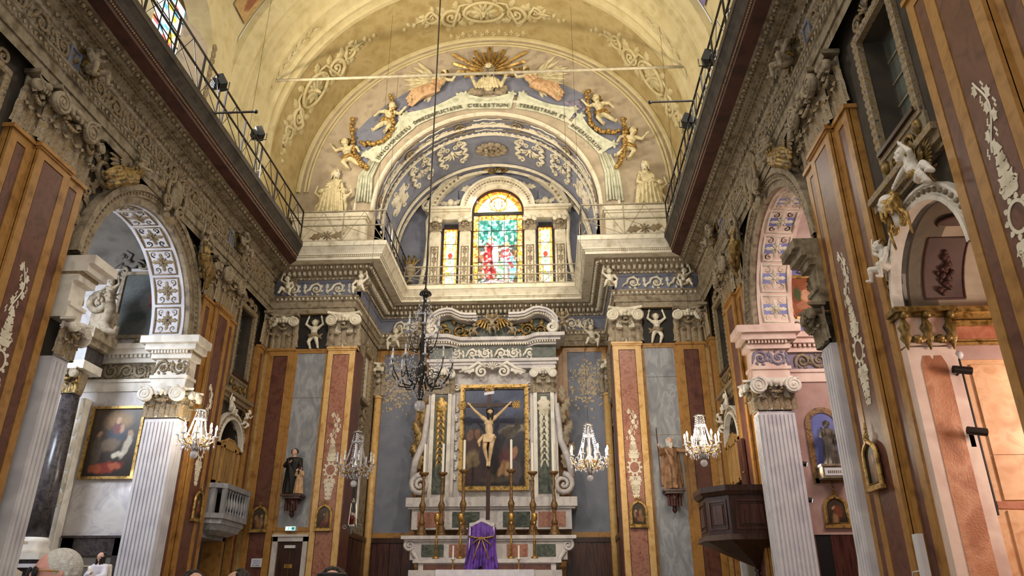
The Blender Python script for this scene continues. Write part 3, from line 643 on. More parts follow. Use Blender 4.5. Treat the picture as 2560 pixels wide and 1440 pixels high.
# ---- narrow bays: window above, arch below
for sg in (-1, 1):
    for j, (c, r, s) in enumerate(BAYS):
        rz = LW if sg < 0 else RW; where = {(-1, 0): 'at the far left edge of the photo', (-1, 1): 'above the small balcony', (1, 1): 'above the wooden pulpit', (1, 0): 'between the two vine-painted pilasters'}[(sg, j)]
        t = thing('grated_window', 'dark multi-paned window in a carved frame '+where, 'window', (sg*5.62, c, 0), rz)
        mk('frame', MB().frame(-.52, .52, 6.30, 8.16, .11, -.06, .02), 'stucco_gilt', t)
        b = MB()
        for i in range(17):
            for s2 in (-1, 1): b.leaf(s2*.47, 6.36+i*.105, pi/2, .12, .09, .035, 0, -.06, n=4)
        for i in range(9): b.leaf(-.45+i*.1, 8.11, 0, .12, .09, .035, 0, -.06, n=4)
        b.shell(0, 8.2, .2, pi/2, 7, 2.4, .06, -.05); b.scroll(-.3, 8.24, .1, 0, 1.4, 1, .035, -.04); b.scroll(.3, 8.24, .1, pi, 1.4, -1, .035, -.04)
        mk('carving', smo(b, 'carving'), 'stucco_gilt', t)
        for iz in range(5):
            for ix in range(3): mk('pane', MB().box(-.40+ix*.27, -.14+ix*.27, .29, .30, 6.43+iz*.325, 6.74+iz*.325), 'glass_dark', t)
        b = MB()
        for ix in range(1, 3): b.box(-.415+ix*.27, -.395+ix*.27, .27, .31, 6.4, 8.06)
        for iz in range(1, 5): b.box(-.42, .42, .27, .31, 6.405+iz*.325, 6.425+iz*.325)
        mk('muntins', b, 'iron_light', t)
        mk('sill', MB().box(-.46, .46, -.10, .3, 6.37, 6.42), 'dark_wood', t)
        b = MB().box(-.55, .55, -.04, .02, 5.98, 6.3); mk('apron', b, 'stucco_dark', t)
        b = MB()
        for s2 in (-1, 1): b.ell((s2*.4, -.06, 6.2), (.07, .05, .09), 8, 6); b.scroll(s2*.18, 6.13, .09, 0, 1.3, s2, .03, -.05)
        b.rosette(0, 6.13, .1, 6, .04, -.04); mk('apron_ornament', smo(b, 'apron_ornament'), 'old_gold', t)
        b = MB()
        for d, z0, z1 in ((.05, 5.74, 5.80), (.10, 5.80, 5.90), (.16, 5.90, 5.98)): b.box(-.80, .80, -d, .02, z0, z1)
        mk('string_course', b, 'stucco_gilt' , t)
        if sg < 0 and j == 0: continue
        # arch ring
        t = thing('small_arch', 'small white beaded arch '+{(-1, 1): 'over the lattice screen and balcony', (1, 1): 'over the lattice behind the pulpit', (1, 0): 'with marble putti, right of the pink chapel'}[(sg, j)], 'arch', (sg*5.62, c, 0), rz)
        mk('archivolt', arcband(arcband(MB(), r, r+.05, -.12, .05, s, n=20), r+.05, r+.15, -.08, .05, s, n=20), 'white_stone', t)
        mk('bead_moulding', smo(arc_items(r+.10, s, 26, lambda b: b.ell((0, -.09, 0), (.035, .03, .03), 6, 4), MB()), 'bead_moulding'), 'stucco', t, stuff=True)
        mk('outer_fillet', arcband(MB(), r+.15, r+.18, -.10, .05, s, n=20), 'white_stone', t)
# ---- left (cool white) chapel
struct('wall_chapel_left', MB().box(-9.6, -6.1, AC+AR+.18, AC+AR+.4, 0, 10).box(-9.6, -6.0, AC-AR-.4, AC-AR-.28, 0, 10).box(-9.6, -9.4, AC-AR-.4, AC+AR+.4, 0, 10), 'white_marble', 'veined white marble wall of the left chapel')
b = MB(); b.M = Matrix(((0, 1, 0, 0), (1, 0, 0, AC), (0, 0, 1, 0), (0, 0, 0, 1)))
vault = MB(); n = 20; R = AR+.2
vault.add([(x, AC+R*cos(pi*i/n), 7.9+.55*R*sin(pi*i/n)) for x in (-9.5, -6.05) for i in range(n+1)], [(i, i+1, n+2+i, n+1+i) for i in range(n)])
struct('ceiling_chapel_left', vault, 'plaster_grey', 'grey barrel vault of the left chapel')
struct('wall_chapel_right', MB().box(5.95, 9.6, AC+AR+.18, AC+AR+.4, 0, 6.4).box(6.0, 9.6, AC-AR-.4, AC-AR-.28, 0, 10).box(9.4, 9.6, AC-AR-.4, AC+AR+.4, 0, 10), 'pink', 'pink plastered wall of the right chapel')
struct('lunette_chapel_right', MB().box(5.95, 9.6, AC+AR+.18, AC+AR+.4, 6.4, 9.5), 'blue_bright', 'lavender lunette of the right chapel')
struct('ceiling_chapel_right', MB().add([(x, AC+R*cos(pi*i/n), 7.9+.55*R*sin(pi*i/n)) for x in (9.5, 6.05) for i in range(n+1)], [(i, i+1, n+2+i, n+1+i) for i in range(n)]), 'pink_stone', 'pink barrel vault of the right chapel')
# entablatures along the chapel side walls
for sg, m, mf, lb in ((-1, 'white_stone', 'stucco_dark', 'left'), (1, 'pink_stone', 'violet', 'right')):
    b = MB(); yw = AC+AR+.18
    for d, z0, z1 in ((.03, 5.38, 5.56), (.06, 5.56, 5.62), (.0, 5.62, 5.95), (.08, 5.95, 6.05), (.18, 6.10, 6.20), (.24, 6.20, 6.30)):
        b.box(min(sg*6.0, sg*9.4), max(sg*6.0, sg*9.4), yw-d, yw+.05, z0, z1)
    t = struct('trim_chapel_'+lb, b, m, 'entablature along the '+lb+' chapel wall')
    for i in range(4):
        x0 = sg*6.25+(i*.62 if sg > 0 else -(i+1)*.62); mk('frieze_relief', rinc(.6, .30, 2), 'white_stone' if sg > 0 else 'stucco', t, (x0, yw-.005, 5.64))
    b = MB()
    for i in range(26): x0 = sg*(6.15+i*.09); b.box(min(x0, x0+sg*.05), max(x0, x0+sg*.05), yw-.14, yw, 6.04, 6.10)
    mk('dentils', b, m, t, stuff=True); mk('frieze_ground', MB().box(min(sg*6.0, sg*9.4), max(sg*6.0, sg*9.4), yw-.004, yw, 5.62, 5.95), mf, t)
# ================================================================ FIGURES (library of meshes)
def remesh(mb, name, vox, it=3):
    me = mb.mesh(name+'_raw'); o = bpy.data.objects.new('tmp', me); COL.objects.link(o)
    m = o.modifiers.new('r', 'REMESH'); m.mode = 'VOXEL'; m.voxel_size = vox; m.use_smooth_shade = True
    if it:
        s = o.modifiers.new('s', 'SMOOTH'); s.factor = .5; s.iterations = it
    dg = bpy.context.evaluated_depsgraph_get(); me2 = bpy.data.meshes.new_from_object(o.evaluated_get(dg)); me2.name = name
    bpy.data.objects.remove(o); bpy.data.meshes.remove(me)
    me2.materials.clear(); me2.polygons.foreach_set('use_smooth', [True]*len(me2.polygons)); return me2
def hand(b, p, d, r, nrm=(0, -1, 0)):                 # small hand: palm, four fingers, thumb
    p = Vector(p); d = Vector(d).normalized(); n = Vector(nrm); s = d.cross(n)
    s = s.normalized() if s.length > .05 else d.orthogonal().normalized(); n = s.cross(d).normalized()
    b.ell(p+d*r*1.1, (r*.95, r*.95, r*1.3), 8, 6, d)
    for i, L in enumerate((1.9, 2.3, 2.2, 1.7)):
        a = p+d*r*1.7+s*r*(.75-.5*i); q = a+d*r*L*.55+n*r*.15; b.cap2(a, q, r*.3, r*.27, 6); b.cap2(q, q+d*r*L*.5-n*r*.45, r*.27, r*.22, 6)
    b.cap2(p+d*r*.6+s*r*.7, p+d*r*1.5+s*r*1.6, r*.36, r*.26, 6)
def head_on(b, c, r, face, up=(0, 0, 1), child=False):
    c = Vector(c); f = Vector(face).normalized(); u = Vector(up); s = f.cross(u).normalized(); u = s.cross(f).normalized()
    b.ell(c, (r*.80, r*.92, r*1.0), 12, 10, u); b.ell(c+f*r*.28-u*r*.35, (r*.60, r*.58, r*.62), 10, 8, u)
    b.ell(c+f*r*.90-u*r*.12, (r*.13, r*.15, r*.22), 6, 5, u)                                   # nose
    for k in (-1, 1):
        b.ell(c+s*r*k*.80-u*r*.08-f*r*.05, (r*.16, r*.12, r*.22), 6, 5, u)                     # ear
        b.ell(c+f*r*.66+s*r*k*.38-u*r*(.38 if child else .30), r*(.30 if child else .2), 6, 5)  # cheek
        b.ell(c+f*r*.78+s*r*k*.32+u*r*.18, (r*.24, r*.16, r*.08), 6, 4, u)                      # brow
    b.ell(c+f*r*.80-u*r*.52, (r*.22, r*.12, r*.10), 6, 4, u); b.ell(c+f*r*.66-u*r*.80, r*.24, 6, 5)   # lips, chin
def curls(c, r, face, n=26, long=0., seed=1):
    b = MB(); rnd = random.Random(seed); c = Vector(c); f = Vector(face).normalized()
    for i in range(n*2):
        a = i*2.399; z = 1-2*(i+.5)/(n*2); q = sqrt(1-z*z); d = Vector((q*cos(a), q*sin(a), z))
        if d.dot(f) > .42 - .5*max(0, d.z) or d.z < -.45-long: continue
        b.ell(c+d*r*.92, r*rnd.uniform(.22, .32), 6, 5)
    if long:
        for i in range(9):
            a = -pi*.85+i*pi*1.7/8; d = (-f*cos(a)+f.cross(Vector((0, 0, 1)))*sin(a)); b.cap2(c+d*r*.8-Vector((0, 0, r*.2)), c+d*r*.9-Vector((0, 0, r*(1+long*2.))), r*.28, r*.16, 6)
    return b
def wing(L, side, n=9):                                  # feathered wing rising from the origin, spread in x,z
    b = MB()
    for i in range(n):
        a = 1.25-1.5*i/(n-1); q = L*(1-.45*(i/(n-1)))
        b.M = Matrix.Scale(side, 4, (1, 0, 0)); b.leaf(L*.10*i*.25, L*.28-L*.03*i, a, q, L*.16, L*.05, -.15, .02+.004*i, 1, 6); b.leaf(L*.05*i*.2, L*.24-L*.02*i, a+.1, q*.55, L*.15, L*.07, -.1, -.01, 1, 5)
    b.M = Matrix.Scale(side, 4, (1, 0, 0)); b.tube([(0, 0, 0), (L*.08, -.01, L*.22), (L*.30, -.01, L*.48)], [L*.05, L*.06, L*.03], 6); b.M = None
    return b
def body_mesh(J, S, child, name, face=(0, -1, 0), vox=None):
    """J: joints in unit-height coordinates; S: size in metres; one continuous skin."""
    b = MB(); g = {k: Vector(v)*S for k, v in J.items()}
    k = 1.35 if child else 1.0
    hr = S*(.115 if child else .068)
    b.ell(g['pel'], (S*.085*k, S*.075*k, S*.075*k), 10, 8); mid = (g['pel']+g['chest'])/2; ax = g['chest']-g['pel']
    b.ell(mid, (S*.078*k, S*.068*k, ax.length*.55), 10, 8, ax); b.ell(g['chest'], (S*.092*k, S*.066*k, S*.085*k), 10, 8, ax)
    if child: b.ell(mid+Vector(face)*S*.03, S*.085, 10, 8)
    else:
        for s in ('L', 'R'): b.ell((g['chest']+g['sh'+s])/2+Vector(face)*S*.03, S*.045, 8, 6)
    b.cap2(g['chest'], g['head'], S*.05*k, S*.036*k)
    for s in ('L', 'R'):
        b.cap2(g['chest'], g['sh'+s], S*.05*k, S*.045*k); b.cap2(g['sh'+s], g['el'+s], S*.036*k, S*.029*k); b.cap2(g['el'+s], g['ha'+s], S*.029*k, S*.019*k)
        hand(b, g['ha'+s], g['ha'+s]-g['el'+s], S*.022*(1.25 if child else 1), face)
        b.cap2(g['pel'], g['hip'+s], S*.07*k, S*.062*k); b.cap2(g['hip'+s], g['kn'+s], S*.060*k, S*.041*k); b.cap2(g['kn'+s], g['ft'+s], S*.042*k, S*.024*k)
        calf = g['kn'+s].lerp(g['ft'+s], .3); b.ell(calf, S*.040*k, 8, 6)
        d = g.get('toe'+s, Vector(face)*S*.1); d = d.normalized(); b.cap2(g['ft'+s], g['ft'+s]+d*S*.085, S*.026*k, S*.02*k)
    head_on(b, g['head'], hr, g.get('look', Vector(face)), child=child)
    return remesh(b, name, vox or S*.009, 2), hr
def mirrorJ(J):
    o = {}
    for k, v in J.items():
        k2 = k[:-1]+{'L': 'R', 'R': 'L'}[k[-1]] if k[-1] in 'LR' else k
        o[k2] = (-v[0], v[1], v[2])
    return o
POSE = {
 'sit': dict(pel=(0, -.02, .10), chest=(.02, -.02, .34), head=(.05, -.06, .56), shL=(-.13, -.02, .40), elL=(-.22, -.10, .24), haL=(-.16, -.16, .08), shR=(.15, -.02, .41), elR=(.28, -.06, .50), haR=(.24, -.08, .68),
    hipL=(-.07, -.06, .08), knL=(-.16, -.24, .08), ftL=(-.14, -.22, -.14), hipR=(.07, -.06, .08), knR=(.16, -.26, .12), ftR=(.24, -.24, -.08)),
 'atlas': dict(pel=(0, 0, .46), chest=(.0, -.01, .68), head=(.02, -.05, .88), shL=(-.13, 0, .74), elL=(-.27, -.03, .84), haL=(-.22, -.04, 1.02), shR=(.13, 0, .74), elR=(.27, -.03, .84), haR=(.22, -.04, 1.02),
    hipL=(-.07, 0, .42), knL=(-.12, -.08, .24), ftL=(-.07, .02, .05), hipR=(.07, 0, .42), knR=(.14, -.10, .26), ftR=(.18, -.02, .06)),
 'lean': dict(pel=(.10, -.04, .12), chest=(-.10, -.05, .26), head=(-.24, -.10, .44), shL=(-.22, -.04, .30), elL=(-.34, -.08, .16), haL=(-.40, -.12, .04), shR=(-.04, -.08, .38), elR=(.06, -.16, .46), haR=(-.06, -.20, .54),
    hipL=(.15, -.06, .08), knL=(.34, -.16, .14), ftL=(.50, -.10, .02), hipR=(.16, -.05, .14), knR=(.36, -.12, .26), ftR=(.54, -.08, .16)),
 'fly': dict(pel=(0, -.02, .30), chest=(-.06, -.05, .52), head=(-.12, -.10, .73), shL=(-.19, -.05, .56), elL=(-.32, -.10, .48), haL=(-.42, -.14, .58), shR=(.07, -.06, .60), elR=(.20, -.10, .56), haR=(.26, -.16, .44),
    hipL=(-.06, -.03, .27), knL=(-.10, -.16, .10), ftL=(.04, -.04, -.04), hipR=(.08, -.02, .27), knR=(.22, -.08, .12), ftR=(.36, .0, .06)),
}
PUT = {}
def putto_parts(pose):
    if pose in PUT: return PUT[pose]
    J = POSE[pose]; me, hr = body_mesh(J, 1., True, 'body', vox=.0075); hd = Vector(J['head'])
    hair = remesh(curls(hd+Vector((0, .01, .02)), hr, (0, -1, 0), 26, seed=len(pose)), 'hair', .016, 1)
    ch = Vector(J['chest']); p = Vector(J['pel'])
    dr = MB(); k = 14
    for i in range(k):
        t = i/(k-1); a = -2.4+4.8*t; dr.cap2(p+Vector((.15*sin(a), -.15*cos(a)*.8-.02, .02+.03*sin(3*a))), p+Vector((.16*sin(a+.36), -.15*cos(a+.36)*.8-.02, -.03+.03*sin(3*a+1))), .035, .03, 6)
    dr.cap2(p+Vector((.14, .05, 0)), p+Vector((.30, .08, .12)), .05, .02); dr.cap2(p+Vector((.14, .05, 0)), p+Vector((.28, .08, -.1)), .05, .02)
    PUT[pose] = (me, hair, remesh(dr, 'drapery', .018, 1), ch); return PUT[pose]
WMESH = {}
def wingm(L, s):
    k = (round(L, 2), s)
    if k not in WMESH: WMESH[k] = smo(wing(L, s), 'wing')
    return WMESH[k]
def putto(label, loc, rz, pose='sit', s=.8, flip=False, mb='stucco', mh='old_gold', md='old_gold', wings=True, drape=True, group='stucco putti', tilt=0., cat='cherub'):
    me, hair, dr, ch = putto_parts(pose)
    t = thing('putto', label, cat, loc, rz, group, (-s if flip else s, s, s))
    if tilt: t.rotation_euler = (0, tilt, rz)
    mk('body', with_mat(me, mb), None, t); mk('hair', with_mat(hair, mh), None, t)
    if drape: mk('drapery', with_mat(dr, md), None, t)
    if wings:
        for sx in (-1, 1): mk('wing', with_mat(wingm(.34, sx), md), None, t, (ch.x+sx*.04, ch.y+.08, ch.z+.02))
    return t
def fold_robe(b, prof, n=36, k=9, f=.09, c=(0, 0), ph=0., fl=(1., .8)):
    vs = []; m = len(prof)
    for j, (r, z) in enumerate(prof):
        q = f*(1-j/(m-1))**.6+.01
        for i in range(n):
            a = 2*pi*i/n; rr = r*(1+q*sin(k*a+ph+z*1.3)+q*.5*sin((k*2+1)*a-z*2)); vs.append((c[0]+rr*cos(a)*fl[0], c[1]+rr*sin(a)*fl[1], z))
    b.add(vs, [(j*n+i, j*n+(i+1) % n, (j+1)*n+(i+1) % n, (j+1)*n+i) for j in range(m-1) for i in range(n)]+[tuple(range(n-1, -1, -1)), tuple(range((m-1)*n, m*n))])
def robed(label, loc, rz, h=1.2, robe='stucco', skin='skin', hairm='hair_dark', arms=None, beard=False, cat='statue', cloak=None, longhair=0., group=None, name='statue', slim=1.):
    """standing robed figure of height h, front -y; arms: ((elL, haL), (elR, haR)) in unit-height coordinates"""
    t = thing(name, label, cat, loc, rz, group)
    arms = arms or (((-.17, -.06, .62), (-.05, -.15, .66)), ((.18, -.04, .62), (.10, -.16, .58)))
    b = MB(); hd = Vector((0, -.02, .925)); hr = .075
    b.cap2((0, 0, .55), (0, 0, .80), .09, .07); b.cap2((0, 0, .78), hd, .04, .035); head_on(b, hd, hr, (0, -1, -.05))
    for (el, ha), sx in zip(arms, (-1, 1)):
        b.cap2((sx*.10, 0, .79), el, .03, .027); b.cap2(el, ha, .026, .018); hand(b, ha, Vector(ha)-Vector(el), .02); b.cap2((0, 0, .55), (sx*.05, -.02, .06), .06, .04); b.cap2((sx*.05, -.02, .03), (sx*.06, -.11, .02), .03, .025)
    bm = remesh(b, 'body', .007, 1); mk('body', bm, skin, t, sc=h)
    b = MB(); fold_robe(b, [(.17*slim, .0), (.16*slim, .12), (.145*slim, .3), (.125*slim, .48), (.115*slim, .58), (.13*slim, .70), (.12, .78), (.05, .835)], 40, 9, .12)
    for (el, ha), sx in zip(arms, (-1, 1)):
        b.cap2((sx*.10, 0, .77), el, .052, .050); e2 = Vector(el).lerp(Vector(ha), .75); b.cap2(el, e2, .048, .042); b.cap2(e2, Vector(e2)+Vector((0, .02, -.12)), .035, .02)
    mk('robe', remesh(b, 'robe', .012, 2), robe, t, sc=h)
    if cloak:
        b = MB()
        for i in range(11):
            q = i/10; a = Vector((-.13+.06*q, -.06-.05*sin(pi*q), .76-.05*q)); c = Vector((.10-.06*q, -.13, .42-.34*q)); b.cap2(a, a.lerp(c, .5)+Vector((0, -.05, 0)), .032, .03, 6); b.cap2(a.lerp(c, .5)+Vector((0, -.05, 0)), c, .03, .022, 6)
        for i in range(8): b.cap2((-.14+.04*i, .07, .78), (-.19+.054*i, .09, .10), .04, .045, 6)
        mk('cloak', remesh(b, 'cloak', .014, 2), cloak, t, sc=h)
    mk('hair', remesh(curls(hd+Vector((0, .012, .012)), hr, (0, -1, -.1), 30, longhair, 3), 'hair', .011, 1), hairm, t, sc=h)
    if beard:
        b = MB()
        for i in range(9): b.cap2((hd.x-.035+.009*i, hd.y-.055, hd.z-.045), (hd.x-.02+.005*i, hd.y-.075, hd.z-.13-.02*sin(pi*i/8)), .018, .010, 6)
        mk('beard', remesh(b, 'beard', .008, 1), hairm, t, sc=h)
    return t
# ================================================================ UPPER CHANCEL: WINDOW, RELIEFS, VAULT ORNAMENT
def colgrid(name, w, h, nx, ny, fn, m, x0=None, z0=0.):     # flat picture: a grid in x,z coloured by fn(u, v)
    x0 = -w/2 if x0 is None else x0
    me = bpy.data.meshes.new(name)
    me.from_pydata([(x0+w*i/nx, 0, z0+h*j/ny) for j in range(ny+1) for i in range(nx+1)], [], [(j*(nx+1)+i, j*(nx+1)+i+1, (j+1)*(nx+1)+i+1, (j+1)*(nx+1)+i) for j in range(ny) for i in range(nx)])
    a = me.color_attributes.new('Col', 'FLOAT_COLOR', 'POINT'); buf = []
    for j in range(ny+1):
        for i in range(nx+1): buf += list(fn(i/nx, j/ny))+[1.0]
    a.data.foreach_set('color', buf); me.materials.append(MAT[m]); return me
def L3(h): return lin(h)[:3]
def mix(a, b, t): t = max(0, min(1, t)); return tuple(x*(1-t)+y*t for x, y in zip(a, b))
def hsh(i, j): v = sin(i*127.1+j*311.7)*43758.5453; return v-math.floor(v)
def vno(x, y):
    i, j = math.floor(x), math.floor(y); f, g = x-i, y-j; f = f*f*(3-2*f); g = g*g*(3-2*g)
    return (hsh(i, j)*(1-f)+hsh(i+1, j)*f)*(1-g)+(hsh(i, j+1)*(1-f)+hsh(i+1, j+1)*f)*g
def blobs(bg, items):                                      # painter: background function plus soft ellipses (u, v, ru, rv, colour, soft, angle)
    items = [(u, v, ru, rv, L3(c), s, cos(an), sin(an)) for u, v, ru, rv, c, s, an in items]
    def f(u, v):
        c = bg(u, v); du = (vno(u*14, v*14)-.5)*.05; dv = (vno(u*14+9, v*14+5)-.5)*.05
        for x, y, ru, rv, k, s, ca, sa in items:
            p, q = u+du-x, v+dv-y; p, q = p*ca+q*sa, -p*sa+q*ca; d = (p/ru)**2+(q/rv)**2
            if d < 1.6: c = mix(c, k, (1.25-d)/s)
        n = .82+.36*vno(u*40, v*40); return tuple(min(1, x*n) for x in c)
    return f
YW = YB+.34
# ---- stained glass
def shard(x, y):                                          # id of the nearest random seed: pieces of leaded glass, and the gap to the next
    i, j = math.floor(x), math.floor(y); best = []
    for a in (-1, 0, 1):
        for c in (-1, 0, 1):
            p, q = i+a+hsh(i+a, j+c), j+c+hsh(i+a+31, j+c+17); best.append((hypot(x-p, y-q), hsh(i+a+5, j+c+9)))
    best.sort(); return best[0][1], best[1][0]-best[0][0]
FIGS = ((.30, .42, .17, .25, ('#b8282c', '#d8484a', '#8f1e24', '#e8a0a0')), (.31, .68, .07, .05, ('#f1d2b4', '#e8bc98')), (.44, .50, .08, .16, ('#f2efe6', '#dfe6ea')), (.72, .40, .15, .20, ('#f4efe8', '#e8d0d0', '#d8505c', '#f8f4ec')), (.73, .62, .07, .05, ('#f1d2b4', '#c89a74')),
        (.86, .34, .12, .16, ('#6fb2cc', '#9fd0d8', '#cf3f4c')), (.58, .30, .12, .12, ('#7fb88a', '#b8d8c0', '#f0ead8')), (.5, .10, .5, .09, ('#f0dce6', '#d884a4', '#a8ccb0', '#f6f0ea')))
def glass_main(u, v):
    e = min(u, 1-u, v*1.75, (1-v)*1.75); k, gap = shard(u*17, v*30); s = .72+.5*k
    if e < .105: c = [L3(q) for q in ('#dfa93a', '#c9642c', '#f4e2ae', '#e8bf58')][int(hsh(math.floor(u*40), math.floor(v*70))*3.99)]
    else:
        U, V = (u-.105)/.79, v; c = None
        for x, y, ru, rv, cs in FIGS:
            if ((U-x)/ru)**2+((V-y)/rv)**2 < 1+.35*(k-.5): c = L3(cs[int(k*7.3*len(cs)) % len(cs)])
        if c is None:
            if V > .62: c = L3(('#58b8ac', '#3c8a78', '#8fd4c8', '#2f6c62', '#cfeee6')[int(k*17) % 5])
            else: c = L3(('#6a4a38', '#8a6a4c', '#4c5a58', '#a88a68', '#d8dcd0')[int(k*23) % 5])
        if gap < .06: c = tuple(x*.25 for x in c)
    return tuple(min(1, x*s) for x in c)
def glass_side(u, v):
    s = .85+.4*hsh(math.floor(u*10), math.floor(v*40)); e = min(u, 1-u, v*3.2, (1-v)*3.2)
    if e < .17: c = L3('#dca93a') if vno(u*20, v*50) < .55 else L3('#c8682e') if vno(u*31, v*23) < .5 else L3('#f4e2b0')
    else:
        d = ((u-.5)/.17)**2+((v-.55)/.05)**2
        c = L3('#cf4430') if d < 1 else (L3('#f8f4e6') if vno(u*12, v*30) < .62 else L3('#e8c44a') if vno(u*9, v*17) < .55 else L3('#8fb08a'))
    return tuple(min(1, x*s) for x in c)
def glass_top(u, v):
    s = .9+.3*hsh(math.floor(u*16), math.floor(v*10)); d = hypot((u-.5)*1.6, (v-.42)*.9)
    if abs(d-.28) < .035: c = L3('#c9803a')
    elif d < .28 and abs(v-.42) < .13 and (abs(u-.42) < .015 or abs(u-.5) < .012 or abs(u-.58) < .015): c = L3('#a8702e')
    else: c = L3('#fdf6e4') if vno(u*12, v*9) < .66 else L3('#efd596')
    q = hypot((u-.5)*2, v); 
    if q > .86: c = L3('#dba640') if vno(u*30, v*20) < .55 else L3('#c8662e')
    return tuple(min(1, x*s) for x in c)
t = thing('stained_glass_window', 'tall stained glass window with red-robed figure and arched top', 'window', (.11, YW-.02, 0), 0)
g = mk('scene_glass', colgrid('scene_glass', 1.52, 2.72, 100, 180, glass_main, 'stained', None, 10.12), None, t)
me = colgrid('arch_glass', 1.52, .80, 60, 30, glass_top, 'stained', None, 0)
for v in me.vertices:
    lim = sqrt(max(0, .76**2-v.co.x**2)); v.co.z = v.co.z/.80*lim
mk('arch_glass', me, None, t, (0, 0, 12.94))
b = MB()
for i in range(1, 5): b.box(-.76, .76, -.02, .01, 10.12+i*.545-.008, 10.12+i*.545+.008)
for x in (-.6, -.2, .2, .6): b.box(x-.007, x+.007, -.02, .01, 10.12, 12.84)
for a in (.5, 1.1, pi-1.1, pi-.5): b.tube([(0, -.01, 12.94), (.76*cos(a), -.01, 12.94+.76*sin(a))], .008, 4)
mk('glazing_bars', b, 'lead', t); mk('transom', MB().box(-.80, .80, -.06, .01, 12.84, 12.94), 'lead', t)
b = arcband(MB(), .76, .82, -.08, .02, 12.94, n=24); b.box(-.82, -.76, -.08, .02, 10.1, 12.94).box(.76, .82, -.08, .02, 10.1, 12.94); mk('frame', b, 'dark_wood', t)
for k, xc in enumerate((-1.36, 1.58)):
    t = thing('side_light', ('narrow yellow stained glass light left' if k == 0 else 'narrow yellow stained glass light right')+' of the main window', 'window', (xc, YW-.02, 0), 0, 'narrow side lights')
    mk('glass', colgrid('glass', .42, 2.02, 20, 90, glass_side, 'stained', None, 10.36), None, t)
    b = MB()
    for i in range(1, 4): b.box(-.21, .21, -.02, .01, 10.36+i*.5-.006, 10.36+i*.5+.006)
    mk('glazing_bars', b, 'lead', t); mk('frame', MB().frame(-.25, .25, 10.32, 12.42, .04, -.05, .02), 'dark_wood', t)
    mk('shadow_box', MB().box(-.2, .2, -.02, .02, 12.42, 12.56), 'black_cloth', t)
# ---- aedicule round the window
t = thing('window_aedicule', 'pale stucco aedicule with curved pediment framing the stained glass', 'window surround', (.11, YW, 0), 0)
for x in (-1.93, -1.0, 1.0, 1.93):
    w_ = .17
    p = mk('pilaster', MB().box(x-w_, x+w_, -.22, 0, 10.0, 12.2), 'stucco_light', t)
    b = MB().frame(x-w_*.7, x+w_*.7, 10.3, 11.7, .03, -.24, -.2)
    for i in range(4): b.leaf(x, 10.5+i*.3, pi/2, .3, .14, .04, 0, -.22)
    mk('panel_ornament', smo(b, 'panel_ornament'), 'stucco', p)
    put_capital(p, x, -.22, 12.2, .30, .42, 2, ('stucco_light', 'stucco', 'stucco_light', 'stucco_light'))
b = MB()
for s in (-1, 1):
    x0, x1 = (-2.15, -.82) if s < 0 else (.82, 2.15)
    b = MB()
    for d, z0, z1 in ((.26, 12.62, 12.74), (.24, 12.74, 12.88), (.32, 12.88, 12.93), (.40, 12.93, 13.02)): b.box(x0-(d-.26 if s < 0 else 0), x1+(d-.26 if s > 0 else 0), -d, 0, z0, z1)
    mk('entablature', b, 'stucco_light', t)
b = arcband(arcband(arcband(MB(), .82, .95, -.22, 0, 12.94, n=24), .95, 1.10, -.28, 0, 12.94, n=24), 1.10, 1.18, -.34, 0, 12.94, n=24); mk('arch_moulding', b, 'stucco_light', t)
mk('bead_moulding', smo(arc_items(1.02, 12.94, 34, lambda b: b.ell((0, -.29, 0), .035, 6, 4), MB()), 'bead_moulding'), 'stucco', t, stuff=True)
zc, r1 = 12.35, 2.35; a0 = math.asin(.72/r1)
b = arcband(arcband(MB(), r1-.26, r1-.12, -.25, 0, zc, a0, pi-a0, 30), r1-.12, r1, -.36, 0, zc, a0, pi-a0, 30); mk('pediment', b, 'stucco_light', t)
b = MB()
for i in range(34):
    a = a0+(pi-2*a0)*(i+.5)/34; b.ell(((r1-.19)*cos(a), -.26, zc+(r1-.19)*sin(a)), .04, 6, 4)
mk('bead_moulding', smo(b, 'bead_moulding'), 'stucco', t, stuff=True)
for s in (-1, 1):
    b = MB(); b.scroll(s*2.2, 13.12, .17, pi/2, 1.5, -s, .06, -.2); b.tube([(s*2.08, -.2, 12.95), (s*2.20, -.2, 12.6), (s*2.16, -.2, 11.9), (s*2.20, -.2, 11.2), (s*2.34, -.15, 10.4)], [.07, .07, .06, .07, .08], 6)
    mk('side_volute', smo(b, 'side_volute'), 'stucco_light', t)
    b = MB().prism([(s*1.25, 13.05), (s*2.0, 13.05), (s*1.75, 13.55), (s*1.3, 13.8)], -.06, 0); sp = mk('spandrel', b, 'blue', t)
    b = MB().ell((s*1.5, -.12, 13.3), (.11, .09, .13), 10, 8)
    for q in (-1, 1): b.leaf(s*1.5+q*.06, 13.25, (0 if q > 0 else pi)+q*.4, .30, .16, .06, .2, -.08)
    mk('cherub_head', smo(b, 'cherub_head'), 'stucco_light', sp)
b = MB(); b.shell(0, 14.42, .24, pi/2, 7, 2.4, .08, -.3); b.rosette(0, 14.42, .17, 8, .08, -.34)
for s in (-1, 1): b.scroll(s*.2, 14.30, .10, 0, 1.4, s, .035, -.32); b.leaf(s*.2, 14.42, 0 if s > 0 else pi, .3, .14, .06, .2, -.32)
mk('crest', smo(b, 'crest'), 'old_gold', t)
b = MB()
for s in (-1, 1):
    for i in range(3): b.leaf(s*(.28+.3*i), 14.12-.1*i, (0 if s > 0 else pi)-s*.3, .34, .2, .06, .1, -.02)
mk('wing_relief', smo(b, 'wing_relief'), 'stucco_light', t, stuff=True)
b = MB().box(-2.4, 2.4, -.1, .0, 9.9, 10.06).box(-2.5, 2.5, -.02, 0, 10.06, 10.3); mk('base', b, 'stucco', t)
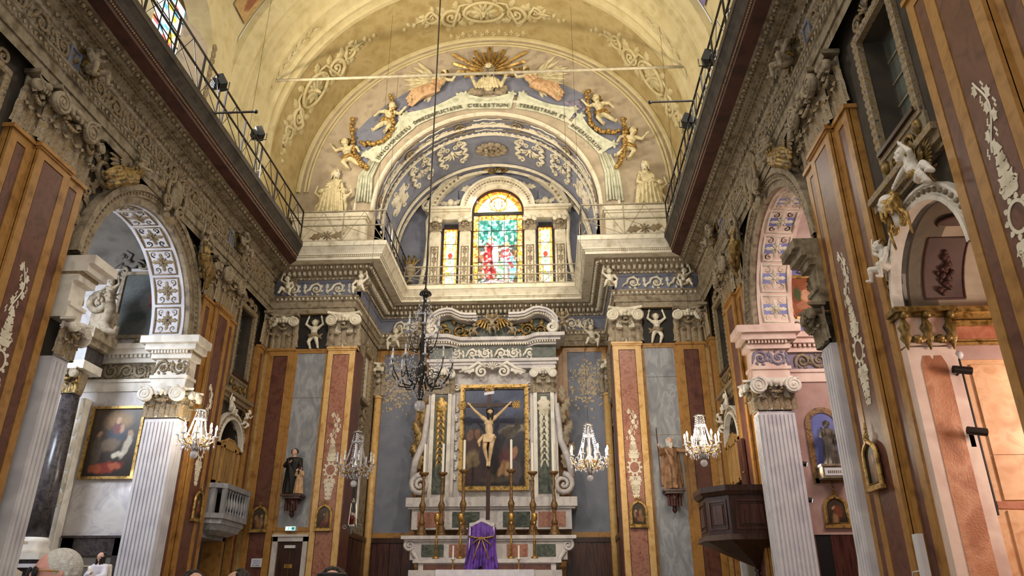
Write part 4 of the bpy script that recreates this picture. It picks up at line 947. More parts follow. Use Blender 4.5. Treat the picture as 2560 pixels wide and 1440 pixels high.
# flaming urns in relief
for k, px in enumerate(((1025, 660), (1462, 640))):
    p = pY(*px, YB+.2); t = thing('flaming_urn', 'stucco urn with flames on the blue wall '+('left' if k == 0 else 'right')+' of the window', 'urn', (p.x, YB+.22, 10.55), 0, 'flaming urns', 1.)
    mk('vase', smo(MB().lathe([(.10, 0), (.12, .04), (.05, .10), (.05, .16), (.16, .30), (.19, .42), (.14, .52), (.16, .56)], 14), 'vase'), 'stucco', t)
    b = MB()
    for s in (-1, 1): b.tube([(s*.15, 0, .5), (s*.28, 0, .5), (s*.26, 0, .36), (s*.15, 0, .28)], .025, 6)
    mk('handles', b, 'stucco', t); b = MB()
    for i in range(7): b.leaf((i-3)*.035, .56, pi/2+(3-i)*.17, .30+.08*(i % 2), .1, .05, .2*(1 if i % 2 else -1), -.02, 1)
    mk('flames', smo(b, 'flames'), 'old_gold', t)
# ---- ornament bent onto the vaults
def bend(b, ac, yc, R, zc):                                 # local (u along the arc, -y inward, z along the nave) -> vault surface
    b.v = [((R+y)*cos(ac-x/R), yc+z, zc+(R+y)*sin(ac-x/R)) for x, y, z in b.v]; return b
def cartouche(L, H):
    b = MB(); b.rosette(0, 0, H*.55, 10, .14); b.rosette(0, 0, H*.32, 8, .2)
    b.tube([(H*.62*cos(2*pi*i/24)*1.25, -.05, H*.50*sin(2*pi*i/24)) for i in range(25)], .05, 6)
    for s in (-1, 1):
        b.scroll(s*H*1.25, H*.12, H*.42, pi/2, 1.7, -s, .07, 0, lead=[(s*H*.5, -H*.45), (s*H*.9, -H*.4)])
        b.scroll(s*H*2.0, -H*.05, H*.30, -pi/2, 1.5, s, .055, 0, lead=[(s*H*1.3, H*.5), (s*H*1.7, H*.3)])
        for i in range(6): a = i*1.05; b.leaf(s*H*1.25+H*.4*cos(a), H*.12+H*.4*sin(a), a+s*.7, H*.42, H*.26, .09, .3)
        for i in range(5): a = i*1.25; b.leaf(s*H*2.0+H*.28*cos(a), -H*.05+H*.28*sin(a), a+s*.7, H*.32, H*.2, .08, .3)
        for i in range(5): b.leaf(s*(H*2.25+i*H*.22), -H*.1+H*.03*i, (0 if s > 0 else pi)+(.6 if i % 2 else -.6), H*(.34-.04*i), H*.16, .07, .3*(1 if i % 2 else -1))
        b.tube([(s*H*2.1, -.02, -H*.1), (s*H*2.7, -.03, -H*.1), (s*L*.5, -.02, 0)], [.05, .04, .015], 5)
        b.leaf(s*H*.4, H*.4, pi/2-s*.6, H*.4, H*.25, .09); b.leaf(s*H*.4, -H*.45, -pi/2+s*.6, H*.4, H*.25, .09)
    return b
for ac, yc, lb in ((pi/2+.01, 16.22, 'large stucco flower cartouche at the crown of the tan arch'), (RAD(152), 15.98, 'trailing stucco acanthus spray on the left of the tan arch'), (RAD(29.5), 16.1, 'trailing stucco acanthus spray on the right of the tan arch')):
    b = bend(cartouche(3.7, .74), ac, yc, 5.25, 12); o = mk('stucco_ornament', smo(b, 'stucco_ornament'), 'plaster_cream', None); tag(o, lb, 'ornament')
b = MB()
for k, (a0, a1) in enumerate(((RAD(60), RAD(120)),)):
    for i in range(13):
        u = -1.1+i*.18; b.scroll(u, 0, .07, 0, 1.2, 1 if i % 2 else -1, .025, 0, m=8); b.leaf(u, 0, pi/2*(1 if i % 2 else -1), .16, .09, .04)
tag(mk('stucco_ornament', smo(bend(b, pi/2, 17.12, 5.25, 12), 'stucco_ornament'), 'plaster_cream'), 'thin band of scrollwork above the radiant head', 'ornament')
for s in (-1, 1):
    b = MB()
    for i in range(10): b.leaf(-1.1+i*.22, 0, .4*(1 if i % 2 else -1), .3, .11, .05)
    tag(mk('stucco_ornament', smo(bend(b, pi/2+s*RAD(64), 14.42, 5.22, 12), 'stucco_ornament'), 'plaster_cream'), 'slender leaf ornament on the '+('left' if s > 0 else 'right')+' vault rib', 'ornament')
# chancel vault: blue coffers with shells, flowers and S scrolls
def frame_S(b, W, H):
    for s in (-1, 1):
        P = [(s*W*.5*(1+.18*sin(6*pi*i/20)), -.03, -H*.5+H*i/20) for i in range(21)]; b.tube(P, .045, 6)
        b.scroll(s*W*.40, H*.5, .11, pi/2, 1.3, s, .04, 0); b.scroll(s*W*.40, -H*.5, .11, -pi/2, 1.3, -s, .04, 0)
for a, w_, kind, lb in ((90, 1.0, 'f', 'round flower boss at the crown of the blue vault'), (113, .9, 's', 'gilt shell in S-scroll frame on the blue vault, just left of the crown'), (67, .9, 's', 'gilt shell in S-scroll frame on the blue vault, just right of the crown'),
        (134, .75, 's', 'smaller shell and scroll low on the left of the blue vault'), (46, .75, 's', 'smaller shell and scroll low on the right of the blue vault'), (154, 1.1, 'q', 'four-petalled stucco flower at the left foot of the blue vault'), (26, 1.1, 'q', 'four-petalled stucco flower at the right foot of the blue vault')):
    b = MB()
    if kind == 'f':
        for i in range(12): a_ = 2*pi*i/12; b.ell((.38*cos(a_), -.04, .26*sin(a_)), (.13, .07, .10), 8, 5)
        for i in range(7): a_ = 2*pi*i/7; b.ell((.18*cos(a_), -.08, .13*sin(a_)), (.09, .06, .07), 8, 5)
        b.ell((0, -.12, 0), .08, 8, 5)
    elif kind == 's':
        b.shell(0, -.1, .30*w_/.8, pi/2, 7, 2.8, .09); frame_S(b, .7*w_/.8, .9); b.scroll(-.15, -.28, .1, pi, 1.3, 1, .03); b.scroll(.15, -.28, .1, 0, 1.3, -1, .03)
    else:
        for i in range(4): q = pi/4+pi/2*i; b.leaf(0, 0, q, .55, .34, .10, .0); b.scroll(.42*cos(q+.5), .42*sin(q+.5), .10, q, 1.2, 1, .035)
        b.rosette(0, 0, .15, 8, .1)
    o = mk('vault_ornament', smo(bend(b, RAD(a), 18.95 if kind != 's' else 18.85, 3.05, 11.35), 'vault_ornament'), 'stucco_light' if kind != 'f' else 'stucco'); tag(o, lb, 'ornament')
for s in (-1, 1):
    b = MB(); 
    for i in range(30):
        x = -2.6+i*.18; b.ell((x, -.03, 0), (.06, .04, .05), 6, 4)
    tag(mk('vault_moulding', smo(bend(b, pi/2+s*RAD(45), 18.12, 3.05, 11.35), 'vault_moulding'), 'stucco_light'), 'beaded moulding of the blue vault, '+('left' if s > 0 else 'right')+' half', 'moulding')
# decorated ring on the face of the chancel arch
t = thing('arch_band', 'purple-blue band of gilt medallions on the soffit of the chancel arch', 'arch band', (0, 0, 0), 0)
mk('ground', ringband([(17.42, 3.045), (17.98, 3.045)], 11.35, 11.3), 'blue', t)
for i in range(11):
    a = RAD(10+i*16.0); b = MB()
    if i % 2 == 0:
        b.tube([(.16*cos(2*pi*k/14), -.03, .16*sin(2*pi*k/14)) for k in range(15)], .025, 5); b.rosette(0, 0, .13, 8, .05)
    else:
        for s in (-1, 1): b.scroll(s*.16, 0, .11, pi/2, 1.3, s, .03); b.leaf(s*.25, 0, 0 if s > 0 else pi, .3, .14, .04)
        b.rosette(0, 0, .1, 6, .06)
    for s in (-1, 1): b.leaf(s*.2, 0, 0 if s > 0 else pi, .26, .10, .03)
    for s in (-1, 1): b.tube([(-.42+.07*k, -.02, s*.25+.02*sin(k)) for k in range(13)], .018, 5)
    o = mk('medallion', smo(bend(b, a, 17.70, 3.04, 11.35), 'medallion'), 'stucco_gilt' if i % 2 == 0 else 'stucco_light', t)
# ---- banner with its inscription
YL = YT+.11
GL = {}
def glyph(ch):
    if ch not in GL:
        c = bpy.data.curves.new('letter', 'FONT'); c.body = ch; c.size = 1.; c.extrude = .06; c.align_x = 'CENTER'; c.resolution_u = 3
        o = bpy.data.objects.new('letter', c); COL.objects.link(o); dg = bpy.context.evaluated_depsgraph_get()
        me = bpy.data.meshes.new_from_object(o.evaluated_get(dg)); xs = [v.co.x for v in me.vertices]; w_ = (max(xs)-min(xs)) if xs else .3
        bpy.data.objects.remove(o); bpy.data.curves.remove(c); me.materials.clear(); me.materials.append(MAT['letter']); GL[ch] = (me, w_)
    return GL[ch]
ban = thing('inscribed_banner', 'pale draped banner with Latin inscription curving over the chancel arch', 'banner', (0, YL, 0), 0)
SEGS = (('INNOMINEIESU', (948, 403), (986, 360), (1030, 322)), ('OMNECENUFLECTATUR', (1036, 315), (1093, 290), (1157, 273)), ('C\u0152LESTIUN', (1168, 271), (1219, 270), (1272, 270)),
        ('TERRESTRIUM ET', (1296, 270), (1356, 282), (1412, 302)), ('INFERNORUM', (1425, 318), (1463, 346), (1497, 380)))
def q2(A, Bm, Cc, t):
    c1 = Bm*2-(A+Cc)*.5; return A*(1-t)**2+c1*2*t*(1-t)+Cc*t*t
C0 = Vector((.0, 0, 11.35))
for txt, pa, pb, pc in SEGS:
    A, Bm, Cc = [Vector((p.x, 0, p.z)) for p in (pY(*pa, YL), pY(*pb, YL), pY(*pc, YL))]
    b = MB(); nu, nv = 16, 7; vs = []
    for j in range(nv+1):
        for i in range(nu+1):
            t_ = -.06+1.12*i/nu; p = q2(A, Bm, Cc, t_); out = (p-C0); out.y = 0; out.normalize(); v = j/nv
            sag = .16*4*max(0, t_)*(1-min(1, max(0, t_))) if 0 < t_ < 1 else 0
            h_ = -.05+v*(.54-sag*1.2); d = .03+(.07*abs(sin(v*10+1.5*sin(3.1*t_)))*(1 if v > .45 else .1))
            vs.append((p.x+out.x*h_, -d, p.z+out.z*h_))
    b.add(vs, [(j*(nu+1)+i, j*(nu+1)+i+1, (j+1)*(nu+1)+i+1, (j+1)*(nu+1)+i) for j in range(nv) for i in range(nu)])
    cl = mk('cloth_swag', smo(b, 'cloth_swag'), 'banner', ban)
    L = (Bm-A).length+(Cc-Bm).length; ws = [glyph(c)[1] if c != ' ' else .3 for c in txt]; size = .16; tot = sum(ws)+.16*len(txt); k = L*.97/(tot*size) ; x = 0
    for c, w_ in zip(txt, ws):
        t_ = (x+(w_+.16)/2)/tot; x += w_+.16
        if c == ' ': continue
        p = q2(A, Bm, Cc, t_); d = (q2(A, Bm, Cc, t_+.02)-q2(A, Bm, Cc, t_-.02)).normalized(); a = atan2(d.z, d.x)
        o = mk('letter', glyph(c)[0], None, cl, (p.x, -.06, p.z-.0)); o.rotation_euler = (pi/2, -a, 0); o.scale = (size*k, size, .2)
    for P in (A, Cc):                                       # knots
        out = (P-C0).normalized(); b = MB()
        for i in range(5): q = i*2*pi/5; b.leaf(P.x+out.x*.46, P.z+out.z*.46, q, .15, .11, .07, 0, -.04, 1, 4)
        mk('knot', smo(b, 'knot'), 'banner', ban)
for pts in (((935, 405), (915, 440), (908, 505), 1), ((1512, 385), (1530, 430), (1538, 500), -1)):
    Pq = [pY(x, y, YL) for x, y in pts[:3]]; b = MB()
    for i in range(6):
        o = (i-2.5)*.055; b.tube([(p.x+o*(1+.25*k), -.03-.03*(i % 2), p.z-.02*abs(i-2)) for k, p in enumerate(Pq)], [.03, .04, .035], 6)
    mk('hanging_tail', smo(b, 'hanging_tail'), 'banner', ban)
# ---- figures of the lunette
def lun(px): p = pY(px[0], px[1], YL-.1); return (p.x, YL-.02, p.z)
t = thing('radiant_bust', 'bearded stucco bust amid gilt rays above the banner', 'relief', lun((1222, 218)), 0, None, 1.35)
b = MB(); head_on(b, (0, -.16, .42), .13, (0, -1, 0)); b.cap2((0, -.06, .02), (0, -.11, .3), .13, .06)
for s in (-1, 1): b.cap2((0, -.07, .16), (s*.17, -.06, .14), .10, .075); b.cap2((s*.17, -.06, .14), (s*.26, -.10, .0), .07, .05); b.cap2((s*.26, -.10, .0), (s*.34, -.12, .16), .05, .035); hand(b, (s*.34, -.12, .16), (s*.3, 0, 1), .035)
for i in range(7): b.cap2((-.14+.045*i, -.15-.02*(i % 2), .17), (-.2+.065*i, -.14, -.06), .025, .03, 6)
mk('body', remesh(b, 'body', .009, 1), 'pale_figure', t)
mk('hair', remesh(curls((0, -.14, .44), .13, (0, -1, 0), 26, .5), 'hair', .02, 1), 'stucco', t); b = MB()
for i in range(6): b.cap2((-.05+.02*i, -.25, .33), (-.03+.012*i, -.27, .2), .03, .015, 6)
mk('beard', remesh(b, 'beard', .015, 1), 'stucco', t)
for i in range(15):
    a = RAD(-8+i*14); L = .55+.14*(i % 2)+(.28 if i in (2, 3, 11, 12) else 0); c, s = cos(a), sin(a); w_ = .035
    mk('ray', MB().add([(c*.14-s*w_, 0, .42+s*.14+c*w_), (c*.14+s*w_, 0, .42+s*.14-c*w_), (c*L+s*w_*1.3, -.02, .42+s*L-c*w_*1.3), (c*L-s*w_*1.3, -.02, .42+s*L+c*w_*1.3), (c*.14, -.06, .42+s*.14), (c*L, -.06, .42+s*L)], [(0, 4, 5, 3), (4, 1, 2, 5), (3, 5, 2), (0, 1, 4)]), 'gold', t)
b = MB(); rr = random.Random(4)
for i in range(22): b.ell((rr.uniform(-.5, .5), -.03, rr.uniform(-.16, .10)), (rr.uniform(.09, .17), .08, rr.uniform(.06, .11)), 8, 6)
tag(mk('cloud_relief', remesh(b, 'cloud_relief', .025, 2), 'stucco', None, lun((1222, 222))), 'grey stucco clouds under the radiant bust', 'cloud')
REC = dict(pel=(.05, -.06, .10), chest=(-.14, -.09, .22), head=(-.28, -.13, .36), shL=(-.24, -.08, .24), elL=(-.34, -.14, .12), haL=(-.44, -.18, .18), shR=(-.10, -.12, .30), elR=(-.02, -.2, .26), haR=(-.14, -.24, .22),
    hipL=(.10, -.06, .07), knL=(.30, -.12, .10), ftL=(.52, -.06, .02), hipR=(.10, -.07, .13), knR=(.30, -.10, .18), ftR=(.50, -.05, .10))
RECM, rh = body_mesh(REC, 1.35, False, 'body')
RECH = remesh(curls(Vector(REC['head'])*1.35+Vector((0, .02, .02)), rh*1.05, (0, -1, 0), 26, .35), 'hair', .02, 1)
b = MB()
for i in range(10):
    o = i/9; b.cap2((-.05+.02*i, -.15-.06*sin(pi*o)-.03*(i % 2), .04+.24*o), (.36+.02*i, -.21+.06*o-.03*(i % 2), .0+.30*o), .044, .042, 6); b.cap2((.36+.02*i, -.21+.06*o-.03*(i % 2), .0+.30*o), (.72+.03*(i % 3), -.08, -.08+.30*o), .042, .030, 6)
b.ell((.2, -.1, .13), (.3, .09, .13), 10, 8); b.ell((.5, -.08, .1), (.22, .07, .11), 10, 8)
for i in range(6): b.cap2((-.28+.03*i, -.17-.03*(i % 2), .24+.04*i), (.02, -.19-.03*(i % 2), .06+.05*i), .03, .03, 6)
RECD = remesh(b, 'robe', .014, 7)
for fl, px, lb in ((-1, (1095, 235), 'reclining salmon-robed winged angel left of the radiant bust'), (1, (1330, 225), 'reclining salmon-robed winged angel right of the radiant bust')):
    t = thing('reclining_angel', lb, 'angel', lun(px), 0, 'reclining angels', (fl*1.15, 1.15, 1.15))
    t.rotation_euler = (0, RAD(-22)*-fl if fl > 0 else RAD(-22), 0)
    mk('body', RECM, 'pale_figure', t); mk('hair', RECH, 'old_gold', t); mk('robe', RECD, 'salmon', t)
    for k in range(2): o = mk('wing', with_mat(wingm(.8, 1), 'pale_figure'), None, t, (-.14+.10*k, -.04+.03*k, .30)); o.rotation_euler = (0, RAD(25-35*k), 0)
for px, pose, fl, s, lb in (((965, 320), 'fly', True, 1.0, 'gilt-winged cherub with garland, upper left of the banner'), ((868, 412), 'fly', False, 1.0, 'lower left cherub with garland beside the banner'),
        ((1505, 300), 'fly', False, 1.0, 'gilt-winged cherub with garland, upper right of the banner'), ((1575, 385), 'fly', True, 1.0, 'lower right cherub with garland beside the banner')):
    putto(lb, lun((px[0], px[1]+6)), 0, pose, s*1.12, fl, 'pale_figure', 'old_gold', 'gold', group='lunette cherubs')
for pa, pb, pc, lb in (((975, 240), (975, 335), (905, 360), 'gilt flower garland held by the upper left cherub'), ((880, 300), (890, 385), (920, 420), 'gilt flower garland held by the lower left cherub'), ((1470, 225), (1480, 310), (1545, 330), 'gilt flower garland held by the upper right cherub'), ((1560, 300), (1560, 375), (1540, 420), 'gilt flower garland held by the lower right cherub')):
    A, Bm, Cc = [Vector(lun(p)) for p in (pa, pb, pc)]; b = MB(); rr = random.Random(pa[0])
    for i in range(60):
        p = q2(A, Bm, Cc, i/59); b.ell((p.x+rr.uniform(-.04, .04), YL-.12+rr.uniform(-.04, .03), p.z+rr.uniform(-.04, .04)), rr.uniform(.045, .065), 6, 5)
    tag(mk('garland', smo(b, 'garland'), 'gold'), lb, 'garland', 'gilt garlands')
for px, lb in (((1003, 278), 'cluster of violet leaves left of the banner'), ((1440, 265), 'cluster of violet leaves right of the banner')):
    b = MB(); rr = random.Random(px[0])
    for i in range(16): b.leaf(rr.uniform(-.3, .3), rr.uniform(-.2, .2), rr.uniform(0, 6.28), .22, .12, .05, .2)
    tag(mk('leaf_cluster', smo(b, 'leaf_cluster'), 'violet', None, lun(px)), lb, 'leaves')
b = MB()
arcband(b, 3.66, 4.5, 0, .006, 11.35+.12, RAD(22), RAD(158), 40)
tag(mk('blue_ground', b, 'blue', None, (0, YT+.105, 0)), 'painted blue ground behind the lunette figures', 'painted ground')
for px, fl, lb in (((832, 530), -1, 'seated stucco woman with two children on the left pier'), ((1620, 515), 1, 'seated stucco woman with a child on the right pier')):
    p = lun(px); t = thing('figure_group', lb, 'statue', (p[0], YL+.0, 11.16), 0, 'allegorical groups', (fl*1.0, 1, 1.08))
    b = MB(); head_on(b, (.02, -.20, 1.22), .11, (.25*1, -1, 0)); b.cap2((0, -.1, .55), (.0, -.14, .95), .17, .14); b.cap2((0, -.14, .95), (.02, -.18, 1.2), .07, .055)
    for s in (-1, 1):
        b.cap2((s*.14, -.14, .98), (s*.24, -.22, .72), .06, .05); b.cap2((s*.24, -.22, .72), (s*.12, -.34, .62), .05, .035); hand(b, (s*.12, -.34, .62), (-s, -.3, 0), .035)
        b.cap2((s*.1, -.1, .50), (s*.18, -.36, .48), .11, .09); b.cap2((s*.18, -.36, .48), (s*.17, -.32, .08), .08, .05); b.cap2((s*.17, -.32, .05), (s*.18, -.45, .04), .05, .04)
    mk('body', remesh(b, 'body', .018, 2), 'pale_figure', t); mk('hair', remesh(curls((.02, -.18, 1.24), .115, (.2, -1, 0), 26, .3), 'hair', .018, 1), 'stucco_light', t); b = MB()
    for i in range(13): q = i/12; b.cap2((-.25+.5*q, -.32-.09*sin(pi*q)-.04*(i % 2), .56), (-.34+.68*q, -.36-.06*(i % 2), .02), .030, .034, 6)
    for i in range(7): b.cap2((-.18+.02*i, -.25-.03*(i % 2), .98-.06*i), (.2, -.27-.03*(i % 2), .86-.07*i), .028, .028, 6)
    mk('robe', remesh(b, 'robe', .012, 4), 'pale_figure', t)
    me, hair, dr, ch = putto_parts('atlas')
    for q, (cx, cz, sc) in enumerate(((.30, 0, .74), (-.30, .0, .74)) if fl < 0 else ((.32, 0, .74),)):
        c = mk('child', with_mat(me, 'pale_figure'), None, t, (cx, -.22, cz), sc=sc); mk('hair', with_mat(hair, 'stucco_light'), None, c)
# attic pedestals under the groups
for s in (-1, 1):
    t = thing('attic_pedestal', 'cream attic pedestal with painted flower on the '+('left' if s < 0 else 'right')+' pier', 'pedestal', (s*4.15, YT-.15, 9.95), 0)
    mk('block', MB().box(-.98, .98, -.02, .3, 0, 1.08), 'stucco_light', t); mk('cap', MB().box(-1.06, 1.06, -.10, .3, 1.08, 1.20).box(-1.02, 1.02, -.06, .3, 1.02, 1.08), 'stucco_light', t)
    b = MB().rosette(0, .55, .16, 8, .04, -.02)
    for q in (-1, 1): b.leaf(q*.12, .55, 0 if q > 0 else pi, .35, .2, .04, .2, -.02)
    mk('flower', smo(b, 'flower'), 'stucco_gilt', t)
# ---- tie rod, cables, railings, floodlights
t = thing('tie_rod', 'long iron tie rod spanning the vault', 'tie rod', (0, 14.44, 13.52), 0)
mk('rod', MB().tube([(-5.18, 0, 0), (5.18, 0, 0)], .035, 8), 'iron_light', t); mk('wire', MB().tube([(-1.95, 0, 0), (-1.95, 0, -4.2)], .004, 4), 'iron', t); mk('wire', MB().tube([(2.1, 0, 0), (2.1, 0, -3.2)], .004, 4), 'iron', t)
def railing(label, A, Bp, n, h=.92, m='iron', z0=ZC):
    A, Bp = Vector(A+(0,)), Vector(Bp+(0,)); d = Bp-A; L = d.length
    t = thing('railing', label, 'railing', (A.x, A.y, z0), atan2(d.y, d.x)); s = L/n
    post = MB().box(-.016, .016, -.016, .016, 0, h).mesh('post'); post.materials.append(MAT[m])
    for i in range(n+1): mk('post', post, None, t, (i*s, 0, 0))
    for z, nm in ((h, 'top_rail'), (h*.55, 'middle_rail'), (.06, 'bottom_rail')): mk(nm, MB().box(0, L, -.016, .016, z-.014, z+.014), m, t)
    dg = [MB().tube([(0, 0, .06), (s*.5, 0, h*.98)], .009, 4).mesh('diagonal'), MB().tube([(s*.5, 0, h*.98), (s, 0, .06)], .009, 4).mesh('diagonal'), MB().tube([(0, 0, h*.55), (s, 0, .06)], .009, 4).mesh('diagonal')]
    for q in dg: q.materials.append(MAT[m])
    for i in range(n):
        for q in dg: mk('diagonal', q, None, t, (i*s, 0, 0))
    return t
rx = W0-.80
railing('dark iron gallery railing along the left cornice', (-rx, 7.6), (-rx, YT-.82), 9)
railing('dark iron gallery railing along the right cornice', (rx, YT-.82), (rx, 7.6), 9)
railing('pale iron railing on the left pier cornice', (-rx, YT-.80), (-CH+.80, YT-.80), 2, m='iron_light')
railing('pale iron railing on the right pier cornice', (CH-.80, YT-.80), (rx, YT-.80), 2, m='iron_light')
railing('iron railing on the left chancel cornice', (-CH+.80, YT-.80), (-CH+.80, YB-.82), 3)
railing('iron railing on the right chancel cornice', (CH-.80, YB-.82), (CH-.80, YT-.80), 3)
railing('low iron railing below the stained glass', (-CH+.80, YB-.82), (CH-.80, YB-.82), 5, .62, m='iron_light')
def flood(label, loc, aim, lit=False, mast=0., base=0.):
    t = thing('floodlight', label, 'floodlight', loc, 0, 'cornice floodlights')
    q = (Vector(aim)-Vector(loc)).to_track_quat('-Y', 'Z').to_euler()
    h_ = mk('housing', MB().box(-.14, .14, -.06, .08, -.11, .11).box(-.10, .10, .08, .14, -.07, .07), 'black', t); h_.rotation_euler = q
    mk('lens', MB().box(-.12, .12, -.065, -.06, -.09, .09), 'lens' if lit else 'glass_dark', h_)
    for i in range(4): mk('cooling_fin', MB().box(-.12+.07*i, -.10+.07*i, .14, .18, -.07, .07), 'black', h_)
    mk('bracket', MB().tube([(-.16, 0, 0), (-.16, 0, -.16), (.16, 0, -.16), (.16, 0, 0)], .012, 5), 'black', t)
    mk('stand', MB().tube([(0, 0, -.16), (0, 0, ZC-loc[2])], .018, 6), 'iron', t)
    return t
flood('lit floodlight on the left gallery railing', (-4.62, 13.2, 11.05), (1.5, 16.8, 14.6), True)
flood('small black floodlight on the left gallery, near the side window', (-4.62, 11.24, 10.85), (2, 15, 15.5))
flood('upper black floodlight on the right gallery', (4.62, 10.92, 10.75), (-2, 13, 14))
flood('lower black floodlight on the right gallery', (4.62, 13.08, 10.95), (-1, 15, 14))
for s, px in ((-1, ((525, 283), (628, 283))), (1, ((1735, 252), (1676, 250)))):
    p = pX(*px[0], s*4.6); t = thing('boom_arm', 'thin horizontal boom projecting from the '+('left' if s < 0 else 'right')+' gallery railing', 'boom', tuple(p), 0)
    mk('pole', MB().tube([(0, 0, 0), (-s*.85, 0, 0)], .022, 6), 'iron', t); mk('end_knob', MB().ell((-s*.87, 0, 0), .04, 8, 6), 'black', t); mk('stay', MB().tube([(0, 0, 0), (0, 0, ZC-p.z)], .014, 5), 'iron', t)
t = thing('lattice_mast', 'white lattice mast beside the lit floodlight', 'mast', (-4.66, 13.5, ZC), 0)
for dx, dy in ((-.1, -.1), (.1, -.1), (0, .1)): mk('leg', MB().tube([(dx, dy, 0), (0, 0, 1.0)], .014, 5), 'white_stone', t)
mk('brace', MB().tube([(-.07, -.07, .3), (.07, -.07, .3), (0, .07, .3), (-.07, -.07, .3)], .008, 4).tube([(-.04, -.04, .6), (.04, -.04, .6), (0, .04, .6), (-.04, -.04, .6)], .008, 4), 'white_stone', t)
# side windows above the cornice
def glass_clear(u, v):
    i, j = math.floor(u*8), math.floor(v*22); k = hsh(i, j)
    return L3('#f4f6fb') if k < .62 else L3('#f2c23a') if k < .8 else L3('#5fb0dc') if k < .94 else L3('#d86a6a')
for s in (-1, 1):
    t = thing('clerestory_window', 'bright coloured-glass window high on the '+('left' if s < 0 else 'right')+' wall', 'window', (s*6.0, 11.0, 0), LW if s < 0 else RW)
    mk('glass', colgrid('glass', 1.5, 3.0, 32, 88, glass_clear, 'stained', None, 10.2), None, t); b = MB()
    for i in range(1, 9): b.box(-.75, .75, -.02, .01, 10.2+i*.33-.01, 10.2+i*.33+.01)
    for x in (-.375, 0, .375): b.box(x-.01, x+.01, -.02, .01, 10.2, 13.2)
    mk('glazing_bars', b, 'lead', t)
    struct('window_reveal_'+('left' if s < 0 else 'right'), MB().add([(s*5.5, 12.05, 9.9), (s*6.0, 11.75, 9.9), (s*6.0, 11.75, 14), (s*5.5, 12.05, 14)], [(0, 1, 2, 3)]).box(*sorted((s*6.02, s*6.06)), 9.5, 12.2, 9.6, 14.2), 'plaster_mauve', 'splayed reveal of the side window')
    b = MB()
    for i in range(14): b.leaf(0, i*.17, pi/2, .2, .12, .05, n=4)
    tag(mk('embrasure_moulding', smo(b, 'embrasure_moulding'), 'stucco_gilt', None, (s*5.40, 12.12, 10.2), LW if s < 0 else RW), 'leaf moulding beside the side window, '+('left' if s < 0 else 'right')+' wall', 'moulding')
def fresco_angel(u, v):
    return blobs(lambda u, v: mix(L3('#a98f62'), L3('#b89a6c'), vno(u*3, v*3)), [(.5, .5, .25, .4, '#b0774e', .5, .3), (.45, .75, .12, .12, '#c99a6e', .4, 0), (.6, .3, .2, .2, '#8f5f48', .5, .5)])(u, v)
for s in (-1, 1):
    me = colgrid('painted_panel', 1.6, 2.6, 24, 40, fresco_angel if s < 0 else (lambda u, v: mix(L3('#5d5c92'), L3('#8a7fa0'), vno(u*5, v*5))), 'fresco', -.8, -1.3)
    R = 5.6
    for v in me.vertices: a = (pi/2+s*-1*0)+0; x, z = v.co.x, v.co.z; an = pi-RAD(30)+z/R*-.75 if s < 0 else RAD(30)+z/R*.75; v.co = ((R)*cos(an), 12.62+x*.40, 12+R*sin(an))
    tag(mk('vault_fresco', me), 'painted panel on the nave vault, upper '+('left' if s < 0 else 'right'), 'fresco')
# ================================================================ HIGH ALTAR AND SANCTUARY
YR = 19.62
def rz_(py, Y=YR, px=1230): return pY(px, py, Y).z
def rx_(px, py, Y=YR): return pY(px, py, Y).x
XC = .06
